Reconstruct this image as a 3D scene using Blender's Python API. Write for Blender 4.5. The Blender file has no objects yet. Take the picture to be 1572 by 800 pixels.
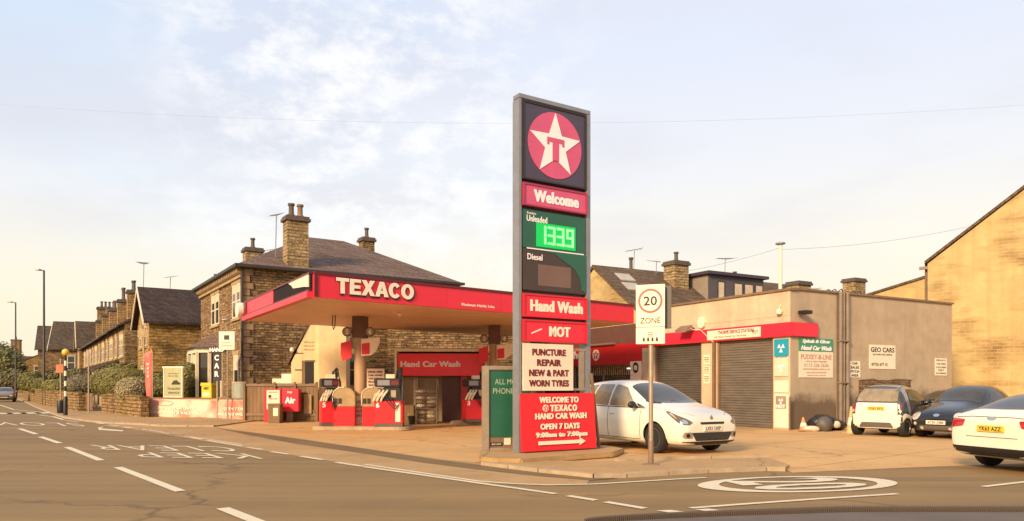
import bpy, bmesh, math, random
from mathutils import Vector, Matrix
from mathutils.bvhtree import BVHTree
random.seed(7)
R = math.radians
SC = bpy.context.scene
COL = SC.collection

# ------------------------------------------------------------------ camera, sky, sun, exposure
F_PX, HX, HY, EYE = 1135.0, 786.0, 593.0, 1.5          # focal length in photo pixels, horizon point, eye height
cam_d = bpy.data.cameras.new('camera'); cam = bpy.data.objects.new('camera', cam_d); COL.objects.link(cam)
cam.location = (0, 0, EYE); cam.rotation_euler = (R(90), 0, 0)
cam_d.sensor_width = 36; cam_d.lens = 36 * F_PX / 1572
cam_d.shift_y = (HY - 400) / 1572; cam_d.clip_end = 3000; cam_d.clip_start = .05
SC.camera = cam

SUN_EL, SUN_AZ = 24, 213
w = bpy.data.worlds.new('World'); SC.world = w; w.use_nodes = True
nt = w.node_tree; N = nt.nodes; Lk = nt.links; N.clear()
out = N.new('ShaderNodeOutputWorld'); bg = N.new('ShaderNodeBackground'); bg.inputs[1].default_value = .1
Lk.new(bg.outputs[0], out.inputs[0])
sky = N.new('ShaderNodeTexSky'); sky.sky_type = 'NISHITA'; sky.sun_disc = False
sky.sun_elevation = R(SUN_EL); sky.sun_rotation = R(SUN_AZ); sky.dust_density = 2.5
tc = N.new('ShaderNodeTexCoord'); sep = N.new('ShaderNodeSeparateXYZ'); Lk.new(tc.outputs['Generated'], sep.inputs[0])
def wramp(src, stops):
    r = N.new('ShaderNodeValToRGB'); e = r.color_ramp.elements
    e[0].position, e[0].color = stops[0][0], (*stops[0][1], 1); e[1].position, e[1].color = stops[-1][0], (*stops[-1][1], 1)
    for p, c in stops[1:-1]:
        k = e.new(p); k.color = (*c, 1)
    Lk.new(src, r.inputs[0]); return r
def wmath(op, a, b):
    m = N.new('ShaderNodeMath'); m.operation = op
    for i, v in enumerate((a, b)):
        if isinstance(v, (int, float)): m.inputs[i].default_value = v
        else: Lk.new(v, m.inputs[i])
    return m.outputs[0]
def wmix(f, a, b, blend='MIX'):
    m = N.new('ShaderNodeMix'); m.data_type = 'RGBA'; m.blend_type = blend
    for s, v in ((m.inputs[0], f), (m.inputs[6], a), (m.inputs[7], b)):
        if isinstance(v, (int, float)): s.default_value = v
        elif isinstance(v, tuple): s.default_value = v
        else: Lk.new(v, s)
    return m.outputs[2]
# thin evening overcast: cream low down, lavender white above, paler blue where it opens on the left
veil = wramp(sep.outputs['Z'], [(0, (.96, .80, .55)), (.08, (.99, .87, .65)), (.17, (.97, .90, .76)), (.27, (.86, .86, .88)), (.40, (.77, .81, .92)), (.75, (.66, .74, .90))])
blue = wramp(sep.outputs['Z'], [(0, (.95, .84, .62)), (.12, (.97, .90, .72)), (.22, (.80, .85, .92)), (.36, (.62, .76, .93)), (.8, (.45, .62, .88))])
def wnoise(scale, zs, det, rough=.55, off=0):
    mp = N.new('ShaderNodeMapping'); mp.inputs['Scale'].default_value = (1, 1, zs); mp.inputs['Location'].default_value = (off, off, 0)
    Lk.new(tc.outputs['Generated'], mp.inputs[0])
    n = N.new('ShaderNodeTexNoise'); n.inputs['Scale'].default_value = scale; n.inputs['Detail'].default_value = det; n.inputs['Roughness'].default_value = rough
    Lk.new(mp.outputs[0], n.inputs['Vector']); return n.outputs[0]
big = wramp(wnoise(2.0, 2.2, 5, .5, 3.1), [(.42, (0, 0, 0)), (.62, (1, 1, 1))])
left = wramp(sep.outputs['X'], [(.0, (1, 1, 1)), (.9, (1, 1, 1))])
xr = N.new('ShaderNodeMapRange'); Lk.new(sep.outputs['X'], xr.inputs[0]); xr.inputs[1].default_value = -.45; xr.inputs[2].default_value = .2
opening = wmath('MULTIPLY', wmath('SUBTRACT', 1.0, xr.outputs[0]), .85)
base = wmix(wmath('MAXIMUM', wmath('SUBTRACT', opening, wmath('MULTIPLY', big.outputs[0], .35)), 0.0), veil.outputs[0], blue.outputs[0])
# grey-mauve cloud banks on the right, white broken puffs centre left
bank = wramp(wnoise(2.6, 3.6, 6, .5, 1.7), [(.45, (0, 0, 0)), (.70, (1, 1, 1))])
zb = wramp(sep.outputs['Z'], [(.10, (0, 0, 0)), (.22, (1, 1, 1)), (.5, (.6, .6, .6))])
base = wmix(wmath('MULTIPLY', wmath('MULTIPLY', bank.outputs[0], zb.outputs[0]), .55), base, (.70, .67, .73, 1))
puff = wramp(wnoise(15, 1.9, 8, .62, .4), [(.44, (0, 0, 0)), (.62, (1, 1, 1))])
dp_ = N.new('ShaderNodeVectorMath'); dp_.operation = 'DOT_PRODUCT'; Lk.new(tc.outputs['Generated'], dp_.inputs[0]); dp_.inputs[1].default_value = (-.176, .927, .329)
mask = wramp(wmath('ADD', wmath('SUBTRACT', dp_.outputs['Value'], .1), wmath('MULTIPLY', wnoise(4.0, 1.5, 3, .5, 8.3), .12)), [(.905, (0, 0, 0)), (.96, (1, 1, 1))])
base = wmix(wmath('MULTIPLY', wmath('MULTIPLY', puff.outputs[0], mask.outputs[0]), .85), base, (1.0, .99, .98, 1))
ten = wmix(1.0, base, (9.4, 9.4, 9.4, 1), 'MULTIPLY')
fin = wmix(.90, sky.outputs[0], ten)
Lk.new(fin, bg.inputs[0])

sun_d = bpy.data.lights.new('sun', 'SUN'); sun_d.energy = 4.6; sun_d.angle = R(13); sun_d.color = (1, .73, .43)
sun = bpy.data.objects.new('sun', sun_d); COL.objects.link(sun)
az = R(SUN_AZ); el = R(SUN_EL)
sd = Vector((math.sin(az) * math.cos(el), math.cos(az) * math.cos(el), math.sin(el)))
sun.rotation_euler = sd.to_track_quat('Z', 'Y').to_euler(); sun.location = sd * 60
SC.view_settings.view_transform = 'Standard'; SC.view_settings.look = 'None'; SC.view_settings.gamma = 1
SC.view_settings.exposure = .28

# ------------------------------------------------------------------ reading the ground plan off the photograph
def G(px, py, z=0.0):                                   # point where the ground (height z) is seen
    D = F_PX * (EYE - z) / (py - HY); return Vector(((px - HX) / F_PX * D, D, z))
def X_(px, D): return (px - HX) / F_PX * D
def Z_(py, D): return EYE + (HY - py) / F_PX * D
def hit(px, P, d):                                      # distance along plan line P + t d seen at column px
    r = (px - HX) / F_PX; return (r * P[1] - P[0]) / (d[0] - r * d[1])

# ------------------------------------------------------------------ mesh building helpers
class MB:
    def __init__(s): s.v = []; s.f = []
    def add(s, vs, fs):
        b = len(s.v); s.v += [tuple(v) for v in vs]; s.f += [tuple(b + i for i in f) for f in fs]; return s
    def box(s, x0, x1, y0, y1, z0, z1):
        return s.add([(x0, y0, z0), (x1, y0, z0), (x1, y1, z0), (x0, y1, z0), (x0, y0, z1), (x1, y0, z1), (x1, y1, z1), (x0, y1, z1)],
                     [(0, 3, 2, 1), (4, 5, 6, 7), (0, 1, 5, 4), (1, 2, 6, 5), (2, 3, 7, 6), (3, 0, 4, 7)])
    def prism(s, poly, a0, a1, plane='xy'):              # extrude a 2D outline between a0 and a1
        n = len(poly)
        def q(p, a): return {'xy': (p[0], p[1], a), 'xz': (p[0], a, p[1]), 'yz': (a, p[0], p[1])}[plane]
        return s.add([q(p, a0) for p in poly] + [q(p, a1) for p in poly],
                     [tuple(range(n))[::-1], tuple(range(n, 2 * n))] + [(i, (i + 1) % n, n + (i + 1) % n, n + i) for i in range(n)])
    def tube(s, pts, r, n=8, r2=None, cap=True):
        pts = [Vector(p) for p in pts]; k = len(pts); b = len(s.v)
        for i, p in enumerate(pts):
            t = (pts[min(i + 1, k - 1)] - pts[max(i - 1, 0)]).normalized()
            a = t.orthogonal().normalized() if i == 0 else (pa - t * pa.dot(t)).normalized()
            pa = a; c = t.cross(a); rr = r if r2 is None else r + (r2 - r) * i / (k - 1)
            for j in range(n):
                an = 2 * math.pi * j / n; s.v.append(tuple(p + (a * math.cos(an) + c * math.sin(an)) * rr))
        for i in range(k - 1):
            for j in range(n):
                s.f.append((b + i * n + j, b + i * n + (j + 1) % n, b + (i + 1) * n + (j + 1) % n, b + (i + 1) * n + j))
        if cap:
            s.f.append(tuple(b + j for j in range(n))[::-1]); s.f.append(tuple(b + (k - 1) * n + j for j in range(n)))
        return s
    def lathe(s, prof, c=(0, 0, 0), axis='z', n=20):     # prof: (radius, height)
        b = len(s.v); k = len(prof)
        for r, h in prof:
            for j in range(n):
                an = 2 * math.pi * j / n; x, y = r * math.cos(an), r * math.sin(an)
                p = {'z': (x, y, h), 'y': (x, h, y), 'x': (h, x, y)}[axis]
                s.v.append((c[0] + p[0], c[1] + p[1], c[2] + p[2]))
        for i in range(k - 1):
            for j in range(n):
                s.f.append((b + i * n + j, b + i * n + (j + 1) % n, b + (i + 1) * n + (j + 1) % n, b + (i + 1) * n + j))
        s.f.append(tuple(b + j for j in range(n))[::-1]); s.f.append(tuple(b + (k - 1) * n + j for j in range(n)))
        return s
    def poly(s, pts): return s.add(pts, [tuple(range(len(pts)))])
def disc(cx, cz, rx, rz, n=40, a0=0): return [(cx + rx * math.cos(a0 + 2 * math.pi * i / n), cz + rz * math.sin(a0 + 2 * math.pi * i / n)) for i in range(n)]

def obj(name, mb, mat, parent=None, smooth=False, bevel=0, loc=None, rz=None):
    me = bpy.data.meshes.new(name); me.from_pydata(mb.v, [], mb.f); me.validate()
    bm = bmesh.new(); bm.from_mesh(me); bmesh.ops.recalc_face_normals(bm, faces=bm.faces)
    if bevel: bmesh.ops.bevel(bm, geom=[e for e in bm.edges if len(e.link_faces) == 2 and e.calc_face_angle(0) > .6], offset=bevel, segments=2, affect='EDGES', clamp_overlap=True)
    bm.to_mesh(me); bm.free()
    me.materials.append(mat)
    if smooth:
        for p in me.polygons: p.use_smooth = True
        if smooth == 'auto':
            try: me.set_sharp_from_angle(angle=R(38))
            except Exception: pass
    o = bpy.data.objects.new(name, me); COL.objects.link(o)
    if parent: o.parent = parent
    if loc is not None: o.location = loc
    if rz is not None: o.rotation_euler = (0, 0, rz)
    return o
def tag(o, label, cat, group=None):
    o['label'] = label; o['category'] = cat
    if group: o['group'] = group
    return o
def thing(name, label, cat, loc=(0, 0, 0), rz=0, group=None):
    o = bpy.data.objects.new(name, None); COL.objects.link(o); o.location = loc; o.rotation_euler = (0, 0, rz)
    o.empty_display_size = .2
    return tag(o, label, cat, group)
def struct(name, mb, mat, smooth=False):
    o = obj(name, mb, mat, None, smooth); o['kind'] = 'structure'; return o

_fonts = {}
def text_mesh(s, bold=0.0, ext=.01, shear=0.0, space=1.0):
    key = (s, bold, ext, shear, space)
    if key in _fonts: return _fonts[key]
    c = bpy.data.curves.new('lettering', 'FONT'); c.body = s; c.size = 1; c.offset = min(bold, .03); c.extrude = 0; c.shear = shear; c.space_character = space + bold * 2; c.resolution_u = 3; c.align_x = 'CENTER'
    o = bpy.data.objects.new('lettering', c); COL.objects.link(o); bpy.context.view_layer.update()
    me = bpy.data.meshes.new_from_object(o.evaluated_get(bpy.context.evaluated_depsgraph_get()))
    vs = [v.co.copy() for v in me.vertices]; fs = [tuple(p.vertices) for p in me.polygons]
    bpy.data.objects.remove(o); bpy.data.curves.remove(c); bpy.data.meshes.remove(me)
    _fonts[key] = (vs, fs); return vs, fs
def lettering(mb, s, cx, cz, wd, ht, y=0.0, bold=.0, shear=0, th=.006, space=1.0):
    """write s centred at (cx, cz) in the local XZ plane, front towards -Y, fitted to wd x ht (ht None keeps the shape)"""
    vs, fs = text_mesh(s, bold, 0, shear, space)
    if not vs: return mb
    x0 = min(v.x for v in vs); x1 = max(v.x for v in vs); y0 = min(v.y for v in vs); y1 = max(v.y for v in vs)
    if wd is None: sz = ht / (y1 - y0); sx = sz
    else:
        sx = wd / (x1 - x0); sz = sx if ht is None else ht / (y1 - y0)
    f = [(cx + (v.x - (x0 + x1) / 2) * sx, y - th, cz + (v.y - (y0 + y1) / 2) * sz) for v in vs]
    bk = [(p[0], y, p[2]) for p in f]; n = len(f); cnt = {}
    for t in fs:
        for i in range(len(t)):
            e = (t[i], t[(i + 1) % len(t)]); cnt[e] = cnt.get(e, 0) + 1
    sides = [(a, b, n + b, n + a) for (a, b) in cnt if (b, a) not in cnt]
    mb.add(f + bk, [tuple(t) for t in fs] + sides)
    if bold >= .03:                                      # heavy face: strokes widened sideways
        for k, dx in enumerate((-.022, .022, -.036, .036)[:2 if bold < .035 else 4]):
            e_ = .0006 * (k + 1); g_ = [(p[0] + dx * sx, p[1] - e_, p[2]) for p in f]; h_ = [(p[0] + dx * sx, p[1] - e_ * .5, p[2]) for p in bk]
            mb.add(g_ + h_, [tuple(t) for t in fs] + sides)
    return mb
def words(name, rows, mat, parent, loc=(0, 0, 0), rz=0):
    """rows of lettering as one mesh; every row = (text, cx, cz, width, height, kwargs)"""
    o = None
    for r in rows:                                       # every row of words is a piece of its own
        kw = r[5] if len(r) > 5 else {}
        o = obj(name, lettering(MB(), *r[:5], **kw), mat, parent, loc=loc, rz=rz)
    return o

def arc_letter(mb, x, w_, h, a0, a1, place, y0, y1, n=26):
    cx = x + w_ / 2; P = []
    for i in range(n + 1):
        a = R(a0 + (a1 - a0) * i / n); P.append((place(cx + w_ / 2 * math.cos(a), .5 + .52 * math.sin(a)), place(cx + (w_ / 2 - .27) * math.cos(a), .5 + .29 * math.sin(a))))
    for i in range(n): mb.prism([P[i][0], P[i + 1][0], P[i + 1][1], P[i][1]], y0, y1, 'xz')
def heavy_name(mb, cx, cz, wd, ht, y0, y1):
    tot = .85 + .75 + .95 + .95 + .88 + .95 + .07 * 5; k = wd / tot; x = 0
    def pl(a, b): return (cx - wd / 2 + a * k, cz + (b - .5) * ht)
    def pr(x, pts): mb.prism([pl(x + a, b) for a, b in pts], y0, y1, 'xz')
    pr(x, [(0, 1), (0, .78), (.29, .78), (.29, 0), (.56, 0), (.56, .78), (.85, .78), (.85, 1)]); x += .92
    pr(x, [(0, 0), (.75, 0), (.75, .22), (.28, .22), (.28, .40), (.70, .40), (.70, .61), (.28, .61), (.28, .79), (.75, .79), (.75, 1), (0, 1)]); x += .80
    pr(x, [(0, 0), (.31, 0), (.475, .29), (.64, 0), (.95, 0), (.64, .51), (.93, 1), (.62, 1), (.475, .74), (.33, 1), (.02, 1), (.31, .51)]); x += .98
    pr(x, [(0, 0), (.29, 0), (.475, .68), (.475, 1), (.33, 1)]); pr(x, [(.95, 0), (.62, 1), (.476, 1), (.476, .68), (.66, 0)]); pr(x, [(.346, .2), (.604, .2), (.55, .4), (.40, .4)]); x += .98
    arc_letter(mb, x, .88, 1, 38, 322, pl, y0, y1); x += .93
    arc_letter(mb, x, .95, 1, 0, 360, pl, y0, y1, 36)
    return mb
# ------------------------------------------------------------------ materials
def _new(name):
    m = bpy.data.materials.new(name); m.use_nodes = True; t = m.node_tree; b = t.nodes['Principled BSDF']; return m, t, b
def pm(name, col, rough=.6, var=.12, scale=2.5, bump=0.0, metal=0.0, streak=0.0, spec=.5, bscale=None, coat=0.0):
    m, t, b = _new(name); n = t.nodes; l = t.links
    b.inputs['Roughness'].default_value = rough; b.inputs['Metallic'].default_value = metal; b.inputs['Specular IOR Level'].default_value = spec
    b.inputs['Coat Weight'].default_value = coat; b.inputs['Coat Roughness'].default_value = .05
    c = n.new('ShaderNodeTexCoord'); no = n.new('ShaderNodeTexNoise'); no.inputs['Scale'].default_value = scale; no.inputs['Detail'].default_value = 6; no.inputs['Roughness'].default_value = .65
    if streak:
        mp = n.new('ShaderNodeMapping'); mp.inputs['Scale'].default_value = (1, 1, streak); l.new(c.outputs['Object'], mp.inputs[0]); l.new(mp.outputs[0], no.inputs['Vector'])
    else: l.new(c.outputs['Object'], no.inputs['Vector'])
    r = n.new('ShaderNodeValToRGB'); r.color_ramp.elements[0].position = .3; r.color_ramp.elements[1].position = .7
    r.color_ramp.elements[0].color = (*[max(0, x * (1 - var)) for x in col], 1); r.color_ramp.elements[1].color = (*[min(1, x * (1 + var)) for x in col], 1)
    l.new(no.outputs[0], r.inputs[0]); l.new(r.outputs[0], b.inputs['Base Color'])
    if bump:
        n2 = n.new('ShaderNodeTexNoise'); n2.inputs['Scale'].default_value = bscale or scale * 8; n2.inputs['Detail'].default_value = 5; l.new(c.outputs['Object'], n2.inputs['Vector'])
        bp = n.new('ShaderNodeBump'); bp.inputs['Strength'].default_value = bump; bp.inputs['Distance'].default_value = .02; l.new(n2.outputs[0], bp.inputs['Height']); l.new(bp.outputs[0], b.inputs['Normal'])
    return m
def emis(name, col, st):
    m, t, b = _new(name); b.inputs['Base Color'].default_value = (*col, 1); b.inputs['Emission Color'].default_value = (*col, 1); b.inputs['Emission Strength'].default_value = st; return m
def stone(name, c1, c2, mortar, bw=.42, rh=.155, msize=.016, stain=.5, staincol=(.05, .035, .02), bump=.8, sscale=.6, streaks=.85):
    m, t, b = _new(name); n = t.nodes; l = t.links
    c = n.new('ShaderNodeTexCoord'); s = n.new('ShaderNodeSeparateXYZ'); l.new(c.outputs['Object'], s.inputs[0])
    a = n.new('ShaderNodeMath'); a.operation = 'ADD'; l.new(s.outputs[0], a.inputs[0]); l.new(s.outputs[1], a.inputs[1])
    # wobble so the courses are not ruled
    wn = n.new('ShaderNodeTexNoise'); wn.inputs['Scale'].default_value = 3.0; l.new(c.outputs['Object'], wn.inputs['Vector'])
    wm = n.new('ShaderNodeMath'); wm.operation = 'MULTIPLY_ADD'; wm.inputs[1].default_value = .05; l.new(wn.outputs[0], wm.inputs[0]); l.new(s.outputs[2], wm.inputs[2])
    cb = n.new('ShaderNodeCombineXYZ'); l.new(a.outputs[0], cb.inputs[0]); l.new(wm.outputs[0], cb.inputs[1])
    br = n.new('ShaderNodeTexBrick'); l.new(cb.outputs[0], br.inputs['Vector']); br.inputs['Scale'].default_value = 1
    br.inputs['Brick Width'].default_value = bw; br.inputs['Row Height'].default_value = rh; br.inputs['Mortar Size'].default_value = msize; br.inputs['Mortar Smooth'].default_value = .3; br.inputs['Bias'].default_value = 0
    br.inputs['Color1'].default_value = (*c1, 1); br.inputs['Color2'].default_value = (*c2, 1); br.inputs['Mortar'].default_value = (*mortar, 1)
    br.offset = .45; br.squash = .8; br.squash_frequency = 3
    no = n.new('ShaderNodeTexNoise'); no.inputs['Scale'].default_value = sscale; no.inputs['Detail'].default_value = 8; no.inputs['Roughness'].default_value = .7; l.new(c.outputs['Object'], no.inputs['Vector'])
    r = n.new('ShaderNodeValToRGB'); r.color_ramp.elements[0].position = .45; r.color_ramp.elements[1].position = .68; l.new(no.outputs[0], r.inputs[0])
    mu = n.new('ShaderNodeMath'); mu.operation = 'MULTIPLY'; mu.inputs[1].default_value = stain; l.new(r.outputs[0], mu.inputs[0])
    mx = n.new('ShaderNodeMix'); mx.data_type = 'RGBA'; l.new(mu.outputs[0], mx.inputs[0]); l.new(br.outputs[0], mx.inputs[6]); mx.inputs[7].default_value = (*staincol, 1)
    n3 = n.new('ShaderNodeTexNoise'); n3.inputs['Scale'].default_value = 9; n3.inputs['Detail'].default_value = 6; l.new(c.outputs['Object'], n3.inputs['Vector'])
    r3 = n.new('ShaderNodeValToRGB'); r3.color_ramp.elements[0].position = .3; r3.color_ramp.elements[0].color = (.62, .6, .58, 1); r3.color_ramp.elements[1].position = .7; r3.color_ramp.elements[1].color = (1.25, 1.22, 1.18, 1); l.new(n3.outputs[0], r3.inputs[0])
    m2 = n.new('ShaderNodeMix'); m2.data_type = 'RGBA'; m2.blend_type = 'MULTIPLY'; m2.inputs[0].default_value = 1; l.new(mx.outputs[2], m2.inputs[6]); l.new(r3.outputs[0], m2.inputs[7])
    mq = n.new('ShaderNodeMapping'); mq.inputs['Scale'].default_value = (1.6, 1.6, 1); cb2 = n.new('ShaderNodeCombineXYZ'); l.new(a.outputs[0], cb2.inputs[0]); l.new(s.outputs[2], cb2.inputs[1]); mq.inputs['Scale'].default_value = (1.5, 9, 1); l.new(cb2.outputs[0], mq.inputs[0])
    n4 = n.new('ShaderNodeTexNoise'); n4.inputs['Scale'].default_value = 1.0; n4.inputs['Detail'].default_value = 4; n4.inputs['Roughness'].default_value = .6; l.new(mq.outputs[0], n4.inputs['Vector'])
    r4 = n.new('ShaderNodeValToRGB'); r4.color_ramp.elements[0].position = .36; r4.color_ramp.elements[0].color = (.42, .38, .34, 1); r4.color_ramp.elements[1].position = .56; r4.color_ramp.elements[1].color = (1.1, 1.08, 1.05, 1); l.new(n4.outputs[0], r4.inputs[0])
    m5 = n.new('ShaderNodeMix'); m5.data_type = 'RGBA'; m5.blend_type = 'MULTIPLY'; m5.inputs[0].default_value = streaks; l.new(m2.outputs[2], m5.inputs[6]); l.new(r4.outputs[0], m5.inputs[7]); m2 = m5
    l.new(m2.outputs[2], b.inputs['Base Color']); b.inputs['Roughness'].default_value = .9; b.inputs['Specular IOR Level'].default_value = .2
    sb = n.new('ShaderNodeMath'); sb.operation = 'SUBTRACT'; l.new(n3.outputs[0], sb.inputs[0]); l.new(br.outputs['Fac'], sb.inputs[1])
    bp = n.new('ShaderNodeBump'); bp.inputs['Strength'].default_value = bump; bp.inputs['Distance'].default_value = .03; l.new(sb.outputs[0], bp.inputs['Height']); l.new(bp.outputs[0], b.inputs['Normal'])
    return m
def ground_mat(name, col, var, fine, coarse, rough=.85, stains=None, joints=None, tracks=False, bump=.3, cracks=False):
    m, t, b = _new(name); n = t.nodes; l = t.links
    c = n.new('ShaderNodeTexCoord')
    def noise(sc, det=6, ro=.6, mp=None):
        x = n.new('ShaderNodeTexNoise'); x.inputs['Scale'].default_value = sc; x.inputs['Detail'].default_value = det; x.inputs['Roughness'].default_value = ro
        if mp:
            q = n.new('ShaderNodeMapping'); q.inputs['Rotation'].default_value = (0, 0, mp[0]); q.inputs['Scale'].default_value = (mp[1], mp[2], 1); l.new(c.outputs['Object'], q.inputs[0]); l.new(q.outputs[0], x.inputs['Vector'])
        else: l.new(c.outputs['Object'], x.inputs['Vector'])
        return x.outputs[0]
    def ramp(src, p0, c0, p1, c1):
        r = n.new('ShaderNodeValToRGB'); r.color_ramp.elements[0].position = p0; r.color_ramp.elements[0].color = (*c0, 1); r.color_ramp.elements[1].position = p1; r.color_ramp.elements[1].color = (*c1, 1); l.new(src, r.inputs[0]); return r.outputs[0]
    def mixc(f, a, bb, mode='MIX'):
        x = n.new('ShaderNodeMix'); x.data_type = 'RGBA'; x.blend_type = mode
        for s_, v in ((x.inputs[0], f), (x.inputs[6], a), (x.inputs[7], bb)):
            if isinstance(v, float): s_.default_value = v
            elif isinstance(v, tuple): s_.default_value = (*v, 1)
            else: l.new(v, s_)
        return x.outputs[2]
    lo = tuple(x * (1 - var) for x in col); hi = tuple(x * (1 + var) for x in col)
    k = ramp(noise(coarse, 7, .65), .32, lo, .68, hi)
    f = ramp(noise(fine, 3, .8), .25, (.72,) * 3, .75, (1.28,) * 3)
    k = mixc(1.0, k, f, 'MULTIPLY')
    if tracks:
        k = mixc(ramp(noise(.9, 3, .5, (R(-51), .06, 1.3)), .45, (0,) * 3, .7, (.55,) * 3), k, tuple(x * 1.35 for x in col))
        k = mixc(ramp(noise(.7, 4, .5, (R(-51), .09, 2.1)), .5, (0,) * 3, .75, (.6,) * 3), k, tuple(x * .6 for x in col))
    if stains:
        k = mixc(ramp(noise(.55, 8, .7), .52, (0,) * 3, .74, (.75,) * 3), k, stains)
        k = mixc(ramp(noise(2.7, 5, .6), .62, (0,) * 3, .72, (.6,) * 3), k, tuple(x * .55 for x in col))
    if cracks:
        vz = n.new('ShaderNodeTexVoronoi'); vz.feature = 'DISTANCE_TO_EDGE'; vz.inputs['Scale'].default_value = .33
        nn_ = n.new('ShaderNodeTexNoise'); nn_.inputs['Scale'].default_value = 1.4; nn_.inputs['Detail'].default_value = 8; l.new(c.outputs['Object'], nn_.inputs['Vector'])
        mv = n.new('ShaderNodeMix'); mv.data_type = 'RGBA'; mv.inputs[0].default_value = .5; l.new(c.outputs['Object'], mv.inputs[6]); l.new(nn_.outputs[1], mv.inputs[7]); l.new(mv.outputs[2], vz.inputs['Vector'])
        cm_ = n.new('ShaderNodeMath'); cm_.operation = 'MULTIPLY'; cr_ = ramp(vz.outputs['Distance'], .0, (1,) * 3, .012, (0,) * 3); l.new(cr_, cm_.inputs[0]); l.new(ramp(noise(.25, 3), .45, (0,) * 3, .6, (.7,) * 3), cm_.inputs[1])
        k = mixc(cm_.outputs[0], k, tuple(x * .35 for x in col))
        k = mixc(ramp(noise(130, 2, .9), .62, (0,) * 3, .72, (.5,) * 3), k, tuple(min(1, x * 2.0) for x in col))
        k = mixc(ramp(noise(16, 6, .8), .56, (0,) * 3, .8, (.5,) * 3), k, tuple(x * .6 for x in col))
    if joints:
        br = n.new('ShaderNodeTexBrick'); q = n.new('ShaderNodeMapping'); q.inputs['Rotation'].default_value = (0, 0, R(joints[0])); l.new(c.outputs['Object'], q.inputs[0]); l.new(q.outputs[0], br.inputs['Vector'])
        br.inputs['Scale'].default_value = 1; br.inputs['Brick Width'].default_value = joints[1]; br.inputs['Row Height'].default_value = joints[2]; br.inputs['Mortar Size'].default_value = joints[3]; br.offset = 0
        br.inputs['Color1'].default_value = (1, 1, 1, 1); br.inputs['Color2'].default_value = (.9, .9, .9, 1); br.inputs['Mortar'].default_value = (.45, .42, .4, 1)
        k = mixc(1.0, k, br.outputs[0], 'MULTIPLY')
    l.new(k, b.inputs['Base Color']); b.inputs['Roughness'].default_value = rough; b.inputs['Specular IOR Level'].default_value = .3
    bp = n.new('ShaderNodeBump'); bp.inputs['Strength'].default_value = bump; bp.inputs['Distance'].default_value = .01; l.new(noise(fine * .7, 4, .7), bp.inputs['Height']); l.new(bp.outputs[0], b.inputs['Normal'])
    return m
def paint_worn(name, col, under, amount=.55):
    m, t, b = _new(name); n = t.nodes; l = t.links
    c = n.new('ShaderNodeTexCoord'); x = n.new('ShaderNodeTexNoise'); x.inputs['Scale'].default_value = 9; x.inputs['Detail'].default_value = 8; x.inputs['Roughness'].default_value = .75; l.new(c.outputs['Object'], x.inputs['Vector'])
    r = n.new('ShaderNodeValToRGB'); r.color_ramp.elements[0].position = amount; r.color_ramp.elements[0].color = (*col, 1); r.color_ramp.elements[1].position = amount + .14; r.color_ramp.elements[1].color = (*under, 1)
    l.new(x.outputs[0], r.inputs[0]); l.new(r.outputs[0], b.inputs['Base Color']); b.inputs['Roughness'].default_value = .75; return m
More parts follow.
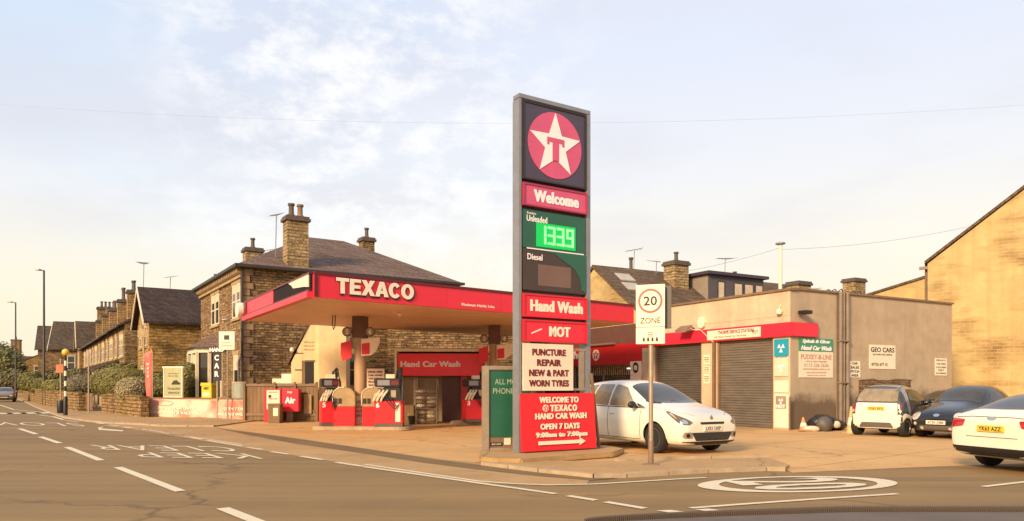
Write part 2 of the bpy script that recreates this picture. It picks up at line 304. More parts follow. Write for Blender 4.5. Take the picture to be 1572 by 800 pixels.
def render_wall(name, col, patch, amount=.5, scale=.35, bscale=1, grime=(.3, .24, .16), low=0.0):
    """painted or rendered wall: stains with a shape of their own, blown patches showing the courses beneath"""
    m, t, b = _new(name); n = t.nodes; l = t.links
    c = n.new('ShaderNodeTexCoord')
    mp = n.new('ShaderNodeMapping'); mp.inputs['Scale'].default_value = (.6, .6, 1.9); l.new(c.outputs['Object'], mp.inputs[0])
    a = n.new('ShaderNodeTexNoise'); a.inputs['Scale'].default_value = scale; a.inputs['Detail'].default_value = 8; a.inputs['Roughness'].default_value = .62; l.new(mp.outputs[0], a.inputs['Vector'])
    r = n.new('ShaderNodeValToRGB'); r.color_ramp.elements[0].position = amount; r.color_ramp.elements[1].position = amount + .16; l.new(a.outputs[0], r.inputs[0])
    s2 = n.new('ShaderNodeTexNoise'); s2.inputs['Scale'].default_value = 1.1; s2.inputs['Detail'].default_value = 7; s2.inputs['Roughness'].default_value = .7; l.new(c.outputs['Object'], s2.inputs['Vector'])
    r2 = n.new('ShaderNodeValToRGB'); r2.color_ramp.elements[0].position = .35; r2.color_ramp.elements[0].color = (*[x * .86 for x in col], 1); r2.color_ramp.elements[1].position = .65; r2.color_ramp.elements[1].color = (*[min(1, x * 1.1) for x in col], 1); l.new(s2.outputs[0], r2.inputs[0])
    x = n.new('ShaderNodeMix'); x.data_type = 'RGBA'; l.new(r.outputs[0], x.inputs[0]); l.new(r2.outputs[0], x.inputs[6])
    sq = n.new('ShaderNodeSeparateXYZ'); l.new(c.outputs['Object'], sq.inputs[0]); aq = n.new('ShaderNodeMath'); aq.operation = 'ADD'; l.new(sq.outputs[0], aq.inputs[0]); l.new(sq.outputs[1], aq.inputs[1]); cq = n.new('ShaderNodeCombineXYZ'); l.new(aq.outputs[0], cq.inputs[0]); l.new(sq.outputs[2], cq.inputs[1])
    bq = n.new('ShaderNodeTexBrick'); l.new(cq.outputs[0], bq.inputs['Vector']); bq.inputs['Scale'].default_value = 1; bq.inputs['Brick Width'].default_value = .42; bq.inputs['Row Height'].default_value = .15; bq.inputs['Mortar Size'].default_value = .014
    bq.inputs['Color1'].default_value = (*[q_ * 1.25 for q_ in patch], 1); bq.inputs['Color2'].default_value = (*[q_ * .8 for q_ in patch], 1); bq.inputs['Mortar'].default_value = (*[p_ * .5 + q_ * .5 for p_, q_ in zip(patch, col)], 1); l.new(bq.outputs[0], x.inputs[7])
    # rain streaks
    mq = n.new('ShaderNodeMapping'); mq.inputs['Scale'].default_value = (3.5, 3.5, .12); l.new(c.outputs['Object'], mq.inputs[0])
    s3 = n.new('ShaderNodeTexNoise'); s3.inputs['Scale'].default_value = 1.0; s3.inputs['Detail'].default_value = 5; l.new(mq.outputs[0], s3.inputs['Vector'])
    r3 = n.new('ShaderNodeValToRGB'); r3.color_ramp.elements[0].position = .5; r3.color_ramp.elements[0].color = (0, 0, 0, 1); r3.color_ramp.elements[1].position = .8; r3.color_ramp.elements[1].color = (.5, .5, .5, 1); l.new(s3.outputs[0], r3.inputs[0])
    y = n.new('ShaderNodeMix'); y.data_type = 'RGBA'; l.new(r3.outputs[0], y.inputs[0]); l.new(x.outputs[2], y.inputs[6]); y.inputs[7].default_value = (*grime, 1)
    last = y.outputs[2]
    if low:                                              # splashed dirt along the foot of the wall, ragged
        sp = n.new('ShaderNodeSeparateXYZ'); l.new(c.outputs['Object'], sp.inputs[0])
        ad = n.new('ShaderNodeMath'); ad.operation = 'MULTIPLY_ADD'; ad.inputs[1].default_value = -1.8; l.new(s2.outputs[0], ad.inputs[0]); l.new(sp.outputs[2], ad.inputs[2])
        r4 = n.new('ShaderNodeValToRGB'); r4.color_ramp.elements[0].position = .0; r4.color_ramp.elements[0].color = (.8, .8, .8, 1); r4.color_ramp.elements[1].position = low; r4.color_ramp.elements[1].color = (0, 0, 0, 1); l.new(ad.outputs[0], r4.inputs[0])
        z = n.new('ShaderNodeMix'); z.data_type = 'RGBA'; l.new(r4.outputs[0], z.inputs[0]); l.new(last, z.inputs[6]); z.inputs[7].default_value = (.10, .06, .035, 1); last = z.outputs[2]
    l.new(last, b.inputs['Base Color']); b.inputs['Roughness'].default_value = .9; b.inputs['Specular IOR Level'].default_value = .2
    bp = n.new('ShaderNodeBump'); bp.inputs['Strength'].default_value = .35; bp.inputs['Distance'].default_value = .02; l.new(a.outputs[0], bp.inputs['Height']); l.new(bp.outputs[0], b.inputs['Normal'])
    return m
def roof_mat(name, col, var=.25, rh=.22, bw=.3, patch=None):
    m = stone(name, tuple(x * (1 + var) for x in col), tuple(x * (1 - var) for x in col), tuple(x * .45 for x in col), bw, rh, .012, .35 if patch else .2, patch or tuple(x * 1.5 for x in col), .5, .35, .25)
    return m

M = {}
M['asphalt'] = ground_mat('asphalt', (.238, .150, .062), .12, 55, .35, tracks=True, bump=.4, cracks=True)
M['concrete'] = ground_mat('forecourt concrete', (.60, .355, .145), .10, 30, .5, stains=(.50, .275, .10), joints=(-39, 4.2, 3.6, .018), cracks=True)
M['footway'] = ground_mat('footway tarmac', (.42, .26, .115), .12, 40, .8, stains=(.29, .18, .08), cracks=True)
M['strip'] = ground_mat('gutter tarmac', (.19, .118, .055), .14, 50, .7)
M['kerb'] = pm('kerb stone', (.40, .29, .175), .85, .2, 3, .4)
M['paint'] = paint_worn('road paint', (.68, .58, .40), (.38, .27, .16), .56)
M['stoneA'] = stone('millstone dark courses', (.42, .275, .145), (.19, .12, .062), (.085, .055, .03), .32, .118, .013, .35)
M['stoneF'] = stone('honey stone front', (.43, .29, .15), (.20, .128, .068), (.14, .10, .06), .30, .13, .012, .35)
M['stoneD'] = stone('yellow stone gable', (.50, .33, .12), (.36, .23, .085), (.20, .13, .06), .48, .17, .012, .45, (.17, .10, .04))
M['stoneT'] = stone('terrace stone', (.44, .285, .13), (.28, .175, .08), (.12, .08, .045), .5, .2, .014, .35)
M['stoneW'] = stone('garden wall stone', (.42, .28, .12), (.25, .16, .07), (.08, .055, .03), .45, .17, .02, .3)
M['stoneC'] = stone('pale chimney stone', (.50, .38, .215), (.35, .25, .135), (.20, .14, .08), .34, .15, .014, .35)
M['trim'] = pm('sandstone trim', (.38, .27, .145), .85, .25, 3, .3)
M['roofA'] = roof_mat('slate roof brown', (.165, .115, .095), .18, patch=(.27, .17, .15))
M['roofD'] = roof_mat('dark tile roof', (.058, .042, .038), .25, .32, .34)
M['roofT'] = roof_mat('terrace slate', (.10, .072, .052), .25)
M['roofC'] = roof_mat('brown stone slate', (.135, .095, .065), .2)
M['pot'] = pm('chimney pot clay', (.10, .075, .06), .8, .3, 6, .2)
M['pot2'] = pm('chimney pot buff', (.22, .14, .08), .8, .25, 6, .2)
M['gutter'] = pm('dark gutter', (.035, .028, .024), .5, .2)
M['white'] = pm('white painted timber', (.72, .62, .46), .55, .1, 4)
M['cream'] = render_wall('cream rendered wall', (.74, .56, .32), (.62, .45, .25), .62, .5, grime=(.5, .36, .2))
M['gable'] = render_wall('yellow rendered gable', (.52, .38, .175), (.24, .15, .065), .475, .42, grime=(.34, .21, .08))
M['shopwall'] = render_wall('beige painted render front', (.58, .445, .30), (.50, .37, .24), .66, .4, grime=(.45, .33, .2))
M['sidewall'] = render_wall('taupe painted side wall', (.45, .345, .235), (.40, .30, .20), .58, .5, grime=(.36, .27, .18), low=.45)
M['red'] = pm('red fascia', (.74, .026, .052), .38, .07, .8, 0, 0, 0, .4)
M['redlow'] = pm('red board', (.70, .014, .022), .45, .08, 1)
M['pink'] = pm('red panel with painted glare', (.60, .085, .185), .3, .08, 2)  # pinkish windscreen glare put into the red of the upper sign panels
M['navy'] = pm('dark panel', (.062, .046, .078), .35, .12, 2)
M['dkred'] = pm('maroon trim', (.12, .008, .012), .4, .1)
M['shopred'] = pm('shop fascia red', (.55, .012, .018), .4, .12, .6)
M['green'] = pm('green price panel', (.018, .105, .062), .3, .15, 1.5)
M['diesel'] = pm('dark price panel', (.055, .032, .024), .3, .15)
M['steel'] = pm('grey painted steel', (.27, .265, .275), .38, .12, 3, 0, .45)
M['steelw'] = pm('weathered brown steel', (.21, .125, .075), .5, .2, 3)
M['galv'] = pm('galvanised post', (.40, .31, .22), .42, .15, 5, 0, .5)
M['letter'] = pm('cream white lettering', (.86, .74, .58), .5, .04)
M['letterw'] = pm('white lettering', (.86, .80, .80), .5, .03)
M['black'] = pm('black plastic', (.014, .012, .011), .45, .2)
M['ink'] = pm('black ink', (.03, .022, .018), .6, .1)
M['inkred'] = pm('maroon ink', (.16, .01, .015), .6, .1)
M['inkgrey'] = pm('faded ink', (.33, .24, .17), .7, .1)
M['sign'] = pm('off white sign', (.82, .70, .52), .5, .06, 3)
M['signpk'] = pm('pale pink sign', (.84, .66, .50), .5, .06, 3)
M['soffit'] = pm('canopy soffit', (.68, .42, .28), .55, .14, .7, 0, 0, 0, .5)
M['column'] = pm('canopy column', (.42, .26, .15), .5, .15, 1.5, streak=.2)
M['columntop'] = pm('column top brown', (.12, .05, .035), .5, .15)
M['led'] = emis('green led', (.22, 1.0, .25), 1.0)
M['ledback'] = emis('led window glow', (.0, .40, .07), .55)
M['shutter'] = pm('roller shutter', (.22, .185, .145), .45, .2, 1.2, 0, .35, streak=4)
M['shutter2'] = pm('roller shutter dark', (.125, .105, .085), .45, .2, 1.2, 0, .3, streak=4)
M['glass'] = pm('dark window glass', (.035, .030, .026), .05, .2, 1, 0, 0, 0, .8)
M['curtain'] = pm('net curtain', (.60, .50, .34), .7, .15, 6)
M['teal'] = pm('test station blue', (.015, .30, .42), .4, .06)
M['mint'] = pm('pale mint board', (.55, .58, .42), .5, .08)
M['gsign'] = pm('green sign', (.045, .26, .145), .4, .1)
M['leafd'] = pm('hedge dark leaf', (.11, .10, .026), .7, .5, 3)
M['leafl'] = pm('hedge light leaf', (.21, .185, .05), .7, .4, 3)
M['leafg'] = pm('grey green leaf', (.16, .13, .075), .7, .4, 3)
M['leafp'] = pm('pale flowering leaf', (.40, .32, .16), .7, .4, 3)
M['bark'] = pm('bark', (.07, .045, .025), .9, .3, 6, .5)
M['wood'] = pm('old timber boards', (.21, .13, .065), .85, .3, 3, .3, streak=.15)
M['yellow'] = pm('yellow plastic', (.75, .50, .03), .45, .1)
M['rubber'] = pm('tyre rubber', (.016, .014, .013), .8, .2, 8)
M['carwhite'] = pm('white car paint', (.80, .72, .58), .22, .02, 1, 0, 0, 0, .5, coat=.6)
M['carblack'] = pm('black car paint', (.013, .012, .014), .2, .1, 1, 0, 0, 0, .5, coat=.6)
M['cargrey'] = pm('grey car paint', (.075, .068, .062), .25, .08, 1, 0, .3, 0, .5, coat=.6)
M['carsilver'] = pm('silver trim paint', (.34, .31, .27), .25, .05, 1, 0, .5, coat=.5)
M['carbrown'] = pm('dull bronze car paint', (.22, .15, .09), .3, .08, 1, 0, .3, coat=.5)
M['carglass'] = pm('car glass', (.045, .040, .030), .06, .3, 3, 0, 0, 0, .6)
M['carglass2'] = pm('car glass with painted reflection', (.27, .21, .13), .06, .35, 2.5, 0, 0, 0, .6)  # reflections and the tan view through are painted into this opaque colour
M['alloy'] = pm('wheel alloy', (.42, .36, .28), .3, .1, 3, 0, .8)
M['alloyb'] = pm('black alloy', (.15, .13, .11), .3, .1, 3, 0, .5)
M['chrome'] = pm('chrome', (.75, .70, .60), .12, .03, 1, 0, 1)
M['lamp'] = pm('headlamp glass', (.62, .56, .44), .08, .25, 14, 0, .3, coat=1)
M['tail'] = pm('tail lamp red', (.42, .012, .012), .12, .1, 4, coat=1)
M['plasticgrey'] = pm('grey plastic', (.10, .085, .07), .55, .15)
M['platew'] = pm('white number plate', (.78, .70, .55), .4, .04)
M['platey'] = pm('yellow number plate', (.80, .52, .05), .4, .05)
M['bag'] = pm('black rubbish bag', (.02, .018, .018), .25, .3, 5, .6)
M['bagw'] = pm('white plastic bag', (.65, .55, .42), .4, .15, 5)
M['banner'] = None

# ------------------------------------------------------------------ ground, road, pavements, paint
mb = MB(); mb.poly([(-900, -200, 0), (900, -200, 0), (900, 1500, 0), (-900, 1500, 0)]); struct('ground', mb, M['asphalt'])
def sheet(name, pts, z, mat):
    mb = MB(); mb.poly([(p[0], p[1], z) for p in pts]); return struct(name, mb, mat)
FC = [G(215, 649), G(330, 656), G(450, 672), G(560, 688.5), G(664, 704), G(742, 711), G(940, 712), G(1178, 706), G(1216, 726), G(1400, 718), G(1572, 712)]
sheet('forecourt', FC + [Vector((22, 17.5, 0)), Vector((45, 30, 0)), Vector((45, 60, 0)), Vector((-12, 60, 0)), Vector((-19, 39, 0))], .004, M['concrete'])
# flush footway between forecourt and carriageway
fw = [G(215, 649), G(330, 656), G(450, 672), G(560, 688.5), G(664, 704), G(742, 711), G(742, 716), G(905, 737), G(900, 744), G(842, 746), G(735, 742), G(557, 716), G(461, 701), G(366, 686), G(288, 673), G(215, 661), G(160, 653)]
sheet('footway', fw, .0045, M['footway'])
ds = [G(330, 657), G(450, 673), G(592, 694), G(664, 705), G(742, 715), G(840, 726), G(913, 733), G(950, 735), G(905, 738), G(820, 731), G(730, 721), G(650, 711), G(560, 697), G(450, 681), G(380, 668)]
sheet('gutter_strip', ds, .0085, M['strip'])
def slab(name, pts, z0, z1, mat):
    mb = MB(); mb.prism([(p[0], p[1]) for p in pts], z0, z1); return struct(name, mb, mat)
# raised corner pavement
pv = [G(742, 714), G(830, 725), G(913, 733.5), G(960, 732.5), G(1084, 725), G(1174, 722), G(1205, 722.5), G(1212, 718), G(1190, 710), G(1178, 706), G(1000, 710), G(940, 712), G(742, 711)]
slab('pavement', pv, -.05, .055, M['footway'])
def offset_line(pts, d):
    out = []
    for i, p in enumerate(pts):
        a = Vector(pts[max(i - 1, 0)][:2]); b = Vector(pts[min(i + 1, len(pts) - 1)][:2]); t = (b - a).normalized(); out.append((p[0] - t.y * d, p[1] + t.x * d))
    return out
def ribbon(name, pts, wd, z0, z1, mat, st=True):
    P = [Vector(p[:2]) for p in pts]; Q = [P[0]]            # single kerb stones about 0.9 m long with open joints
    for a, b in zip(P, P[1:]):
        n = max(1, round((b - a).length / .9)) if (b - a).length < 40 else 12
        Q += [a.lerp(b, i / n) for i in range(1, n + 1)]
    a = offset_line(Q, wd / 2); b = offset_line(Q, -wd / 2); mb = MB(); rnd = random.Random(3)
    for i in range(len(Q) - 1):
        q = [Vector(a[i]), Vector(a[i + 1]), Vector(b[i + 1]), Vector(b[i])]; g = min(.04, .012 / max(.05, (q[1] - q[0]).length)); dz = rnd.uniform(-.006, .006)
        mb.prism([tuple(q[0].lerp(q[1], g)), tuple(q[1].lerp(q[0], g)), tuple(q[2].lerp(q[3], g)), tuple(q[3].lerp(q[2], g))], z0, z1 + dz)
    return struct(name, mb, mat)
ribbon('kerb', [G(742, 714.5), G(830, 725.5), G(913, 734), G(960, 733), G(1084, 725.6), G(1174, 722.6), G(1205, 723)], .14, -.05, .075, M['kerb'])
ribbon('kerb', [G(945, 713), G(1000, 710.5), G(1090, 708), G(1178, 706)], .12, -.05, .11, M['kerb'])
# left hand pavement with its kerb
KL = [G(330, 655.5), G(250, 655), G(215, 652.5), G(160, 650), G(130, 646.5), G(100, 642), G(75, 633), G(55, 625), G(36, 616), G(18, 609), Vector((-100, 128, 0))]
slab('pavement', KL + [Vector((-95, 160, 0)), Vector((-30, 90, 0)), Vector((-9, 60, 0)), Vector((-11.0, 33.5, 0))], -.05, .05, M['footway'])
ribbon('kerb', KL[:-1], .16, -.05, .07, M['kerb'])

PZ = .010
def mark(pts, z=PZ):
    mb = MB(); mb.poly([(p[0], p[1], z) for p in pts]); o = struct('road_marking', mb, M['paint']); return o
def line(a, b, wd, z=PZ):
    a = Vector(a[:2]); b = Vector(b[:2]); t = (b - a).normalized(); n_ = Vector((-t.y, t.x)) * wd / 2
    return mark([a + n_, b + n_, b - n_, a - n_], z)
for a, b in (((30, 658.5), (56, 667)), ((62, 671), (92, 681)), ((103, 687), (155, 707.5)), ((181, 718), (277, 755))):
    line(G(*a), G(*b), .15)
U = Vector((-.63, .776)); V = Vector((.776, .63))
p0 = Vector(G(342, 781)[:2])
line(p0, p0 - U * 4, .16); line(p0 - U * 6, p0 - U * 10, .16)
# carriageway edge dashes
for a, b in (((148, 649.5), (158, 651.2)), ((168, 652.3), (182, 654.3)), ((190, 655.5), (216, 659.5)), ((228, 660.5), (250, 664)), ((262, 666), (310, 675)), ((318, 676.5), (372, 685.5)), ((380, 687.5), (404, 690.8)), ((416, 694), (444, 698)), ((461, 701), (496, 706.5)), ((516, 710.5), (556, 716.5)), ((872, 762), (915, 769)), ((930, 771.5), (990, 781.5))):
    line(G(*a), G(*b), .12)
def curve_line(pts, wd):
    a = offset_line(pts, wd / 2); b = offset_line(pts, -wd / 2); mb = MB()
    for i in range(len(pts) - 1): mb.poly([(*a[i], PZ), (*a[i + 1], PZ), (*b[i + 1], PZ), (*b[i], PZ)])
    struct('road_marking', mb, M['paint'])
curve_line([G(557, 717), G(620, 726), G(690, 736), G(735, 742.5), G(790, 750), G(853, 759)], .11)
curve_line([G(560, 713.5), G(650, 727), G(735, 739.5), G(790, 743.5), G(842, 745.5), G(913, 744), G(980, 740), G(1035, 736.5), G(1084, 734)], .09)
curve_line([G(160, 654), G(215, 659), G(262, 666.5), G(318, 674.5), G(372, 683)], .07)
# side road: centre line, give way dashes, roundel
curve_line([G(1060, 781), G(1140, 775), G(1260, 766.5), G(1378, 759)], .10)
line(G(1509, 748), G(1600, 737.5), .10)
mark([G(1007, 785), G(1030, 784), G(1078, 790.5), G(1052, 791.5)]); mark([G(1066, 783), G(1088, 782), G(1136, 789), G(1112, 790.5)])
line(G(560, 600 + 330), G(600, 935), .1)
sdir = Vector((.962, .272)); sn = Vector((-.272, .962))
rc = Vector(G(1226, 743.3)[:2])
def ring(c, ax, ay, ra, rb, wd, z=PZ, name='road_marking', wdb=None):
    mb = MB(); n = 56; wdb = wdb or wd
    P_ = []
    for i in range(n):
        an = 2 * math.pi * i / n; o = c + ax * ra * math.cos(an) + ay * rb * math.sin(an); q = c + ax * (ra - wd) * math.cos(an) + ay * (rb - wdb) * math.sin(an); P_ += [(o.x, o.y, z), (q.x, q.y, z)]
    mb.add(P_, [(2 * i, 2 * ((i + 1) % n), 2 * ((i + 1) % n) + 1, 2 * i + 1) for i in range(n)]); return mb
mb = ring(rc, sdir, sn, 1.66, .86, .36, wdb=.12)
vs, fs = text_mesh('20', .02)
x0 = min(v.x for v in vs); x1 = max(v.x for v in vs); y0 = min(v.y for v in vs); y1 = max(v.y for v in vs)
mb.add([(*(rc - sn * ((v.x - (x0 + x1) / 2) / (x1 - x0) * 1.15) + sdir * ((v.y - (y0 + y1) / 2) / (y1 - y0) * 1.95)), PZ + .001) for v in vs], fs)
struct('road_marking', mb, M['paint'])
def road_text(s, org, ex, ey, bold=-.004):                # org is the lower left corner, ex / ey the full width and height vectors
    vs, fs = text_mesh(s, bold, space=1.1); x0 = min(v.x for v in vs); x1 = max(v.x for v in vs); y0 = min(v.y for v in vs); y1 = max(v.y for v in vs)
    mb = MB(); mb.add([(*(org + ex * ((v.x - x0) / (x1 - x0)) + ey * ((v.y - y0) / (y1 - y0))), PZ) for v in vs], fs); struct('road_marking', mb, M['paint'])
o1 = Vector(G(374, 697)[:2]); o1e = Vector(G(200, 695)[:2]); road_text('KEEP', o1, o1e - o1, Vector(G(405, 705)[:2]) - o1)
o2 = Vector(G(342, 686)[:2]); o2e = Vector(G(136, 683.5)[:2]); road_text('CLEAR', o2, o2e - o2, Vector(G(374, 694)[:2]) - o2)
o3 = Vector(G(118, 650)[:2]); road_text('SLOW', o3, Vector(G(-30, 648)[:2]) - o3, Vector(G(134, 655)[:2]) - o3)
mark([G(150, 657), G(160, 655.2), G(155, 658.2), G(190, 661), G(188, 662.8), G(152, 660.5)])
# zebra crossing and zig zags by the beacon
for i in range(7):
    a = Vector(G(88 - 22 * i, 634.5 + .35 * i)[:2]); d = U * 2.0
    mark([a, a + V * -.9, a + V * -.9 + d, a + d])
for a, b in (((20, 629), (62, 633)), ((30, 635), (70, 636.5)), ((60, 637.5), (82, 640)), ((82, 640), (98, 645)), ((0, 622), (24, 630)), ((100, 646), (120, 648))):
    line(G(*a), G(*b), .14)

# ------------------------------------------------------------------ building helpers
def wall_box(name, x0, x1, y0, y1, z0, z1, mat, par): return obj(name, MB().box(x0, x1, y0, y1, z0, z1), mat, par)
def window(par, face, c, z0, z1, wd, mat_frame=None, split=True, sill=True, pane=None, at=0.0, glass=None):
    """face 'x' = wall plane x=at looking -x, c measured along y; face 'y' = wall plane y=at looking -y, c along x"""
    def bx(m, a0, a1, d0, d1, b0, b1):
        if face == 'y': m.box(a0, a1, at - d1, at - d0, b0, b1)
        else: m.box(at - d1, at - d0, a0, a1, b0, b1)
    fr = MB(); t = .07
    bx(fr, c - wd / 2, c - wd / 2 + t, -.05, .03, z0, z1); bx(fr, c + wd / 2 - t, c + wd / 2, -.05, .03, z0, z1)
    bx(fr, c - wd / 2 + t, c + wd / 2 - t, -.05, .03, z1 - t, z1); bx(fr, c - wd / 2 + t, c + wd / 2 - t, -.05, .03, z0, z0 + t)
    if split: bx(fr, c - wd / 2 + t, c + wd / 2 - t, -.05, .025, (z0 + z1) / 2 - .03, (z0 + z1) / 2 + .03)
    f = obj('window', fr, mat_frame or M['white'], par)
    g = MB(); bx(g, c - wd / 2 + t, c + wd / 2 - t, -.04, .006, z0 + t, z1 - t); obj('pane', g, glass or M['glass'], f)
    if pane:
        g = MB(); bx(g, c - wd / 2 + t, c + wd / 2 - t, .007, .011, z0 + t + (z1 - z0) * .70, z1 - t); obj('blind', g, M['curtain'], f)
    if sill:
        s = MB(); bx(s, c - wd / 2 - .12, c + wd / 2 + .12, -.02, .09, z0 - .13, z0 - .003); l2 = MB(); bx(l2, c - wd / 2 - .12, c + wd / 2 + .12, -.02, .045, z1 + .003, z1 + .2); obj('lintel', l2, M['trim'], f)
        obj('sill', s, M['trim'], f)
    return f
def chimney(par, x, y, z0, z1, sx=.8, sy=.8, pots=2, mat=None, along='x', poth=.55, cap=True, potr=.13, name='chimney'):
    mb = MB().box(x - sx / 2, x + sx / 2, y - sy / 2, y + sy / 2, z0, z1)
    c = obj(name, mb, mat or M['stoneC'], par)
    if cap:
        k = MB(); k.box(x - sx / 2 - .09, x + sx / 2 + .09, y - sy / 2 - .09, y + sy / 2 + .09, z1 + .002, z1 + .14); k.box(x - sx / 2 - .04, x + sx / 2 + .04, y - sy / 2 - .04, y + sy / 2 + .04, z1 + .142, z1 + .24)
        obj('cap', k, M['pot'], c)
    for i in range(pots):
        o_ = (i - (pots - 1) / 2) * (.42 if pots < 4 else .36)
        cx, cy = (x + o_, y) if along == 'x' else (x, y + o_)
        zz = z1 + .24 if cap else z1
        pt = MB().lathe([(potr * 1.15, zz), (potr * 1.15, zz + .08), (potr * .85, zz + .14), (potr * .8, zz + poth * .8), (potr * 1.1, zz + poth * .86), (potr * 1.1, zz + poth), (potr * .7, zz + poth)], (cx, cy, 0), n=12)
        obj('chimney_pot', pt, M['pot'] if i % 2 == 0 else M['pot2'] if random.random() < .4 else M['pot'], c, 'auto')
    return c
def aerial(par, x, y, z0, h, rot=0, size=.9, name='aerial'):
    mb = MB().tube([(x, y, z0), (x + .05, y, z0 + h)], .022, 6)
    c, s_ = math.cos(rot), math.sin(rot)
    mb.tube([(x - c * size * .5, y - s_ * size * .5, z0 + h - .05), (x + c * size * .5, y + s_ * size * .5, z0 + h + .1)], .018, 6)
    for i in range(6):
        t = -.5 + i / 5.0; l_ = .16 + .05 * i
        p = Vector((x + c * size * t, y + s_ * size * t, z0 + h + .02 + .15 * t))
        mb.tube([p + Vector((-s_, c, 0)) * l_, p - Vector((-s_, c, 0)) * l_], .012, 5)
    return obj(name, mb, M['steel'], par)
def hip_roof(name, x0, x1, y0, y1, z0, rx0, rx1, ry, z1, mat, par, th=.12):
    mb = MB()
    v = [(x0, y0, z0), (x1, y0, z0), (x1, y1, z0), (x0, y1, z0), (rx0, ry, z1), (rx1, ry, z1), (x0, y0, z0 - th), (x1, y0, z0 - th), (x1, y1, z0 - th), (x0, y1, z0 - th)]
    mb.add(v, [(0, 1, 5, 4), (1, 2, 5), (2, 3, 4, 5), (3, 0, 4), (0, 6, 7, 1), (1, 7, 8, 2), (2, 8, 9, 3), (3, 9, 6, 0), (9, 8, 7, 6)])
    return obj(name, mb, mat, par)

# ------------------------------------------------------------------ Victorian villa (house A)
KA = 1.12; HA = Vector((-12.2, 33.6)); angA = math.atan2(.545, .84)
villa = thing('stone_villa', 'two storey Victorian stone house with hipped slate roof and tall chimneys beside the petrol station', 'house', (HA.x, HA.y, 0), angA)
def za(z): return (z - 1.5) * KA + 1.5
EV = za(6.3); LX, LY = 9.7 * KA, 8.9 * KA
pent = MB()
wall_box('wall', .004, LX, .004, LY, 0, EV, M['stoneA'], villa)
obj('front_wall', MB().box(-.03, .25, -.03, LY, 0, EV - .002), M['stoneF'], villa)
q = MB()                                                 # quoins at the near corner
for i in range(22):
    z = .05 + i * .31; l_ = .42 if i % 2 else .26
    q.box(.0, l_, -.055, .02, z, z + .27); q.box(-.055, -.0, -.055, .68 - l_, z, z + .27)
obj('quoin', q, pm('quoin stone', (.28, .175, .085), .85, .3, 3, .3), villa)
ro = hip_roof('roof', -.35, LX + .35, -.35, LY + .35, EV + .12, 4.0 * KA, 5.85 * KA, LY / 2, za(8.75), M['roofA'], villa)
g = MB().box(-.42, LX + .4, -.46, -.36, EV, EV + .13).box(-.46, -.36, -.46, LY + .4, EV, EV + .13)
obj('gutter', g, M['gutter'], villa)
dn = MB().tube([(-.09, -.10, EV), (-.09, -.10, 0)], .055, 8); obj('downpipe', dn, M['gutter'], villa)
cr = MB()
for i in range(26): cr.box(-.3, -.034, .1 + i * .38, .24 + i * .38, EV - .22, EV - .01)
cr.box(-.16, -.034, 0, LY, EV - .42, EV - .3); obj('cornice', cr, M['trim'], villa)
b1 = hit(456.5, HA, (.84, .545))
bigc = chimney(villa, b1, .25, EV - .1, 1.5 + (593 - 340) / F_PX * (HA.y + b1 * .545), 1.0, .75, 2, M['stoneC'], 'x', .62, potr=.15)
Pc = HA + Vector((-.545, .84)) * 8.5 * KA; b2 = hit(388, Pc, (.84, .545))
chimney(villa, b2, 8.5 * KA, EV + .4, 1.5 + (593 - 388) / F_PX * (Pc.y + b2 * .545), .95, .8, 1, M['stoneC'], 'x', .6)
Pc = HA + Vector((-.545, .84)) * 6 * KA; b3 = hit(563, Pc, (.84, .545))
chimney(villa, b3, 6 * KA, EV + .4, 1.5 + (593 - 372) / F_PX * (Pc.y + b3 * .545), .72, .7, 1, M['stoneA'], 'x', .6)
aerial(villa, b1 - .75, 1.0, EV + .5, 2.3, R(10), .5); aerial(villa, b2 + .9, 8.3 * KA, EV + .9, 1.7, R(20), .5)
# front windows: two tall pairs above, a door below, square bay on the left
for c0, c1, nn in ((.35, 1.85, 2), (4.45, 6.25, 2)):
    wd = (c1 - c0) * KA / 2
    for k in range(nn): window(villa, 'x', (c0 * KA + wd * (k + .5)), za(4.35), za(5.75), wd - .12, at=-.03, pane=True)
window(villa, 'x', 1.15 * KA, .4, 2.95, .95, at=-.03, split=False, pane=True)
bay = MB(); by0, by1 = 3.9 * KA, 7.4 * KA
bay.prism([(-.02, by0), (-1.1, by0 + .75), (-1.1, by1 - .75), (-.02, by1)], 0, .95); obj('bay', bay, M['trim'], villa)
bayg = MB().prism([(-.02, by0 + .08), (-1.03, by0 + .79), (-1.03, by1 - .79), (-.02, by1 - .08)], .952, 3.2); bg_ = obj('bay_glass', bayg, M['glass'], villa)
bf = MB()
for x, y in ((-.05, by0 + .03), (-1.1, by0 + .75), (-1.1, (by0 + by1) / 2), (-1.1, by1 - .75), (-.58, by0 + .38)): bf.box(x - .05, x + .09, y - .08, y + .08, .952, 3.25)
bf.prism([(-.0, by0 - .02), (-1.13, by0 + .73), (-1.13, by1 - .73), (-.0, by1 + .02)], 3.2, 3.45); obj('bay_frame', bf, M['white'], villa)
obj('bay_curtain', MB().box(-1.075, -1.045, by0 + .9, by1 - 1.3, 1.2, 3.1), M['curtain'], villa)
br_ = MB(); br_.add([(-.02, by0 - .25, 3.452), (-1.35, by0 + .6, 3.452), (-1.35, by1 - .6, 3.452), (-.02, by1 + .25, 3.452), (-.02, by0 + .5, 4.2), (-.02, by1 - .5, 4.2)], [(0, 1, 4), (1, 2, 5, 4), (2, 3, 5), (0, 4, 5, 3), (0, 3, 2, 1)]); obj('bay_roof', br_, M['roofA'], villa)
window(villa, 'y', hit(535, HA, (.84, .545)), 1.5, 3.1, 1.0, at=.004, mat_frame=M['wood'])
tag(villa, villa['label'], 'house')

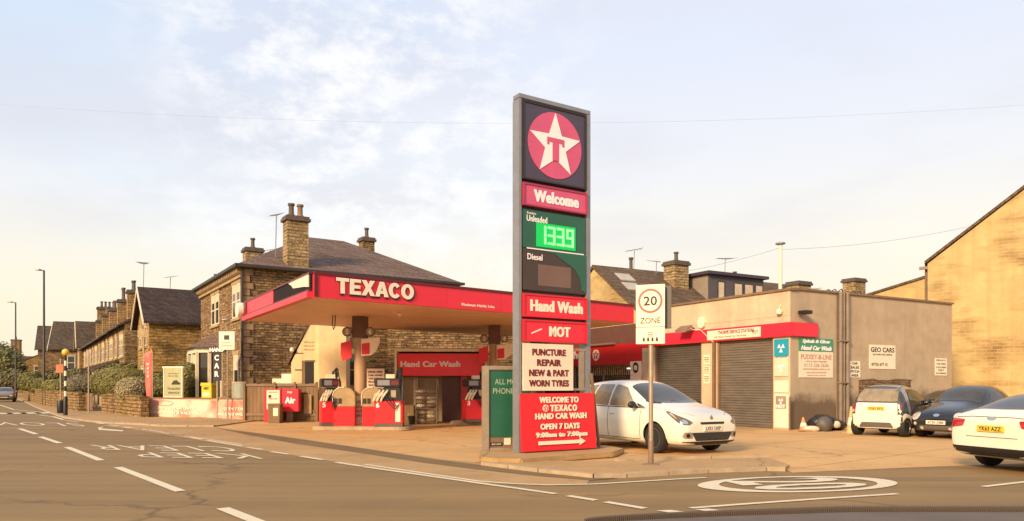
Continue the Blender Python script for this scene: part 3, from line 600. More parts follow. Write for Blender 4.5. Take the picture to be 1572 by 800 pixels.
# outbuilding wall behind the forecourt
ob = thing('stone_outbuilding', 'low dark stone building behind the car wash unit under the canopy', 'outbuilding', (X_(596, 36.5), 36.5, 0), R(12))
wall_box('wall', 0, 7.2, 0, 4, 0, 4.6, M['stoneA'], ob)
obj('roof', MB().prism([(-.2, 4.6), (7.4, 4.6), (7.4, 4.72), (-.2, 4.72)], -.2, 4.2, 'xz'), M['roofA'], ob)

# cream lean-to building with a raking top and a dark door
cx0 = X_(447, 31.6); cx1 = X_(489, 31.6)
cb_ = thing('cream_outbuilding', 'cream rendered lean-to building with raking roof and narrow dark doorway beside the stone house', 'outbuilding', (cx0, 31.6, 0), R(8))
wl = X_(489, 31.6) - cx0
obj('wall', MB().prism([(0, 0), (wl, 0), (wl, 4.6), (X_(474, 31.6) - cx0, 4.15), (0, 2.5)], 0, 2.2, 'xz'), M['cream'], cb_)
obj('side_wall', MB().box(wl + .003, wl + 1.15, -.25, 1.9, 0, 4.35), M['cream'], cb_)
obj('verge', MB().prism([(-.15, 2.42), (X_(474, 31.6) - cx0, 4.15), (wl + .02, 4.6), (wl + .02, 4.68), (X_(474, 31.6) - cx0, 4.25), (-.15, 2.52)], -.06, 2.3, 'xz'), M['roofA'], cb_)
dxa = X_(468, 31.6) - cx0
obj('door', MB().box(dxa, dxa + .36, -.012, .1, 0.9, 2.55), M['black'], cb_)
obj('door_frame', MB().box(dxa - .14, dxa - .003, -.03, .1, .9, 2.6).box(dxa, dxa + .4, -.03, .1, 2.552, 2.62), M['wood'], cb_)
obj('vent', MB().box(.15, .62, -.02, .03, 2.18, 2.22), M['black'], cb_); obj('vent', MB().box(.12, .5, -.02, .03, 2.9, 2.93), M['black'], cb_)
words('notice_lettering', [('OPEN ALL DAY', .75, 3.55 - i * .16, .45, .07, {'y': -.002}) for i in range(1, 4)], M['inkgrey'], cb_)
wlamp = MB().lathe([(.03, 0), (.09, .05), (.09, .16), (.03, .2)], (.05, -.12, 2.95), n=10); obj('wall_lamp', wlamp, M['sign'], cb_, 'auto')

# ------------------------------------------------------------------ stone gabled house beyond (house D) and the terraces
def gable_house(name, label, P, ang, lx, ly, eave, ridge, ridge_along='x', mat=None, roof=None, ov=.3, cat='house', group=None, barge=None, windows=(), chims=()):
    h = thing(name, label, cat, (P[0], P[1], 0), ang, group)
    if ridge_along == 'x':
        obj('wall', MB().prism([(0, 0), (ly, 0), (ly, eave), (ly / 2, ridge), (0, eave)], 0, lx, 'yz'), mat, h)
        s = (ridge - eave) / (ly / 2)
        prof = [(-ov, eave - ov * s + .02), (ly / 2, ridge + .02), (ly + ov, eave - ov * s + .02), (ly + ov, eave - ov * s + .17), (ly / 2, ridge + .19), (-ov, eave - ov * s + .17)]
        r_ = obj('roof', MB().prism(prof, -ov, lx + ov, 'yz'), roof, h)
        if barge:
            pr = [(-ov - .03, eave - ov * s - .1), (ly / 2, ridge - .1), (ly + ov + .03, eave - ov * s - .1), (ly + ov + .03, eave - ov * s + .12), (ly / 2, ridge + .16), (-ov - .03, eave - ov * s + .12)]
            obj('bargeboard', MB().prism(pr, -ov - .06, -ov - .004, 'yz'), barge, h)
    else:
        obj('wall', MB().prism([(0, 0), (lx, 0), (lx, eave), (lx / 2, ridge), (0, eave)], 0, ly, 'xz'), mat, h)
        s = (ridge - eave) / (lx / 2)
        prof = [(-ov, eave - ov * s + .02), (lx / 2, ridge + .02), (lx + ov, eave - ov * s + .02), (lx + ov, eave - ov * s + .17), (lx / 2, ridge + .19), (-ov, eave - ov * s + .17)]
        r_ = obj('roof', MB().prism(prof, -.05, ly + .05, 'xz'), roof, h)
        obj('gutter', MB().box(-ov - .12, -ov - .01, 0, ly, eave - ov * s, eave - ov * s + .12), M['gutter'], h)
    for wn in windows: window(h, *wn[:5], **(wn[5] if len(wn) > 5 else {}))
    for ch in chims: chimney(h, *ch[:6], **(ch[6] if len(ch) > 6 else {}))
    return h
PD = Vector((X_(229, 43), 43)); angD = angA
hD = gable_house('stone_house', 'stone house with dark tiled gable roof, blank yellow side wall and white bargeboards', PD, angD, 9, 5.6, 5.35, 7.4, 'x', M['stoneD'], M['roofD'], .32, barge=M['white'],
    windows=[('x', 1.6, 3.9, 5.1, .8), ('x', 3.9, 3.9, 5.1, .8), ('x', 2.7, .9, 2.6, 2.0)], chims=[(4.6, 3.6, 6.9, 8.0, .6, .6, {'pots': 2, 'mat': M['stoneT'], 'poth': .6})])
obj('cable', MB().tube([(2.7, -.04, 4.95), (3.1, -.05, 4.78), (4.2, -.05, 4.72), (6, -.05, 4.9)], .03, 5), M['gutter'], hD)
obj('vent', MB().box(1.6, 2.0, -.03, .02, 1.95, 2.2), M['trim'], hD)
aerial(hD, 1.5, 2.8, 7.4, .9, R(30), .6); aerial(hD, .2, 4.6, 6.9, 2.4, R(90), .4)
TD = Vector((-.56, .83)); angT = math.atan2(.56, .83)
TP = Vector((-25.3, 48.3))
row = 'stone terrace houses along the far side of the road'
tl = ['nearest of the stone terraces, right behind the round clipped hedge', 'stone terrace house with porch, second beyond the gabled house', 'stone terrace house with tall paired chimney pots, third beyond the gabled house', 'stone terrace house fourth beyond the gabled house, with two short chimney pots']
tl += ['stone terrace house fifth beyond the gabled house, half hidden by the beacon', 'last low stone terrace house before the white edged gable']
for i in range(6):
    P = TP + TD * 6.1 * i
    eave = 5.6 - .04 * i
    hh = gable_house('terrace_house', tl[i], P, angT, 8, 6.08, eave, 7.9, 'y', M['stoneT'] if i % 2 else M['stoneF'], M['roofT'], .35, group=row,
        windows=[('x', 1.3, 3.5, 5.0, .8, {'pane': True}), ('x', 2.4, 3.5, 5.0, .8, {'pane': True}), ('x', 4.9, 3.5, 5.0, .8)],
        chims=[(1.3, .3, 5.8, (8.6, 8.3, 8.2, 8.0, 8.0, 7.9)[i], .85, .8, {'pots': 2 if i else 1, 'mat': M['stoneT'], 'poth': .95 if i == 2 else .7, 'along': 'y'})] if i else [])
    obj('porch_roof', MB().prism([(-1.5, 2.55), (0, 3.2), (0, 3.35), (-1.5, 2.67)], 3.0, 5.9, 'xz'), M['roofT'], hh)
    for py_ in (3.1, 5.7): obj('porch_post', MB().box(-1.42, -1.3, py_, py_ + .12, 0, 2.6), M['white'], hh)
    obj('bay', MB().box(-.7, -.003, .5, 2.8, 0, 2.6), M['trim'], hh); obj('bay_pane', MB().box(-.715, -.69, .65, 2.65, .95, 2.4), M['glass'], hh)
    obj('door', MB().box(-.02, .02, 4.2, 5.1, 0, 2.1), M['dkred'] if i == 1 else M['gutter'], hh)
# cross gable house with white bargeboard, then the larger block and more roofs falling away
PF = Vector((X_(122, 76), 76))
hF = gable_house('terrace_house', 'stone terrace house with steep white edged gable facing the road', PF, angT - .03, 12, 5.2, 5.7, 8.2, 'x', M['stoneT'], M['roofT'], .3, group=row, barge=M['white'],
    windows=[('x', 1.4, 3.4, 5.0, .8), ('x', 3.6, 3.4, 5.0, .8), ('x', 2.5, .9, 2.5, 2.0)], chims=[(2.6, 1.0, 7, 9.6, 1.9, .9, {'pots': 4, 'mat': M['stoneT'], 'poth': .6}), ])
PG = Vector((X_(78, 84), 84))
hG = gable_house('terrace_house', 'large stone terrace block with broad plain slate roof left of the white gable', PG, R(25), 11, 9, 5.8, 9.05, 'x', M['stoneF'], M['roofT'], .3, group=row, barge=M['white'],
    windows=[('x', 2, 3.4, 5.0, 1), ('x', 6.5, 3.4, 5.0, 1), ('y', 2, 3.4, 5.0, .8), ('y', 4.5, 3.4, 5.0, .8), ('y', 2, .9, 2.5, 1.2)], chims=[(5, 6.8, 7.5, 9.5, 1.6, .8, {'pots': 3, 'mat': M['stoneT'], 'poth': .5}), (7.8, 6.8, 7.5, 9.4, 1.2, .8, {'pots': 2, 'mat': M['stoneT'], 'poth': .5})])
PH = Vector((X_(58, 100), 100))
gable_house('terrace_house', 'distant stone house with dark bargeboards behind the tall lamp post', PH, R(28), 12, 8, 6.6, 9.8, 'x', M['stoneF'], M['roofT'], .3, group=row, barge=M['gutter'], windows=[('x', 2, 3.4, 5.0, 1), ('x', 5.5, 3.4, 5.0, 1)])
PI_ = Vector((X_(34, 112), 112))
gable_house('terrace_house', 'far low stone house with hipped looking roof near the left edge', PI_, R(30), 10, 9, 5.2, 7.6, 'y', M['stoneD'], M['roofT'], .3, group=row, windows=[('y', 2, 3.2, 4.6, 1), ('y', 5, 3.2, 4.6, 1), ('y', 3.4, .9, 2.4, 1.4)])
PJ = Vector((X_(-12, 150), 150))
gable_house('terrace_house', 'most distant house roof with one chimney above the trees at the left edge', PJ, R(15), 8, 7, 5, 7.6, 'x', M['stoneT'], M['roofT'], .3, group=row, chims=[(3.1, 3.5, 7, 11.0, 1.6, 1.2, {'pots': 1, 'mat': M['stoneT']})])

# ------------------------------------------------------------------ stone house with dormer behind the workshop (house C)
HCp = Vector((4.5, 40.5)); angC = math.atan2(.5, .866)
hC = thing('dormer_house', 'stone gabled house with brown roof, two skylights and big grey dormer behind the workshop', 'house', (HCp.x, HCp.y, 0), angC)
rz_, ez_ = 7.95, 4.9
obj('wall', MB().prism([(-4.2, 0), (4.2, 0), (4.2, ez_), (0, rz_), (-4.2, ez_)], 0, 15, 'yz'), M['gable'], hC)
obj('roof', MB().prism([(-4.5, ez_ - .2), (0, rz_ + .02), (4.5, ez_ - .2), (4.5, ez_ - .02), (0, rz_ + .2), (-4.5, ez_ - .02)], -.12, 15.2, 'yz'), M['roofC'], hC)
sl = (rz_ - ez_) / 4.2
def onroof(y): return rz_ + .2 + y * sl
for (xa, ya) in ((.85, -.7), (.65, -1.55)):
    k = MB(); z0 = onroof(ya); z1 = onroof(ya - .6)
    k.add([(xa, ya, z0 + .05), (xa + 1.0, ya, z0 + .05), (xa + 1.0, ya - .6, z1 + .05), (xa, ya - .6, z1 + .05), (xa, ya, z0 - .05), (xa + 1.0, ya, z0 - .05), (xa + 1.0, ya - .6, z1 - .05), (xa, ya - .6, z1 - .05)],
          [(0, 1, 2, 3), (7, 6, 5, 4), (0, 4, 5, 1), (1, 5, 6, 2), (2, 6, 7, 3), (3, 7, 4, 0)]); obj('skylight', k, pm('skylight glass', (.42, .36, .29), .15), hC)
ds0 = HCp + Vector((.5, -.866)) * 2.6
xd0 = hit(1088, ds0, (.866, .5)); xd1 = hit(1172, ds0, (.866, .5))
dm = MB().box(xd0, xd1, -2.6, 1.5, 5.2, 7.75); dor = obj('dormer', dm, pm('dormer cladding', (.095, .085, .088), .6, .1, 3), hC)
obj('dormer_cheek', MB().box(xd0 - .02, xd0 - .003, -2.55, 1.4, 5.3, 7.73), pm('pale dormer cheek', (.26, .21, .165), .7, .12, 3), dor)
obj('dormer_roof', MB().box(xd0 - .25, xd1 + .2, -2.85, 1.6, 7.752, 7.92), M['navy'], dor)
for c_, w_ in ((xd0 + .95, .6), (xd0 + 2.3, .75), (xd0 + 3.15, .8), (xd0 + 4.0, .7)):
    window(hC, 'y', c_, 6.35 if c_ > xd0 + 1.5 else 5.9, 7.45, w_, at=-2.6, split=False, sill=False, mat_frame=M['navy'], glass=M['curtain'])
Pc = HCp + Vector((.5, -.866)) * 1.2; xc = hit(1038, Pc, (.866, .5))
chimney(hC, xc, -1.2, 6.3, Z_(409, 42), 1.05, .9, 1, M['stoneC'], 'x', .55)
chimney(hC, hit(979, HCp, (.866, .5)), .6, 7.2, 8.15, .3, .3, 1, M['stoneT'], 'x', .75, False, .12)
chimney(hC, hit(1128, HCp + Vector((-.5, .866)) * 2, (.866, .5)), 2, 6.3, 8.3, 1.0, .8, 1, M['stoneT'], 'x', .5)
obj('lead_valley', MB().prism([(hit(1053, HCp, (.866, .5)) - .9, 0), (xd0, 0), (xd0, .02)], 0, .02, 'xz'), M['navy'], hC) if False else None
aerial(hC, xc - .8, -.4, 7.6, 1.0, R(80), .6); aerial(hC, hit(975, HCp, (.866, .5)) - .1, 0, 8, 1.2, R(-30), .9)
aerial(hC, hit(1118, HCp, (.866, .5)), .3, 7.9, 1.5, R(10), 1.5)
# chimneys of the row behind the workshop roof
hB = thing('rear_house', 'low house row mostly hidden behind the workshop, only its two stub chimneys showing', 'house', (15.4, 42, 0), R(30))
wall_box('wall', 0, 9, 0, 6, 0, 5.0, M['stoneT'], hB)
obj('roof', MB().prism([(-.3, 4.9), (3, 5.6), (6.3, 4.9)], -.2, 9.2, 'yz'), M['roofC'], hB)
for pxc, wd in ((1226, 1.15), (1311, 1.1)):
    P_ = Vector((15.4, 42)) + Vector((-.5, .866)) * 2; t_ = hit(pxc, P_, (.866, .5))
    D_ = P_.y + .5 * t_; chimney(hB, t_, 2, 5.2, Z_(439 if pxc < 1300 else 434, D_), wd, .9, 0, M['stoneC'])
    if pxc < 1300: aerial(hB, t_ + .9, 2, 6.0, 1.4, 0, .5); aerial(hB, t_ + 1.6, 2, 6.0, 1.6, R(40), .6)

# ------------------------------------------------------------------ yellow rendered gable building on the right
gP = Vector((X_(1424, 34.5), 34.5)); gang = R(-32)
gb = thing('rendered_building', 'tall building with stained yellow rendered gable wall rising beyond the right edge', 'building', (gP.x, gP.y, 0), gang)
gd = (math.cos(gang), math.sin(gang)); tR = hit(1572, gP, gd); DR = gP.y + gd[1] * tR
e0 = Z_(405, 34.5); eR = Z_(291, DR); slope = (eR - e0) / tR; gx = tR + 1.6
obj('gable_wall', MB().prism([(0, 0), (2 * gx, 0), (2 * gx, e0), (gx, e0 + slope * gx), (0, e0)], 0, 8, 'xz'), M['gable'], gb)
obj('roof', MB().prism([(-.12, e0 - .02), (gx, e0 + slope * gx + .03), (2 * gx + .12, e0 - .02), (2 * gx + .12, e0 + .12), (gx, e0 + slope * gx + .18), (-.12, e0 + .12)], -.12, 8.2, 'xz'), M['roofC'], gb)
obj('downpipe', MB().tube([(-.07, .3, e0), (-.07, .3, 0)], .06, 8).box(-.35, 0, -.02, .12, e0 - .25, e0 - .12), M['steelw'], gb)
gP2 = Vector((X_(1330, 40), 40))
gb2 = thing('rendered_annex', 'lower yellow rendered annex with raking parapet left of the tall gable', 'building', (gP2.x, gP2.y, 0), R(-25))
a1 = hit(1426, gP2, (math.cos(R(25)), -math.sin(R(25)))); za1 = Z_(425, gP2.y - math.sin(R(25)) * a1); za0 = Z_(455, 40); za2 = za1 + (za1 - za0) / a1
obj('wall', MB().prism([(0, 0), (a1 + 1, 0), (a1 + 1, za2), (0, za0)], 0, 5, 'xz'), M['gable'], gb2)
obj('coping', MB().prism([(-.1, za0 - .02), (a1 + 1, za2), (a1 + 1, za2 + .12), (-.1, za0 + .1)], -.1, 5.1, 'xz'), M['roofC'], gb2)

# ------------------------------------------------------------------ workshop and shop
WC = Vector((9.56, 25.4)); wang = R(29.5)
bx = Vector((math.cos(wang), math.sin(wang))); fy = Vector((-math.sin(wang), math.cos(wang)))
ws = thing('workshop', 'beige painted garage workshop with two roller shutters and red fascia band', 'building', (WC.x, WC.y, 0), wang)
SX = hit(1461, WC, bx); HT = 4.88
def fx(px): return hit(px, WC, fy)
def sx(px): return hit(px, WC, bx)
ty = fx(986)
y_a, y_b, y_c, y_d = fx(1187), fx(1101), fx(1077), fx(1005)
SH = 3.22
fw_ = MB(); th = .3
fw_.box(0, th, 0.003, y_a, 0, SH); fw_.box(0, th, y_b, y_c, 0, SH); fw_.box(0, th, y_d, ty, 0, SH); fw_.box(.001, th, 0.003, ty, SH, HT - .08)
obj('front_wall', fw_, M['shopwall'], ws)
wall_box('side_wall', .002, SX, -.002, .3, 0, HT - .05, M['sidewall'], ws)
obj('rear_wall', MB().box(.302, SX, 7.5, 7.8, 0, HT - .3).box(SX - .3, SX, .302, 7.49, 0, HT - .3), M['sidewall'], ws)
obj('roof', MB().box(.1, SX - .05, .1, ty, HT - .32, HT - .2), M['gutter'], ws)
obj('coping', MB().box(-.07, .33, -.07, ty, HT - .078, HT).box(.332, SX + .05, -.07, .36, HT - .048, HT + .02), M['steelw'], ws)
obj('render_line', MB().box(-.012, 0, 0.003, ty, SH + .72, SH + .76), M['shopwall'], ws)
obj('fascia', MB().box(-.12, -.003, -.12, ty, SH, 3.70).box(-.003, sx(1252), -.12, -.005, SH, 3.70), M['red'], ws, bevel=.01)
def shutter(y0, y1, mat, name='roller_shutter'):
    mb = MB(); n_ = 34; prof = []
    for i in range(n_):
        z = SH * i / n_; h = SH / n_
        prof += [(.13, z + .004), (.105, z + h * .3), (.105, z + h * .65), (.13, z + h * .97)]
    prof.append((.22, SH)); prof.append((.22, 0))
    mb.prism(prof, y0, y1, 'xz')
    s_ = obj(name, mb, mat, ws)
    obj('guide_rail', MB().box(.03, .14, y0 - .0, y0 + .07, 0, SH).box(.03, .14, y1 - .07, y1, 0, SH), M['steelw'], s_)
    return s_
shutter(y_a + .002, y_b - .002, M['shutter']); shutter(y_c + .002, y_d - .002, M['shutter2'])
obj('downpipe', MB().box(-.10, -.004, y_b + .05, y_b + .17, 0, SH - .004), M['steelw'], ws)
# drain pipes on the side
dp = MB()
s0, s1 = sx(1284), sx(1300)
for i, xx in enumerate((s0 + .1, s0 + .28, s0 + .48)):
    dp.tube([(xx, -.10, HT + .02), (xx, -.10, 0)], .075 if i != 1 else .05, 10)
dp.box(s0 - .02, s0 + .6, -.03, -.004, 0, HT + .04)
for z in (1.6, 3.1): dp.box(s0, s0 + .6, -.19, -.031, z, z + .05)
obj('downpipe', dp, pm('dusty grey pipe', (.22, .165, .12), .55, .2, 2), ws, 'auto')
rb = MB()
for i in range(6):
    rb.tube([(sx(1270) + i * .35, .1 + .05 * (i % 2), HT + .02), (sx(1270) + .2 + i * .35, .1, HT + .09 + .03 * (i % 3)), (sx(1270) + .4 + i * .35, .12, HT + .02)], .02, 5)
obj('roof_cable', rb, M['gutter'], ws)
obj('bare_brick', MB().box(sx(1318), sx(1398), -.006, -.003, 0, Z_(583, 27.5)), stone('bare brick patch', (.34, .22, .13), (.27, .17, .10), (.14, .09, .055), .22, .075, .012, .3), ws)
obj('crack', MB().tube([(sx(1318), -.008, 1.72), (sx(1340), -.008, 1.78), (sx(1352), -.008, 1.66), (sx(1375), -.008, 1.78), (sx(1400), -.008, 1.74)], .018, 5), M['steelw'], ws)
for px_, zz in ((1200, 4.15),):
    c = MB().lathe([(.02, 0), (.1, .03), (.12, .12), (.06, .2), (.01, .22)], (-.1, fx(1199), 3.98), n=12); c.tube([(-.02, fx(1199), 4.35), (-.1, fx(1199), 4.15)], .015, 6)
    obj('dome_camera', c, M['sign'], ws, 'auto')
obj('security_camera', MB().box(sx(1222), sx(1232), -.42, -.08, 3.98, 4.1).tube([(sx(1226), -.1, 4.0), (sx(1226), 0, 4.05)], .02), M['black'], ws, bevel=.01)
# alarm box and floodlight on front
obj('alarm_box', MB().prism(disc(fx(1079), 4.0, .20, .24, 8), -.12, -.001, 'yz').box(-.13, -.121, fx(1079) - .06, fx(1079) + .06, 3.95, 4.05), M['sign'], ws, bevel=.02)
fl = MB(); yf = fx(1062)
fl.add([(-.65, yf - .35, 3.62), (-.65, yf + .3, 3.62), (-.3, yf + .3, 3.84), (-.3, yf - .35, 3.84), (-.6, yf - .33, 3.76), (-.6, yf + .28, 3.76), (-.28, yf + .28, 3.92), (-.28, yf - .33, 3.92)], [(0, 1, 2, 3), (7, 6, 5, 4), (0, 4, 5, 1), (1, 5, 6, 2), (2, 6, 7, 3), (3, 7, 4, 0)])
fl.tube([(-.4, yf, 3.85), (-.2, yf - .1, 3.9), (0, yf - .15, 3.8)], .025)
obj('floodlight', fl, M['steelw'], ws)
obj('cable', MB().tube([(-.3, yf - .2, 3.75), (-.2, yf - .7, 3.7), (-.14, yf - 1.1, 3.35), (-.13, yf - 1.3, 3.2)], .012, 6), M['sign'], ws)
# sign over the shutter
sy0, sy1 = fx(1172), fx(1090)
sg = obj('station_sign', MB().box(-.16, -.125, sy0, sy1, 3.27, 3.63), M['signpk'], ws, bevel=.006)
Wd = sy1 - sy0
words('sign_lettering', [('THORPE SERVICE STATION', .22 - Wd * .03, .08, Wd * .66, .13, {'bold': .02}), ('All Makes Model Car Servicing', -Wd * .05, -.09, Wd * .6, .075), ('MOT', Wd * .41, 0, Wd * .1, .13)], M['inkred'], ws, loc=(-.161, (sy0 + sy1) / 2, 3.45), rz=R(-90))
# test-station boards on the corner pier
def tri3(mb, cx, cz, s, y=-.004):
    for (dx, dz, fl_) in ((-s * .55, s * .35, 1), (s * .55, s * .35, 1), (0, -s * .65, 1)):
        mb.prism([(cx + dx - s * .5, cz + dz - s * .45), (cx + dx + s * .5, cz + dz - s * .45), (cx + dx, cz + dz + s * .5)], y, 0, 'xz')
    return mb
yp = (y_a) / 2 + .0
pw = y_a - .12
def pier_board(z0, z1, mat, mark_mat=None, s=.13, txt=None, tcol=None):
    b_ = obj('test_board', MB().box(-.03, -.002, yp - pw / 2, yp + pw / 2, z0, z1), mat, ws, bevel=.004)
    if mark_mat: 
        m_ = tri3(MB(), 0, 0, s); obj('triangle_mark', m_, mark_mat, b_, loc=(-.031, yp, (z0 + z1) / 2 + (.08 if txt else 0)), rz=R(-90))
    if txt: words('board_lettering', [(txt, 0, 0, pw * .8, .1, {'bold': .03})], tcol, b_, loc=(-.031, yp, z0 + .12), rz=R(-90))
pier_board(2.55, 3.14, M['teal'], M['letterw'], .15)
pier_board(1.85, 2.50, M['mint'], M['letterw'], .14)
pier_board(1.28, 1.70, M['sign']); pier_board(.05, 1.24, M['sign'])
obj('test_board', MB().box(-.045, -.031, yp - pw * .36, yp + pw * .36, .72, 1.16), M['inkgrey'], ws)
m_ = tri3(MB(), 0, 0, .1); obj('triangle_mark', m_, M['letterw'], ws, loc=(-.046, yp, 1.0), rz=R(-90))
words('board_lettering', [('MOT', 0, 0, pw * .62, .13, {'bold': .04})], M['letterw'], ws, loc=(-.046, yp, .80), rz=R(-90))
words('board_lettering', [('TEST STATION', 0, 0, pw * .8, .05)], M['teal'], ws, loc=(-.031, yp, 2.52), rz=R(-90))
yq = (y_b + .0 + y_c) / 2 + .12
for z0, z1 in ((2.35, 2.72), (2.0, 2.28), (1.6, 1.98)):
    b_ = obj('notice', MB().box(-.02, -.002, yq - .17, yq + .17, z0, z1), M['sign'], ws)
    words('notice_lettering', [('NOTICE', 0, .08, .24, .05), ('STAFF ONLY', 0, 0, .26, .05), ('PLEASE', 0, -.08, .22, .04)], M['ink'], b_, loc=(-.021, yq, (z0 + z1) / 2), rz=R(-90))
# side wall signs
def sxc(a, b): return (sx(a) + sx(b)) / 2, sx(b) - sx(a)
c_, w_ = sxc(1226, 1278)
sp = obj('car_wash_sign', MB().box(c_ - w_ / 2, c_ + w_ / 2, -.03, -.004, 2.72, 3.18), M['gsign'], ws, bevel=.005)
words('sign_lettering', [('Splash & Glow', c_, 3.06, w_ * .82, .16, {'shear': .35, 'bold': .03}), ('Hand Car Wash', c_, 2.84, w_ * .9, .16, {'shear': .35, 'bold': .03})], M['letterw'], sp, loc=(0, -.031, 0))
sp = obj('taxi_sign', MB().box(c_ - w_ / 2, c_ + w_ / 2, -.025, -.004, 1.80, 2.717), M['signpk'], ws, bevel=.005)
words('sign_lettering', [('PUDSEY-B-LINE', c_, 2.53, w_ * .9, .17, {'bold': .01})], M['inkred'], sp, loc=(0, -.026, 0)).data.materials[0] = pm('faded maroon', (.42, .22, .17), .7, .1)
words('sign_lettering', [('PRIVATE HIRE & MINIBUSES', c_, 2.37, w_ * .6, .05), ('0113 236 3636', c_, 2.24, w_ * .72, .12), ('TELEPHONE BOOKINGS TAKEN ALL DAY', c_, 2.10, w_ * .8, .05), ('LOCAL AND LONG DISTANCE', c_, 1.98, w_ * .6, .05), ('AIRPORTS AND STATIONS', c_, 1.88, w_ * .55, .04)], M['inkgrey'], sp, loc=(0, -.026, 0))
c_, w_ = sxc(1303, 1320)
sp = obj('parking_sign', MB().box(c_ - w_ / 2, c_ + w_ / 2, -.02, -.004, 1.82, 2.42), M['sign'], ws)
words('sign_lettering', [('CAR', c_, 2.34, w_ * .5, .09, {'bold': .02}), ('SALES', c_, 2.19, w_ * .75, .09, {'bold': .02}), ('PITCH', c_, 2.04, w_ * .75, .09, {'bold': .02}), ('AREA', c_, 1.90, w_ * .65, .09, {'bold': .02})], M['ink'], sp, loc=(0, -.021, 0))
c_, w_ = sxc(1334, 1374)
sp = obj('dealer_sign', MB().box(c_ - w_ / 2, c_ + w_ / 2, -.02, -.004, 2.15, 3.05), M['sign'], ws)
words('sign_lettering', [('GEO CARS', c_, 2.87, w_ * .9, .18, {'bold': .02}), ('AUTOMOTIVE LIMITED', c_, 2.69, w_ * .75, .06), ('07735 677 15', c_ - w_ * .12, 2.32, w_ * .6, .11, {'bold': .01})], M['ink'], sp, loc=(0, -.021, 0))
c_, w_ = sxc(1435, 1453)
sp = obj('notice', MB().box(c_ - w_ / 2, c_ + w_ / 2, -.02, -.004, 1.93, 2.62), M['sign'], ws)
words('notice_lettering', [('PRIVATE', c_, 2.54, w_ * .8, .07), ('CAR PARK', c_, 2.40, w_ * .8, .07), ('CUSTOMERS', c_, 2.26, w_ * .85, .06), ('ONLY', c_, 2.15, w_ * .5, .07), ('NO PARKING', c_, 2.02, w_ * .85, .06)], M['ink'], sp, loc=(0, -.021, 0))

# the shop continues the same front under the canopy
shp = thing('petrol_shop', 'petrol station shop with deep red fascia under the far end of the canopy', 'shop', (WC.x, WC.y, 0), wang)
e1 = ty + 13
wall_box('wall', .25, 6, ty + .005, e1, 3.4, 4.3, M['columntop'], shp)
obj('lower_wall', MB().box(.3, .5, ty + .005, ty + .9, 0, 3.39).box(.3, .5, ty + .9, e1, 0, .85).box(.3, .5, e1 - 4.4, e1, .851, 2.5), M['shopwall'], shp)
obj('fascia', MB().box(.0, .24, ty + .01, e1, 2.5, 3.42), M['shopred'], shp, bevel=.01)
obj('light_strip', MB().box(-.16, -.01, fx(945), fx(905) , 3.43, 3.5), M['galv'], shp)
obj('shop_window', MB().box(.36, .40, ty + .9, e1 - 4.4, .852, 2.5), M['glass'], shp)
vb = MB()
for i in range(26): vb.box(.31, .325, ty + 1.3 + i * .16, ty + 1.38 + i * .16, 2.02, 2.42)
obj('blind', vb, M['trim'], shp)
obj('mullion', MB().box(.30, .355, ty + .9, e1 - 4.4, 2.45, 2.498).box(.30, .355, ty + 3.2, ty + 3.28, .86, 2.44).box(.30, .355, ty + 5.6, ty + 5.68, .86, 2.44), M['galv'], shp)
obj('lit_tube', MB().box(.2, .28, fx(968), fx(957), 2.28, 2.33), emis('tube light', (1, .93, .8), 1.6), shp)
def star_logo(par, cx, cz, r, rim, starm, tm, y=0.0, rz=0, loc=(0, 0, 0), tilt=1.0):
    """round badge: rim disc, five pointed star, T cut on the star"""
    d = obj('badge_disc', MB().prism(disc(cx, cz, r, r), y - .012, y, 'xz'), rim, par, loc=loc, rz=rz)
    pts = []
    for i in range(10):
        a = math.pi / 2 + i * math.pi / 5; rr = r * (.98 if i % 2 == 0 else .40); pts.append((cx + rr * math.cos(a), cz + rr * math.sin(a)))
    st = MB(); c0 = (cx, cz)
    for i in range(10):
        a_, b_ = pts[i], pts[(i + 1) % 10]; st.prism([c0, a_, b_], y - .022, y - .0125, 'xz')
    obj('badge_star', st, starm, par, loc=loc, rz=rz)
    t = r
    T = [(-.32, .24), (-.32, .04), (-.24, .04), (-.24, .10), (-.10, .10), (-.10, -.42), (-.16, -.46), (.16, -.46), (.10, -.42), (.10, .10), (.24, .10), (.24, .04), (.32, .04), (.32, .24)]
    tb = MB().box(cx - .32 * t, cx + .32 * t, y - .028, y - .0225, cz + .08 * t, cz + .22 * t).box(cx - .12 * t, cx + .12 * t, y - .028, y - .0225, cz - .46 * t, cz + .079 * t)
    tb.box(cx - .32 * t, cx - .24 * t, y - .028, y - .0225, cz + .0 * t, cz + .079 * t).box(cx + .24 * t, cx + .32 * t, y - .028, y - .0225, cz + .0 * t, cz + .079 * t)
    obj('badge_letter', tb, tm, par, loc=loc, rz=rz)
star_logo(shp, 0, 0, .27, M['letter'], M['shopred'], M['letter'], loc=(-.002, fx(915), 2.98), rz=R(-90))
words('fascia_lettering', [('Shop', 0, 0, 1.7, .5, {'bold': .03, 'shear': .15})], M['letter'], shp, loc=(-.002, fx(888), 2.98), rz=R(-90))
es = obj('round_mark_sign', MB().box(-.02, .29, fx(985), fx(968), 2.0, 2.6).box(-.018, .0, fx(985), fx(968), 1.6, 1.99), M['signpk'], shp)
obj('round_mark', MB().prism(disc(0, 0, .2, .24), -.006, 0, 'xz'), M['ink'], es, loc=(-.021, (fx(985) + fx(968)) / 2, 2.32), rz=R(-90))
words('sign_lettering', [('e', 0, 0, .22, .22, {'bold': .03})], M['signpk'], es, loc=(-.029, (fx(985) + fx(968)) / 2, 2.32), rz=R(-90))

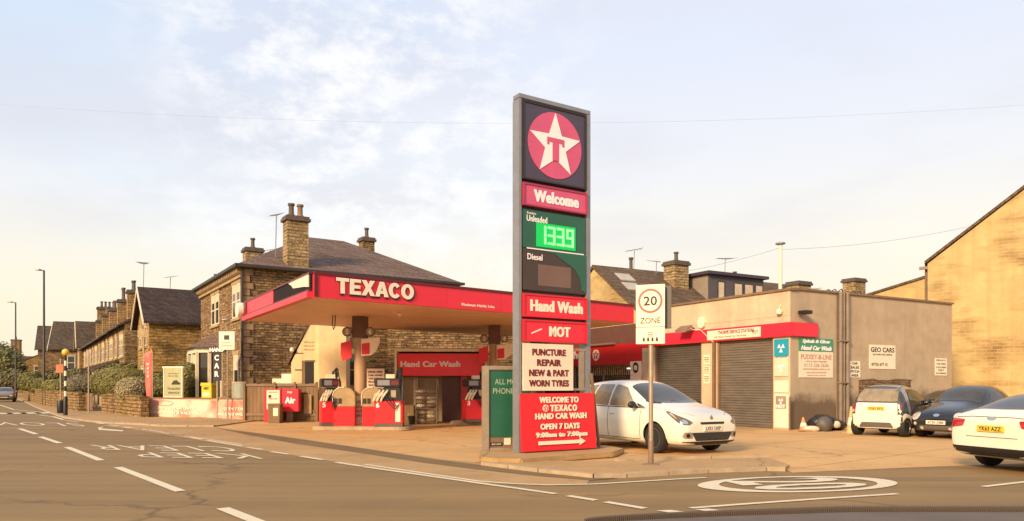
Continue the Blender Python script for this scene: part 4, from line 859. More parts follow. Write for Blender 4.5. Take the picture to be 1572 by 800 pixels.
# ------------------------------------------------------------------ canopy
FL, FR, BL = Vector((-5.5, 20.4)), Vector((4.65, 28.7)), Vector((-10.0, 27.8)); BR = FR + BL - FL
can = thing('forecourt_canopy', 'red edged petrol station canopy carrying a station name in cream letters', 'canopy', (0, 0, 0))
ZB, ZT = 3.95, 4.63
def edge_wall(name, A, B, z0, z1, t, mat, par, off=0.0, t0=0.0, t1=1.0, bev=0):
    d = (B - A); L = d.length; ang = math.atan2(d.y, d.x)
    return obj(name, MB().box(L * t0, L * t1, -t - off, -off, z0, z1), mat, par, loc=(A.x, A.y, 0), rz=ang, bevel=bev)
corners = [FL, FR, BR, BL]
obj('roof_deck', MB().prism([(p.x, p.y) for p in corners], ZB + .03, ZT - .06), M['gutter'], can)
cen = (FL + FR + BL + BR) / 4
obj('soffit', MB().prism([tuple(cen + (p - cen) * .995) for p in corners], ZB, ZB + .028), M['soffit'], can)
edge_wall('fascia', FL, FR, ZB, ZT - .05, .10, M['red'], can, .0)
edge_wall('fascia_trim', FL, FR, ZT - .048, ZT + .03, .13, M['dkred'], can, 0)
edge_wall('fascia_trim', FL, FR, ZB + .03, ZT - .05, .02, M['dkred'], can, .102, 0, .008)
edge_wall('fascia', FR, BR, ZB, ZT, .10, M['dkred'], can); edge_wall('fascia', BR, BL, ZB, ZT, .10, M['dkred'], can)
edge_wall('fascia_lip', BL, FL, ZB, ZB + .16, .16, M['red'], can); 
edge_wall('fascia_trim', BL, FL, ZB + .162, ZB + .22, .12, M['dkred'], can)
edge_wall('fascia', BL, FL, ZB + .222, ZT - .03, .08, M['red'], can, 0, .06, .52)
edge_wall('bare_fascia', BL, FL, ZB + .222, ZT - .03, .06, pm('bare dark fascia', (.022, .016, .016), .75, .2, 2, spec=.15), can, 0, .522, .999)
d_ = FL - BL; La = d_.length; angl = math.atan2(d_.y, d_.x)
obj('torn_panel', MB().prism([(La * .74, ZT - .04), (La * .985, ZT - .02), (La * .985, ZB + .30), (La * .93, ZB + .36), (La * .86, ZB + .40), (La * .80, ZB + .44), (La * .78, ZB + .54)], -.085, -.062, 'xz'), M['signpk'], can, loc=(BL.x, BL.y, 0), rz=angl)
edge_wall('fascia_trim', BL, FL, ZT - .028, ZT + .02, .10, M['dkred'], can, 0, .0, .999)
edge_wall('end_box', BL, FL, ZB + .222, ZT - .03, .12, M['dkred'], can, 0, -.01, .058)
obj('end_badge', MB().prism(disc(-.12, (ZB + ZT) / 2 + .08, .27, .27), -.30, -.04, 'xz'), M['letter'], can, loc=(BL.x, BL.y, 0), rz=angl)
# lettering on the front fascia
dF = FR - FL; LF = dF.length; angF = math.atan2(dF.y, dF.x); dFn = dF.normalized()
def fp(px): return hit(px, FL, dFn)
tx0, tx1 = fp(513), fp(634)
nx, ny = math.sin(angF), -math.cos(angF)
obj('fascia_lettering', heavy_name(MB(), (tx0 + tx1) / 2, (ZB + ZT) / 2 + .04, tx1 - tx0, .44, -.02, 0), M['letter'], can, loc=(FL.x + .128 * nx, FL.y + .128 * ny, 0), rz=angF)
obj('letter_edge', heavy_name(MB(), (tx0 + tx1) / 2 + .02, (ZB + ZT) / 2 + .02, tx1 - tx0 + .07, .50, -.02, 0), M['ink'], can, loc=(FL.x + .104 * nx, FL.y + .104 * ny, 0), rz=angF)
sm_ = MB()
for i in range(1, 6): sm_.box(LF * i / 6 - .006, LF * i / 6 + .006, -.102, -.1005, ZB + .02, ZT - .06)
obj('fascia_seam', sm_, M['shopred'], can, loc=(FL.x, FL.y, 0), rz=angF)
hx0, hx1 = fp(706), fp(756)
words('height_lettering', [('Maximum Height 3.6m', (hx0 + hx1) / 2, ZB + .14, hx1 - hx0, .12, {'bold': .02})], M['letter'], can, loc=(FL.x + .104 * math.sin(angF), FL.y - .104 * math.cos(angF), 0), rz=angF)
# columns with pump number flags
for i, (cx, cy) in enumerate(((X_(553, 26.05), 26.05), (X_(759, 29.8), 29.8))):
    k = obj('column', MB().lathe([(.205, .14), (.205, 3.2)], (cx, cy, 0), n=24), M['column'], can, 'auto')
    obj('column_top', MB().box(cx - .24, cx + .24, cy - .24, cy + .24, 3.201, ZB - .001), M['columntop'], k)
    obj('column_wrap', MB().lathe([(.215, .15), (.215, 1.16)], (cx, cy, 0), n=24), M['sign'], k, 'auto')
    words('column_lettering', [(s_, cx, .95 - j * .16, .26, .1) for j, s_ in enumerate(('FUEL', 'GAS', 'SHOP', 'OPEN'))], M['inkred'], k, loc=(0, cy - .222, 0))
    for sgn, num in ((-1, ('5', '3')[i]), (1, ('6', '4')[i])):
        f_ = obj('pump_number', MB().prism(disc(cx + sgn * .40, 3.40, .17, .17, 24), cy - .30, cy - .25, 'xz'), M['columntop'], k)
        obj('number_ring', MB().prism(disc(cx + sgn * .40, 3.40, .135, .135, 24), cy - .305, cy - .301, 'xz'), M['inkgrey'], k)
        words('number', [(num, cx + sgn * .40, 3.40, None, .17, {'bold': .02})], M['letter'], k).location = (0, cy - .307, 0)
    fl_ = MB().prism([(cx + .10, 3.14), (cx + .75, 3.2), (cx + .74, 3.02), (cx + .62, 2.72), (cx + .45, 2.58), (cx + .10, 2.55)], cy - .34, cy - .29, 'xz')
    obj('price_flag', fl_, M['signpk'], k)
    obj('price_flag_panel', MB().prism([(cx + .12, 2.98), (cx + .40, 3.02), (cx + .40, 2.62), (cx + .12, 2.60)], cy - .346, cy - .341, 'xz'), M['redlow'], k)
    obj('price_flag', MB().prism([(cx - .62, 3.0), (cx - .24, 3.1), (cx - .24, 2.5), (cx - .55, 2.38), (cx - .62, 2.6)], cy - .30, cy - .25, 'xz'), M['redlow'], k)
obj('cable_loop', MB().tube([(X_(511, 25.5), 25.5, ZB), (X_(510, 25.5), 25.5, 3.65), (X_(512, 25.5), 25.5, 3.45), (X_(514, 25.5), 25.5, 3.55), (X_(515, 25.5), 25.5, ZB)], .018, 6), M['black'], can)
obj('soffit_camera', MB().lathe([(.05, 0), (.08, -.04), (.07, -.11), (.01, -.14)], (X_(613, 24.5), 24.5, ZB), n=12).tube([(X_(600, 24), 24, ZB - .01), (X_(607, 24.2), 24.2, ZB - .05), (X_(613, 24.5), 24.5, ZB - .02)], .01, 5), M['sign'], can)

# ------------------------------------------------------------------ pump islands and pumps
def rounded_rect(cx, cy, lx, ly, r, n=6):
    pts = []
    for (sx_, sy_, a0) in ((1, 1, 0), (-1, 1, 90), (-1, -1, 180), (1, -1, 270)):
        for i in range(n + 1):
            a = R(a0 + 90 * i / n); pts.append((cx + sx_ * (lx / 2 - r) + r * math.cos(a), cy + sy_ * (ly / 2 - r) + r * math.sin(a)))
    return pts
I1 = Vector((X_(558, 25.4), 25.4)); iang = R(-4)
isl = tag(obj('pump_island', MB().prism(rounded_rect(0, 0, 3.35, 1.3, .4), 0, .14), M['kerb'], None, bevel=.02, loc=(I1.x, I1.y, 0.005), rz=iang), 'raised kerb island with rounded ends under pumps five and six', 'pump island')
I2 = Vector((X_(775, 28.8), 28.8))
tag(obj('pump_island', MB().prism(rounded_rect(0, 0, 4.2, 1.3, .4), 0, .14), M['kerb'], None, bevel=.02, loc=(I2.x, I2.y, 0.005), rz=iang), 'raised kerb island under the further pumps, partly behind the tall price sign', 'pump island')
hose_m = M['black']
def make_pump(label, loc, rz, w_=1.0, num='6', flip=1):
    t = thing('fuel_pump', label, 'fuel pump', loc, rz, 'fuel pumps under the canopy')
    obj('base_plinth', MB().box(-w_ * .5, w_ * .5, -.28, .28, 0, .10), M['plasticgrey'], t, bevel=.01)
    cab = obj('cabinet', MB().prism([(-w_ * .5, .102), (w_ * .5, .102), (w_ * .5, .86), (-w_ * .5, .86)], -.27, .27, 'xz'), M['redlow'], t, bevel=.02)
    obj('cabinet_door', MB().box(w_ * .24, w_ * .42, -.285, -.272, .16, .80), M['signpk'], t, bevel=.004)
    words('pump_number', [(num, -w_ * .38, .72, None, .17, {'bold': .03})], M['letterw'], t, loc=(0, -.272, 0))
    # black nozzle tower with boots
    obj('nozzle_tower', MB().prism([(-w_ * .36, .862), (w_ * .46, .862), (w_ * .40, 1.32), (-w_ * .20, 1.32)], -.22, .22, 'xz'), M['black'], t, bevel=.02)
    obj('grade_panel', MB().box(w_ * .08, w_ * .26, -.245, -.221, .98, 1.22), M['galv'], t)
    hd = obj('display_head', MB().box(-w_ * .5, w_ * .42, -.3, .3, 1.325, 1.62), M['black'], t, bevel=.03)
    obj('display_screen', MB().box(-w_ * .38, w_ * .05, -.312, -.301, 1.38, 1.56), M['steel'], hd, bevel=.004); obj('display_screen', MB().box(w_ * .1, w_ * .36, -.312, -.301, 1.40, 1.54), M['inkred'], hd)
    obj('top_label', MB().box(-.12, .18, -.06, .06, 1.622, 1.76), M['sign'], t)
    for i in range(3):
        x = -w_ * (.46 - .13 * i)
        nb = MB().tube([(x + .16, -.24, 1.22), (x + .08, -.30, 1.10), (x - .02, -.32, .96), (x - .06, -.30, .84)], .038, 8).tube([(x + .10, -.30, 1.16), (x + .00, -.36, 1.08), (x - .03, -.35, .96)], .015, 6)
        obj('nozzle', nb, M['sign'], t, True)
        hs = MB(); hx_ = w_ * .45 + i * .02
        hs.tube([(x + .16, -.24, 1.2), (x + .26, -.30, .98), (hx_ - .2, -.34, .55 + .06 * i), (hx_ + .02, -.32, .9), (hx_ + .02, -.2, 1.5), (hx_ - .05 * i, -.05, 1.95), (hx_ - .12 - .05 * i, 0, 1.9 - .02 * i), (hx_ - .16 - .04 * i, 0, 1.6)], .016, 7)
        obj('hose', hs, hose_m, t, True)
    obj('hose_mast', MB().box(w_ * .30, w_ * .44, -.08, .08, 1.622, 2.0), M['black'], t, bevel=.03)
    return t
def make_module(label, loc, rz):
    t = thing('forecourt_cabinet', label, 'cabinet', loc, rz, 'rounded cabinets beside the pumps')
    obj('base', MB().box(-.36, .36, -.24, .24, .0, .66), M['redlow'], t, bevel=.015)
    prof = [(-.37, .662), (.37, .662), (.37, 1.02)] + [(.37 - .28 + .28 * math.cos(R(a)), 1.02 + .28 * math.sin(R(a))) for a in (30, 60, 90)] + [(-.37 + .28 + .28 * math.cos(R(a)), 1.02 + .28 * math.sin(R(a))) for a in (90, 120, 150, 180)]
    obj('hood', MB().prism(prof, -.25, .25, 'xz'), M['trim'], t, bevel=.01)
    obj('hood_edge', MB().prism([(-.385, .70)] + [(-.37 + .28 + .31 * math.cos(R(a)), 1.02 + .31 * math.sin(R(a))) for a in (180, 150, 120, 90)] + [(.0, 1.33), (.0, 1.305)] + [(-.37 + .28 + .285 * math.cos(R(a)), 1.02 + .285 * math.sin(R(a))) for a in (90, 120, 150, 180)] + [(-.37, .70)], -.27, .27, 'xz'), M['sign'], t)
    obj('screen', MB().box(-.34, -.22, -.262, -.251, .76, .94).box(-.19, -.08, -.262, -.251, .76, .94), M['ink'], t)
    return t
zt = .146
a_ = 25.25
make_pump('red pump with black display head and raised hoses, left end of the near island', (X_(506, 25.45), 25.45, zt), R(24), .62, '5')
make_module('red and cream rounded cabinet directly left of the round canopy column', (X_(529.5, 25.5), 25.5, zt), R(6))
make_module('red and cream rounded cabinet directly right of the round canopy column', (X_(573.5, 25.3), 25.3, zt), R(6))
make_pump('red pump marked six with silver nozzles, right end of the near island', (X_(598, 25.0), 25.0, zt), R(2), .95, '6')
make_pump('red pump standing beside the green poster board, on the further island', (X_(729, 28.2), 28.2, zt), R(20), .85, '3')

# ------------------------------------------------------------------ hand car wash unit at the back
kD = 30.3; kx0 = X_(607, kD); kx1 = X_(747, kD)
kw = kx1 - kx0
kio = thing('car_wash_unit', 'open fronted car wash unit with bright red sign board at the back of the forecourt', 'kiosk', (kx0, kD, 0), 0)
obj('frame', MB().box(-.02, .07, -.1, 0, 0, 3.05).box(kw - .08, kw + .02, -.1, 0, 0, 3.0).box(.07, kw - .08, -.09, -.01, 2.93, 3.03), M['sign'], kio)
obj('sign_board', MB().box(.10, kw - .12, -.06, -.02, Z_(577, kD), Z_(543, kD)), pm('bright red sign board', (.92, .035, .06), .4, .05), kio, bevel=.01)
words('sign_lettering', [('Hand Car Wash', X_(661, kD) - kx0, Z_(559, kD), X_(706, kD) - X_(615, kD), .24, {'bold': .034})], M['letterw'], kio, loc=(0, -.061, 0))
for kx in (0, kw - .1): obj('side_wall', MB().box(kx, kx + .1, .02, 2.6, 0, 2.9), M['shopwall'], kio)
obj('back_wall', MB().box(.1, kw - .1, 1.2, 1.3, 0, 2.9), M['shopwall'], kio)
obj('front_wall', MB().box(.1, X_(638, kD) - kx0, .8, .9, 0, 1.9), M['shopwall'], kio)
obj('dark_opening', MB().box(X_(677, kD) - kx0, X_(706, kD) - kx0, .5, .56, 0, 2.0), M['columntop'], kio);  # dark slab fills the opening, its shade is in the colour
obj('red_curtain', MB().box(X_(707, kD) - kx0, X_(716, kD) - kx0, .3, .36, .1, 1.95), M['shopred'], kio)
obj('roof', MB().box(-.05, kw + .05, .0, 2.7, 2.902, 2.92), M['gutter'], kio)
# wire cage of bagged goods
gx0, gx1 = X_(638, kD - .3), X_(672, kD - .3)
cage = thing('wire_cage', 'tall wire cage stacked with bagged goods in front of the car wash unit', 'cage', (gx0, kD - .7, 0), 0)
cw = gx1 - gx0; cm = MB()
for x in (0, cw): 
    for y in (0, .5): cm.tube([(x, y, 0), (x, y, 1.78)], .018, 6)
for z in (.05, .5, 1.0, 1.4, 1.78):
    cm.tube([(0, 0, z), (cw, 0, z), (cw, .5, z), (0, .5, z), (0, 0, z)], .012, 6)
for i in range(1, 7): cm.tube([(cw * i / 7, 0, 0), (cw * i / 7, 0, 1.78)], .007, 5)
obj('frame', cm, M['galv'], cage)
for k in range(3): obj('shelf', MB().box(.02, cw - .02, .02, .48, .05 + k * .55, .07 + k * .55), M['galv'], cage)
def blob(mb, c, r, n=9, jit=.16, seed=0):
    rnd = random.Random(seed); b = len(mb.v); rows = 6
    for i in range(rows + 1):
        th_ = math.pi * i / rows
        for j in range(n):
            a = 2 * math.pi * j / n; k = 1 + rnd.uniform(-jit, jit)
            mb.v.append((c[0] + r[0] * k * math.sin(th_) * math.cos(a), c[1] + r[1] * k * math.sin(th_) * math.sin(a), c[2] + r[2] * (k if 0 < i < rows else 1) * math.cos(th_)))
    for i in range(rows):
        for j in range(n): mb.f.append((b + i * n + j, b + i * n + (j + 1) % n, b + (i + 1) * n + (j + 1) % n, b + (i + 1) * n + j))
    return mb
for k in range(14):
    z = .13 + (k // 2) * .155 + (.12 if k // 2 > 2 else 0) + (.1 if k // 2 > 5 else 0); x = .22 if k % 2 else cw - .22
    tag(obj('goods_bag', blob(MB(), (gx0 + x, kD - .46, z), (.21, .2, .085), 10, .2, k), M['sign'] if k % 3 else M['trim'], None, True), f'pale plastic goods bag in the wire cage, {("bottom", "second", "third", "fourth", "fifth", "sixth", "top")[k // 2]} layer on the {"left" if k % 2 else "right"}', 'bag', 'bags stacked in the wire cage')
# poster and tyre stack bits between column and car wash
pp = thing('poster_board', 'white poster board with red and grey rows of text behind the pumps', 'poster board', (X_(563, 29), 29, 0), 0)
obj('board', MB().box(0, X_(590, 29) - X_(563, 29), 0, .04, 1.0, Z_(566, 29)), M['signpk'], pp); obj('post', MB().box(.05, .09, .041, .08, 0, 2.0).box(.6, .64, .041, .08, 0, 2.0), M['steelw'], pp)
words('poster_lettering', [(s_, .34, 2.06 - i * .13, .56, .075, {'bold': .03}) for i, s_ in enumerate(('SPECIAL OFFER', 'CAR WASH', 'VALETING', 'FROM 5.00', 'WAX & SHINE', 'INSIDE OUT'))], M['inkred'], pp, loc=(0, -.001, 0))
cn = MB().box(0, .42, 0, .4, 0, .75).box(.422, .52, .1, .4, 0, .55); tag(obj('storage_crate', cn, M['wood'], None, bevel=.01, loc=(X_(619, 29.3), 29.3, 0), rz=0), 'pair of low brown crates beside the wire cage', 'crate')

bk = thing('water_bucket', 'dark bucket standing on the forecourt left of the wire cage', 'bucket', (X_(632, 28.9), 28.9, .0), 0)
obj('body', MB().lathe([(.10, 0), (.15, .32), (.165, .33), (.15, .34)], n=14), M['black'], bk, 'auto'); obj('handle', MB().tube([(-.15, 0, .33), (-.1, 0, .45), (.1, 0, .45), (.15, 0, .33)], .01, 6), M['galv'], bk)
# ------------------------------------------------------------------ tall price sign
T0 = Vector((X_(797, 15.2), 15.2)); tang = math.atan2(.541, .841)
KZ = .125
tk = [G(736, 711), G(752, 713.5), G(800, 715), G(840, 711.5), G(900, 706.5), G(942, 703.5), Vector((2.5, 16.4, 0)), Vector((2.2, 17.2, 0)), Vector((.8, 17.0, 0)), Vector((-.7, 16.2, 0))]
mbk = MB().prism([(p[0], p[1]) for p in tk], .0, KZ)
tag(obj('sign_plinth', mbk, M['footway'], None, bevel=.03), 'low concrete plinth under the tall price sign', 'plinth')
tot = thing('price_sign', 'tall grey framed petrol price sign with star badge, green price panel and red boards', 'price sign', (T0.x, T0.y, KZ), tang)
TT = Z_(142, 15.2) - KZ
dT = Vector((math.cos(tang), math.sin(tang)))
TW = hit(907, T0, dT)
def tz(py, px=803):
    D_ = T0.y + dT.y * hit(px, T0, dT); return Z_(py, D_) - KZ
def tpx(px): return hit(px, T0, dT)
fm = MB().box(0, .07, 0, .26, 0, TT - .1).box(TW - .13, TW, 0, .24, 0, TT - .1).box(0, TW, 0, .24, TT - .099, TT)
obj('frame', fm, M['steel'], tot, bevel=.012)
obj('back_panel', MB().box(.072, TW - .132, .20, .235, tz(522) , TT - .101).box(.072, TW - .132, .09, .199, tz(522), TT - .101), M['navy'], tot)
xl, xr_ = .085, TW - .14
xm = (xl + xr_) / 2
def panel(name, ztop, zbot, mat, y0=-.03, rim=None, x0=None, x1=None):
    x0 = xl if x0 is None else x0; x1 = xr_ if x1 is None else x1
    o = obj(name, MB().box(x0, x1, y0, .088, zbot, ztop), mat, tot, bevel=.015)
    if rim:
        t = .035; obj('rim', MB().box(x0 - .012, x0 + t, y0 - .02, y0 + .03, zbot, ztop).box(x1 - t, x1 + .012, y0 - .02, y0 + .03, zbot, ztop).box(x0 + t, x1 - t, y0 - .02, y0 + .03, ztop - t, ztop).box(x0 + t, x1 - t, y0 - .02, y0 + .03, zbot, zbot + t), rim, o)
    return o
zL0, zL1 = tz(153), tz(274)
pl = panel('badge_panel', zL0, zL1, M['navy'], 0.0, M['ink'])
zc = (zL0 + zL1) / 2 + .0
star_logo(pl, xm, zc, .70, M['pink'], M['letterw'], M['pink'], y=-.001)  # disc, star and panel colours carry the windscreen's washed glare
zW0, zW1 = tz(280), tz(315)
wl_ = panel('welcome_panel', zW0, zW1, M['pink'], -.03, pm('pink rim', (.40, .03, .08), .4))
words('panel_lettering', [('Welcome', xm + .02, (zW0 + zW1) / 2, 1.16, .25, {'bold': .035})], M['letterw'], wl_, loc=(0, -.031, 0))
zP0, zPm, zP1 = tz(320), tz(380), tz(445)
gp = panel('unleaded_panel', zP0, zPm, M['green'], .0)
dpn = panel('diesel_panel', zPm - .003, zP1, M['diesel'], .0)
# green sheet carries on below, torn back in a curve on the right
gt = MB().prism([(xr_ - .01, zPm - .004), (xr_ - .01, zP1 + .05), (xr_ - .12, zP1 + .08), (xr_ - .16, zP1 + .32), (xr_ - .30, zP1 + .52), (xr_ - .55, zP1 + .66), (xr_ - .85, zPm - .06), (xm - .3, zPm - .03), (xl + .05, zPm - .004)], -.012, .0, 'xz')
obj('torn_green_sheet', gt, M['green'], dpn)
obj('divider', MB().box(xl + .1, xr_ - .06, -.016, -.001, zPm - .012, zPm + .012), M['letterw'], gp)
words('panel_lettering', [('Unleaded', xl + .36, zP0 - .18, .52, .13, {'bold': .02}), ('Premium', xl + .22, zP0 - .07, .22, .05)], M['letterw'], gp, loc=(0, -.002, 0))
words('panel_lettering', [('Diesel', xl + .30, zPm - .17, .38, .13, {'bold': .02})], M['letterw'], dpn, loc=(0, -.013, 0))
zd = zPm + .31; dh = .38
obj('price_window', MB().box(xm - .50, xm + .54, -.02, -.001, zd - .26, zd + .25), M['ledback'], gp, bevel=.01)
SEG = {'0': 'abcdef', '1': 'bc', '2': 'abged', '3': 'abgcd', '4': 'fgbc', '5': 'afgcd', '6': 'afgedc', '7': 'abc', '8': 'abcdefg', '9': 'abcdfg'}
dg = MB(); wdg, t = .19, .045
for i, ch in enumerate('1339'):
    x = xm - .44 + i * .235 + (.02 if i == 3 else 0); z = zd - dh / 2
    for s_ in SEG[ch]:
        r_ = {'a': (x, x + wdg, z + dh - t, z + dh), 'g': (x, x + wdg, z + dh / 2 - t / 2, z + dh / 2 + t / 2), 'd': (x, x + wdg, z, z + t), 'b': (x + wdg - t, x + wdg, z + dh / 2, z + dh), 'c': (x + wdg - t, x + wdg, z, z + dh / 2), 'f': (x, x + t, z + dh / 2, z + dh), 'e': (x, x + t, z, z + dh / 2)}[s_]
        dg.box(r_[0], r_[1], -.03 - .0005 * ord(s_) % .003, -.021, r_[2], r_[3])
dg.box(xm - .44 + 3 * .235 - .035, xm - .44 + 3 * .235 - .0, -.03, -.021, zd - dh / 2, zd - dh / 2 + .04)
obj('price_digits', dg, M['led'], gp)
obj('price_window', MB().box(xm - .44, xm + .42, -.004, -.0005, zP1 + .12, zP1 + .56), pm('dead display', (.17, .095, .07), .3, .1), dpn)
z0, z1 = tz(450), tz(486)
hp = panel('hand_wash_panel', z0, z1, M['red'], -.03, M['redlow']); words('panel_lettering', [('Hand Wash', xm + .03, (z0 + z1) / 2, 1.36, .24, {'bold': .035})], M['letter'], hp, loc=(0, -.031, 0))
z0, z1 = tz(490), tz(524)
mp_ = panel('test_panel', z0, z1, M['red'], -.03, M['redlow']); words('panel_lettering', [('MOT', xm + .1, (z0 + z1) / 2, .54, .22, {'bold': .035})], M['letter'], mp_, loc=(0, -.031, 0))
obj('scuff', MB().prism([(xl + .2, z0 - .30), (xl + .46, z0 - .2), (xl + .46, z0 - .17), (xl + .2, z0 - .27)], -.033, -.0305, 'xz'), M['letter'], mp_)
# white tyres board and red lower board
z0, z1 = tz(527), tz(600)
xw = tpx(878)
tb = obj('tyre_board', MB().box(xl - .02, xw, -.05, -.02, z1, z0), M['signpk'], tot, bevel=.004)
xmw = (xl + xw) / 2; hw = z0 - z1
words('board_lettering', [('PUNCTURE', xmw, z0 - hw * .18, .86, .14, {'bold': .03}), ('REPAIR', xmw, z0 - hw * .40, .62, .14, {'bold': .03}), ('NEW & PART', xmw, z0 - hw * .62, 1.02, .14, {'bold': .03}), ('WORN TYRES', xmw, z0 - hw * .84, 1.02, .14, {'bold': .03})], M['inkred'], tb, loc=(0, -.051, 0))
obj('bracket', MB().box(.072, TW - .132, .02, .06, z0 - .12, z0 - .07).box(.072, TW - .132, .02, .06, z1 + .0, z1 + .05).box(TW - .28, TW - .16, .03, .08, z1, z0 - .1), M['galv'], tot)
zr = tz(604)
lowb = MB().add([(xl - .085, -.06, zr), (TW + .04, -.06, zr), (TW + .055, -.13, .03), (xl - .085, -.12, .03), (xl - .085, -.02, zr), (TW + .04, -.02, zr), (TW + .055, -.08, .03), (xl - .085, -.06, .03)], [(0, 3, 2, 1), (4, 5, 6, 7), (0, 1, 5, 4), (1, 2, 6, 5), (2, 3, 7, 6), (3, 0, 4, 7)])
lb = obj('lower_board', lowb, M['redlow'], tot)
xb = (xl - .06 + TW + .06) / 2; hh_ = zr - .03
rows = [('WELCOME TO', xb - .02, .115, 1.02, .125), ('TEXACO', xb + .10, .26, .72, .135), ('HAND CAR WASH', xb + .02, .40, 1.34, .125), ('OPEN 7 DAYS', xb - .02, .58, 1.02, .125), ('9:00am to 7:00pm', xb + .02, .735, 1.34, .135)]
for (s_, x, f, wd, ht) in rows:
    zz = zr - hh_ * f; yy = -.062 - .085 * f
    if s_ == 'TEXACO': obj('board_lettering', heavy_name(MB(), x, zz, wd, ht, yy - .014, yy - .004), M['letter'], lb)
    else: words('board_lettering', [(s_, x, zz, wd, ht, {'bold': .035})], M['letter'], lb, loc=(0, yy - .006, 0))
star_logo(lb, xb - .38, zr - hh_ * .26, .075, M['letter'], M['redlow'], M['letter'], y=-.088)
za_ = zr - hh_ * .87
obj('arrow', MB().prism([(xb - .60, za_ - .03), (xb + .48, za_ - .03), (xb + .48, za_ - .07), (xb + .64, za_ + .01), (xb + .48, za_ + .09), (xb + .48, za_ + .045), (xb - .60, za_ + .045)], -.148, -.140, 'xz'), M['letter'], lb)
obj('brace', MB().tube([(TW + .0, -.02, tz(574, 907)), (TW + .33, .12, .0)], .035, 8), M['steelw'], tot)
obj('foot', MB().box(.15, TW + .35, -.02, .2, .0, .03), M['steelw'], tot)

# green poster stand behind the sign
pb0 = Vector((X_(742, 15.75), 15.75))
pst = thing('poster_stand', 'grey framed poster stand with dark green poster and handwritten lines beside the price sign', 'poster stand', (pb0.x, pb0.y, KZ - .02), R(12))
PH_ = Z_(560, 15.75) - KZ
obj('frame', MB().box(0, .13, 0, .22, 0, PH_).box(1.05, 1.18, 0, .22, 0, PH_).box(.131, 1.049, 0, .22, PH_ - .09, PH_).box(.131, 1.049, .02, .2, 0, .08), M['galv'], pst, bevel=.012)
obj('poster', MB().box(.135, 1.045, .05, .12, .30, PH_ - .095), M['green'], pst)
words('poster_lettering', [('ALL MOBILE', .62, PH_ - .34, .72, .12), ('PHONES', .48, PH_ - .54, .52, .12)], pm('chalk', (.35, .42, .30), .8), pst, loc=(0, .049, 0))
obj('lower_panel', MB().box(.135, 1.045, .05, .12, .085, .295), M['steelw'], pst)
obj('sticker', MB().box(.16, .42, .03, .049, .12, .19), M['ink'], pst); obj('sticker', MB().box(.46, .60, .03, .049, .14, .28), M['signpk'], pst)
words('sticker_lettering', [('BUS LANE', .29, .155, .2, .03)], M['letter'], pst, loc=(0, .029, 0))

# ------------------------------------------------------------------ 20 zone sign
SD = 13.6; zp = thing('speed_zone_sign', 'white 20 zone sign on a galvanised pole at the pavement corner', 'road sign', (X_(998.5, SD), SD, .055), R(-20))
zt0 = Z_(437, SD) - .055; zt1 = Z_(503, SD) - .055; zt2 = Z_(528, SD) - .055
obj('pole', MB().lathe([(.042, 0), (.042, zt0 - .1)], (0, .06, 0), n=12), M['galv'], zp, 'auto')
obj('collar', MB().lathe([(.17, 0), (.15, .015), (.06, .03)], (0, .06, 0), n=14), M['steelw'], zp)
obj('pole_sleeve', MB().lathe([(.05, .03), (.05, .42), (.044, .44)], (0, .06, 0), n=12), M['steelw'], zp, 'auto')
sw = .265
pl_ = obj('zone_plate', MB().box(-sw, sw, -.015, 0, zt1 + .012, zt0), M['sign'], zp, bevel=.004)
zc = zt0 - .30
rg = MB(); n = 40
for i in range(n):
    a, b = 2 * math.pi * i / n, 2 * math.pi * (i + 1) / n
    rg.prism([(.225 * math.cos(a), zc + .225 * math.sin(a)), (.225 * math.cos(b), zc + .225 * math.sin(b)), (.185 * math.cos(b), zc + .185 * math.sin(b)), (.185 * math.cos(a), zc + .185 * math.sin(a))], -.019, -.0155, 'xz')
obj('red_ring', rg, pm('faded sign red', (.34, .10, .08), .5, .1), pl_)
words('plate_lettering', [('20', 0, zc, .245, .17, {'bold': .015}), ('ZONE', 0, zt1 + .13, .37, .105)], M['ink'], pl_, loc=(0, -.0155, 0))
p2 = obj('lower_plate', MB().box(-sw, sw, -.015, 0, zt2, zt1 + .004), M['sign'], zp, bevel=.004)
dc = MB()
for i in range(4): dc.lathe([(.016, 0), (.02, .03), (.012, .07)], (-.12 + .08 * i, -.02, zt2 + .05), n=6)
dc.box(-.05, .05, -.019, -.0155, zt2 + .14, zt2 + .15).box(-.05, .05, -.019, -.0155, zt2 + .17, zt2 + .18).box(-.05, .05, -.019, -.0155, zt2 + .20, zt2 + .21)
obj('picture_mark', dc, M['ink'], p2)
obj('rear_plate', MB().box(-sw + .02, sw + .10, .10, .12, zt1 - .02, zt0 - .02), M['plasticgrey'], zp)

# ------------------------------------------------------------------ front wall with banner, air machine, clutter
BW0 = Vector((-18.3, 36.0)); BW1 = Vector((-10.55, 31.9)); dB = BW1 - BW0; LB = dB.length; angB = math.atan2(dB.y, dB.x)
bw = thing('low_wall', 'low pale rendered wall with a faded red and white banner tied along it', 'wall', (BW0.x, BW0.y, 0), angB)
obj('wall', MB().box(0, LB, 0, .22, 0, .92), M['shopwall'], bw); obj('coping', MB().box(-.04, LB + .04, -.04, .26, .922, .97), M['steelw'], bw)
m, t, b = _new('faded banner'); n_ = t.nodes; l_ = t.links
c = n_.new('ShaderNodeTexCoord'); no = n_.new('ShaderNodeTexNoise'); no.inputs['Scale'].default_value = .7; no.inputs['Detail'].default_value = 5; l_.new(c.outputs['Object'], no.inputs['Vector'])
r_ = n_.new('ShaderNodeValToRGB'); e = r_.color_ramp.elements; e[0].position = .40; e[0].color = (.70, .17, .12, 1); e[1].position = .58; e[1].color = (.84, .58, .42, 1); l_.new(no.outputs[0], r_.inputs[0]); l_.new(r_.outputs[0], b.inputs['Base Color']); b.inputs['Roughness'].default_value = .5
M['banner'] = m
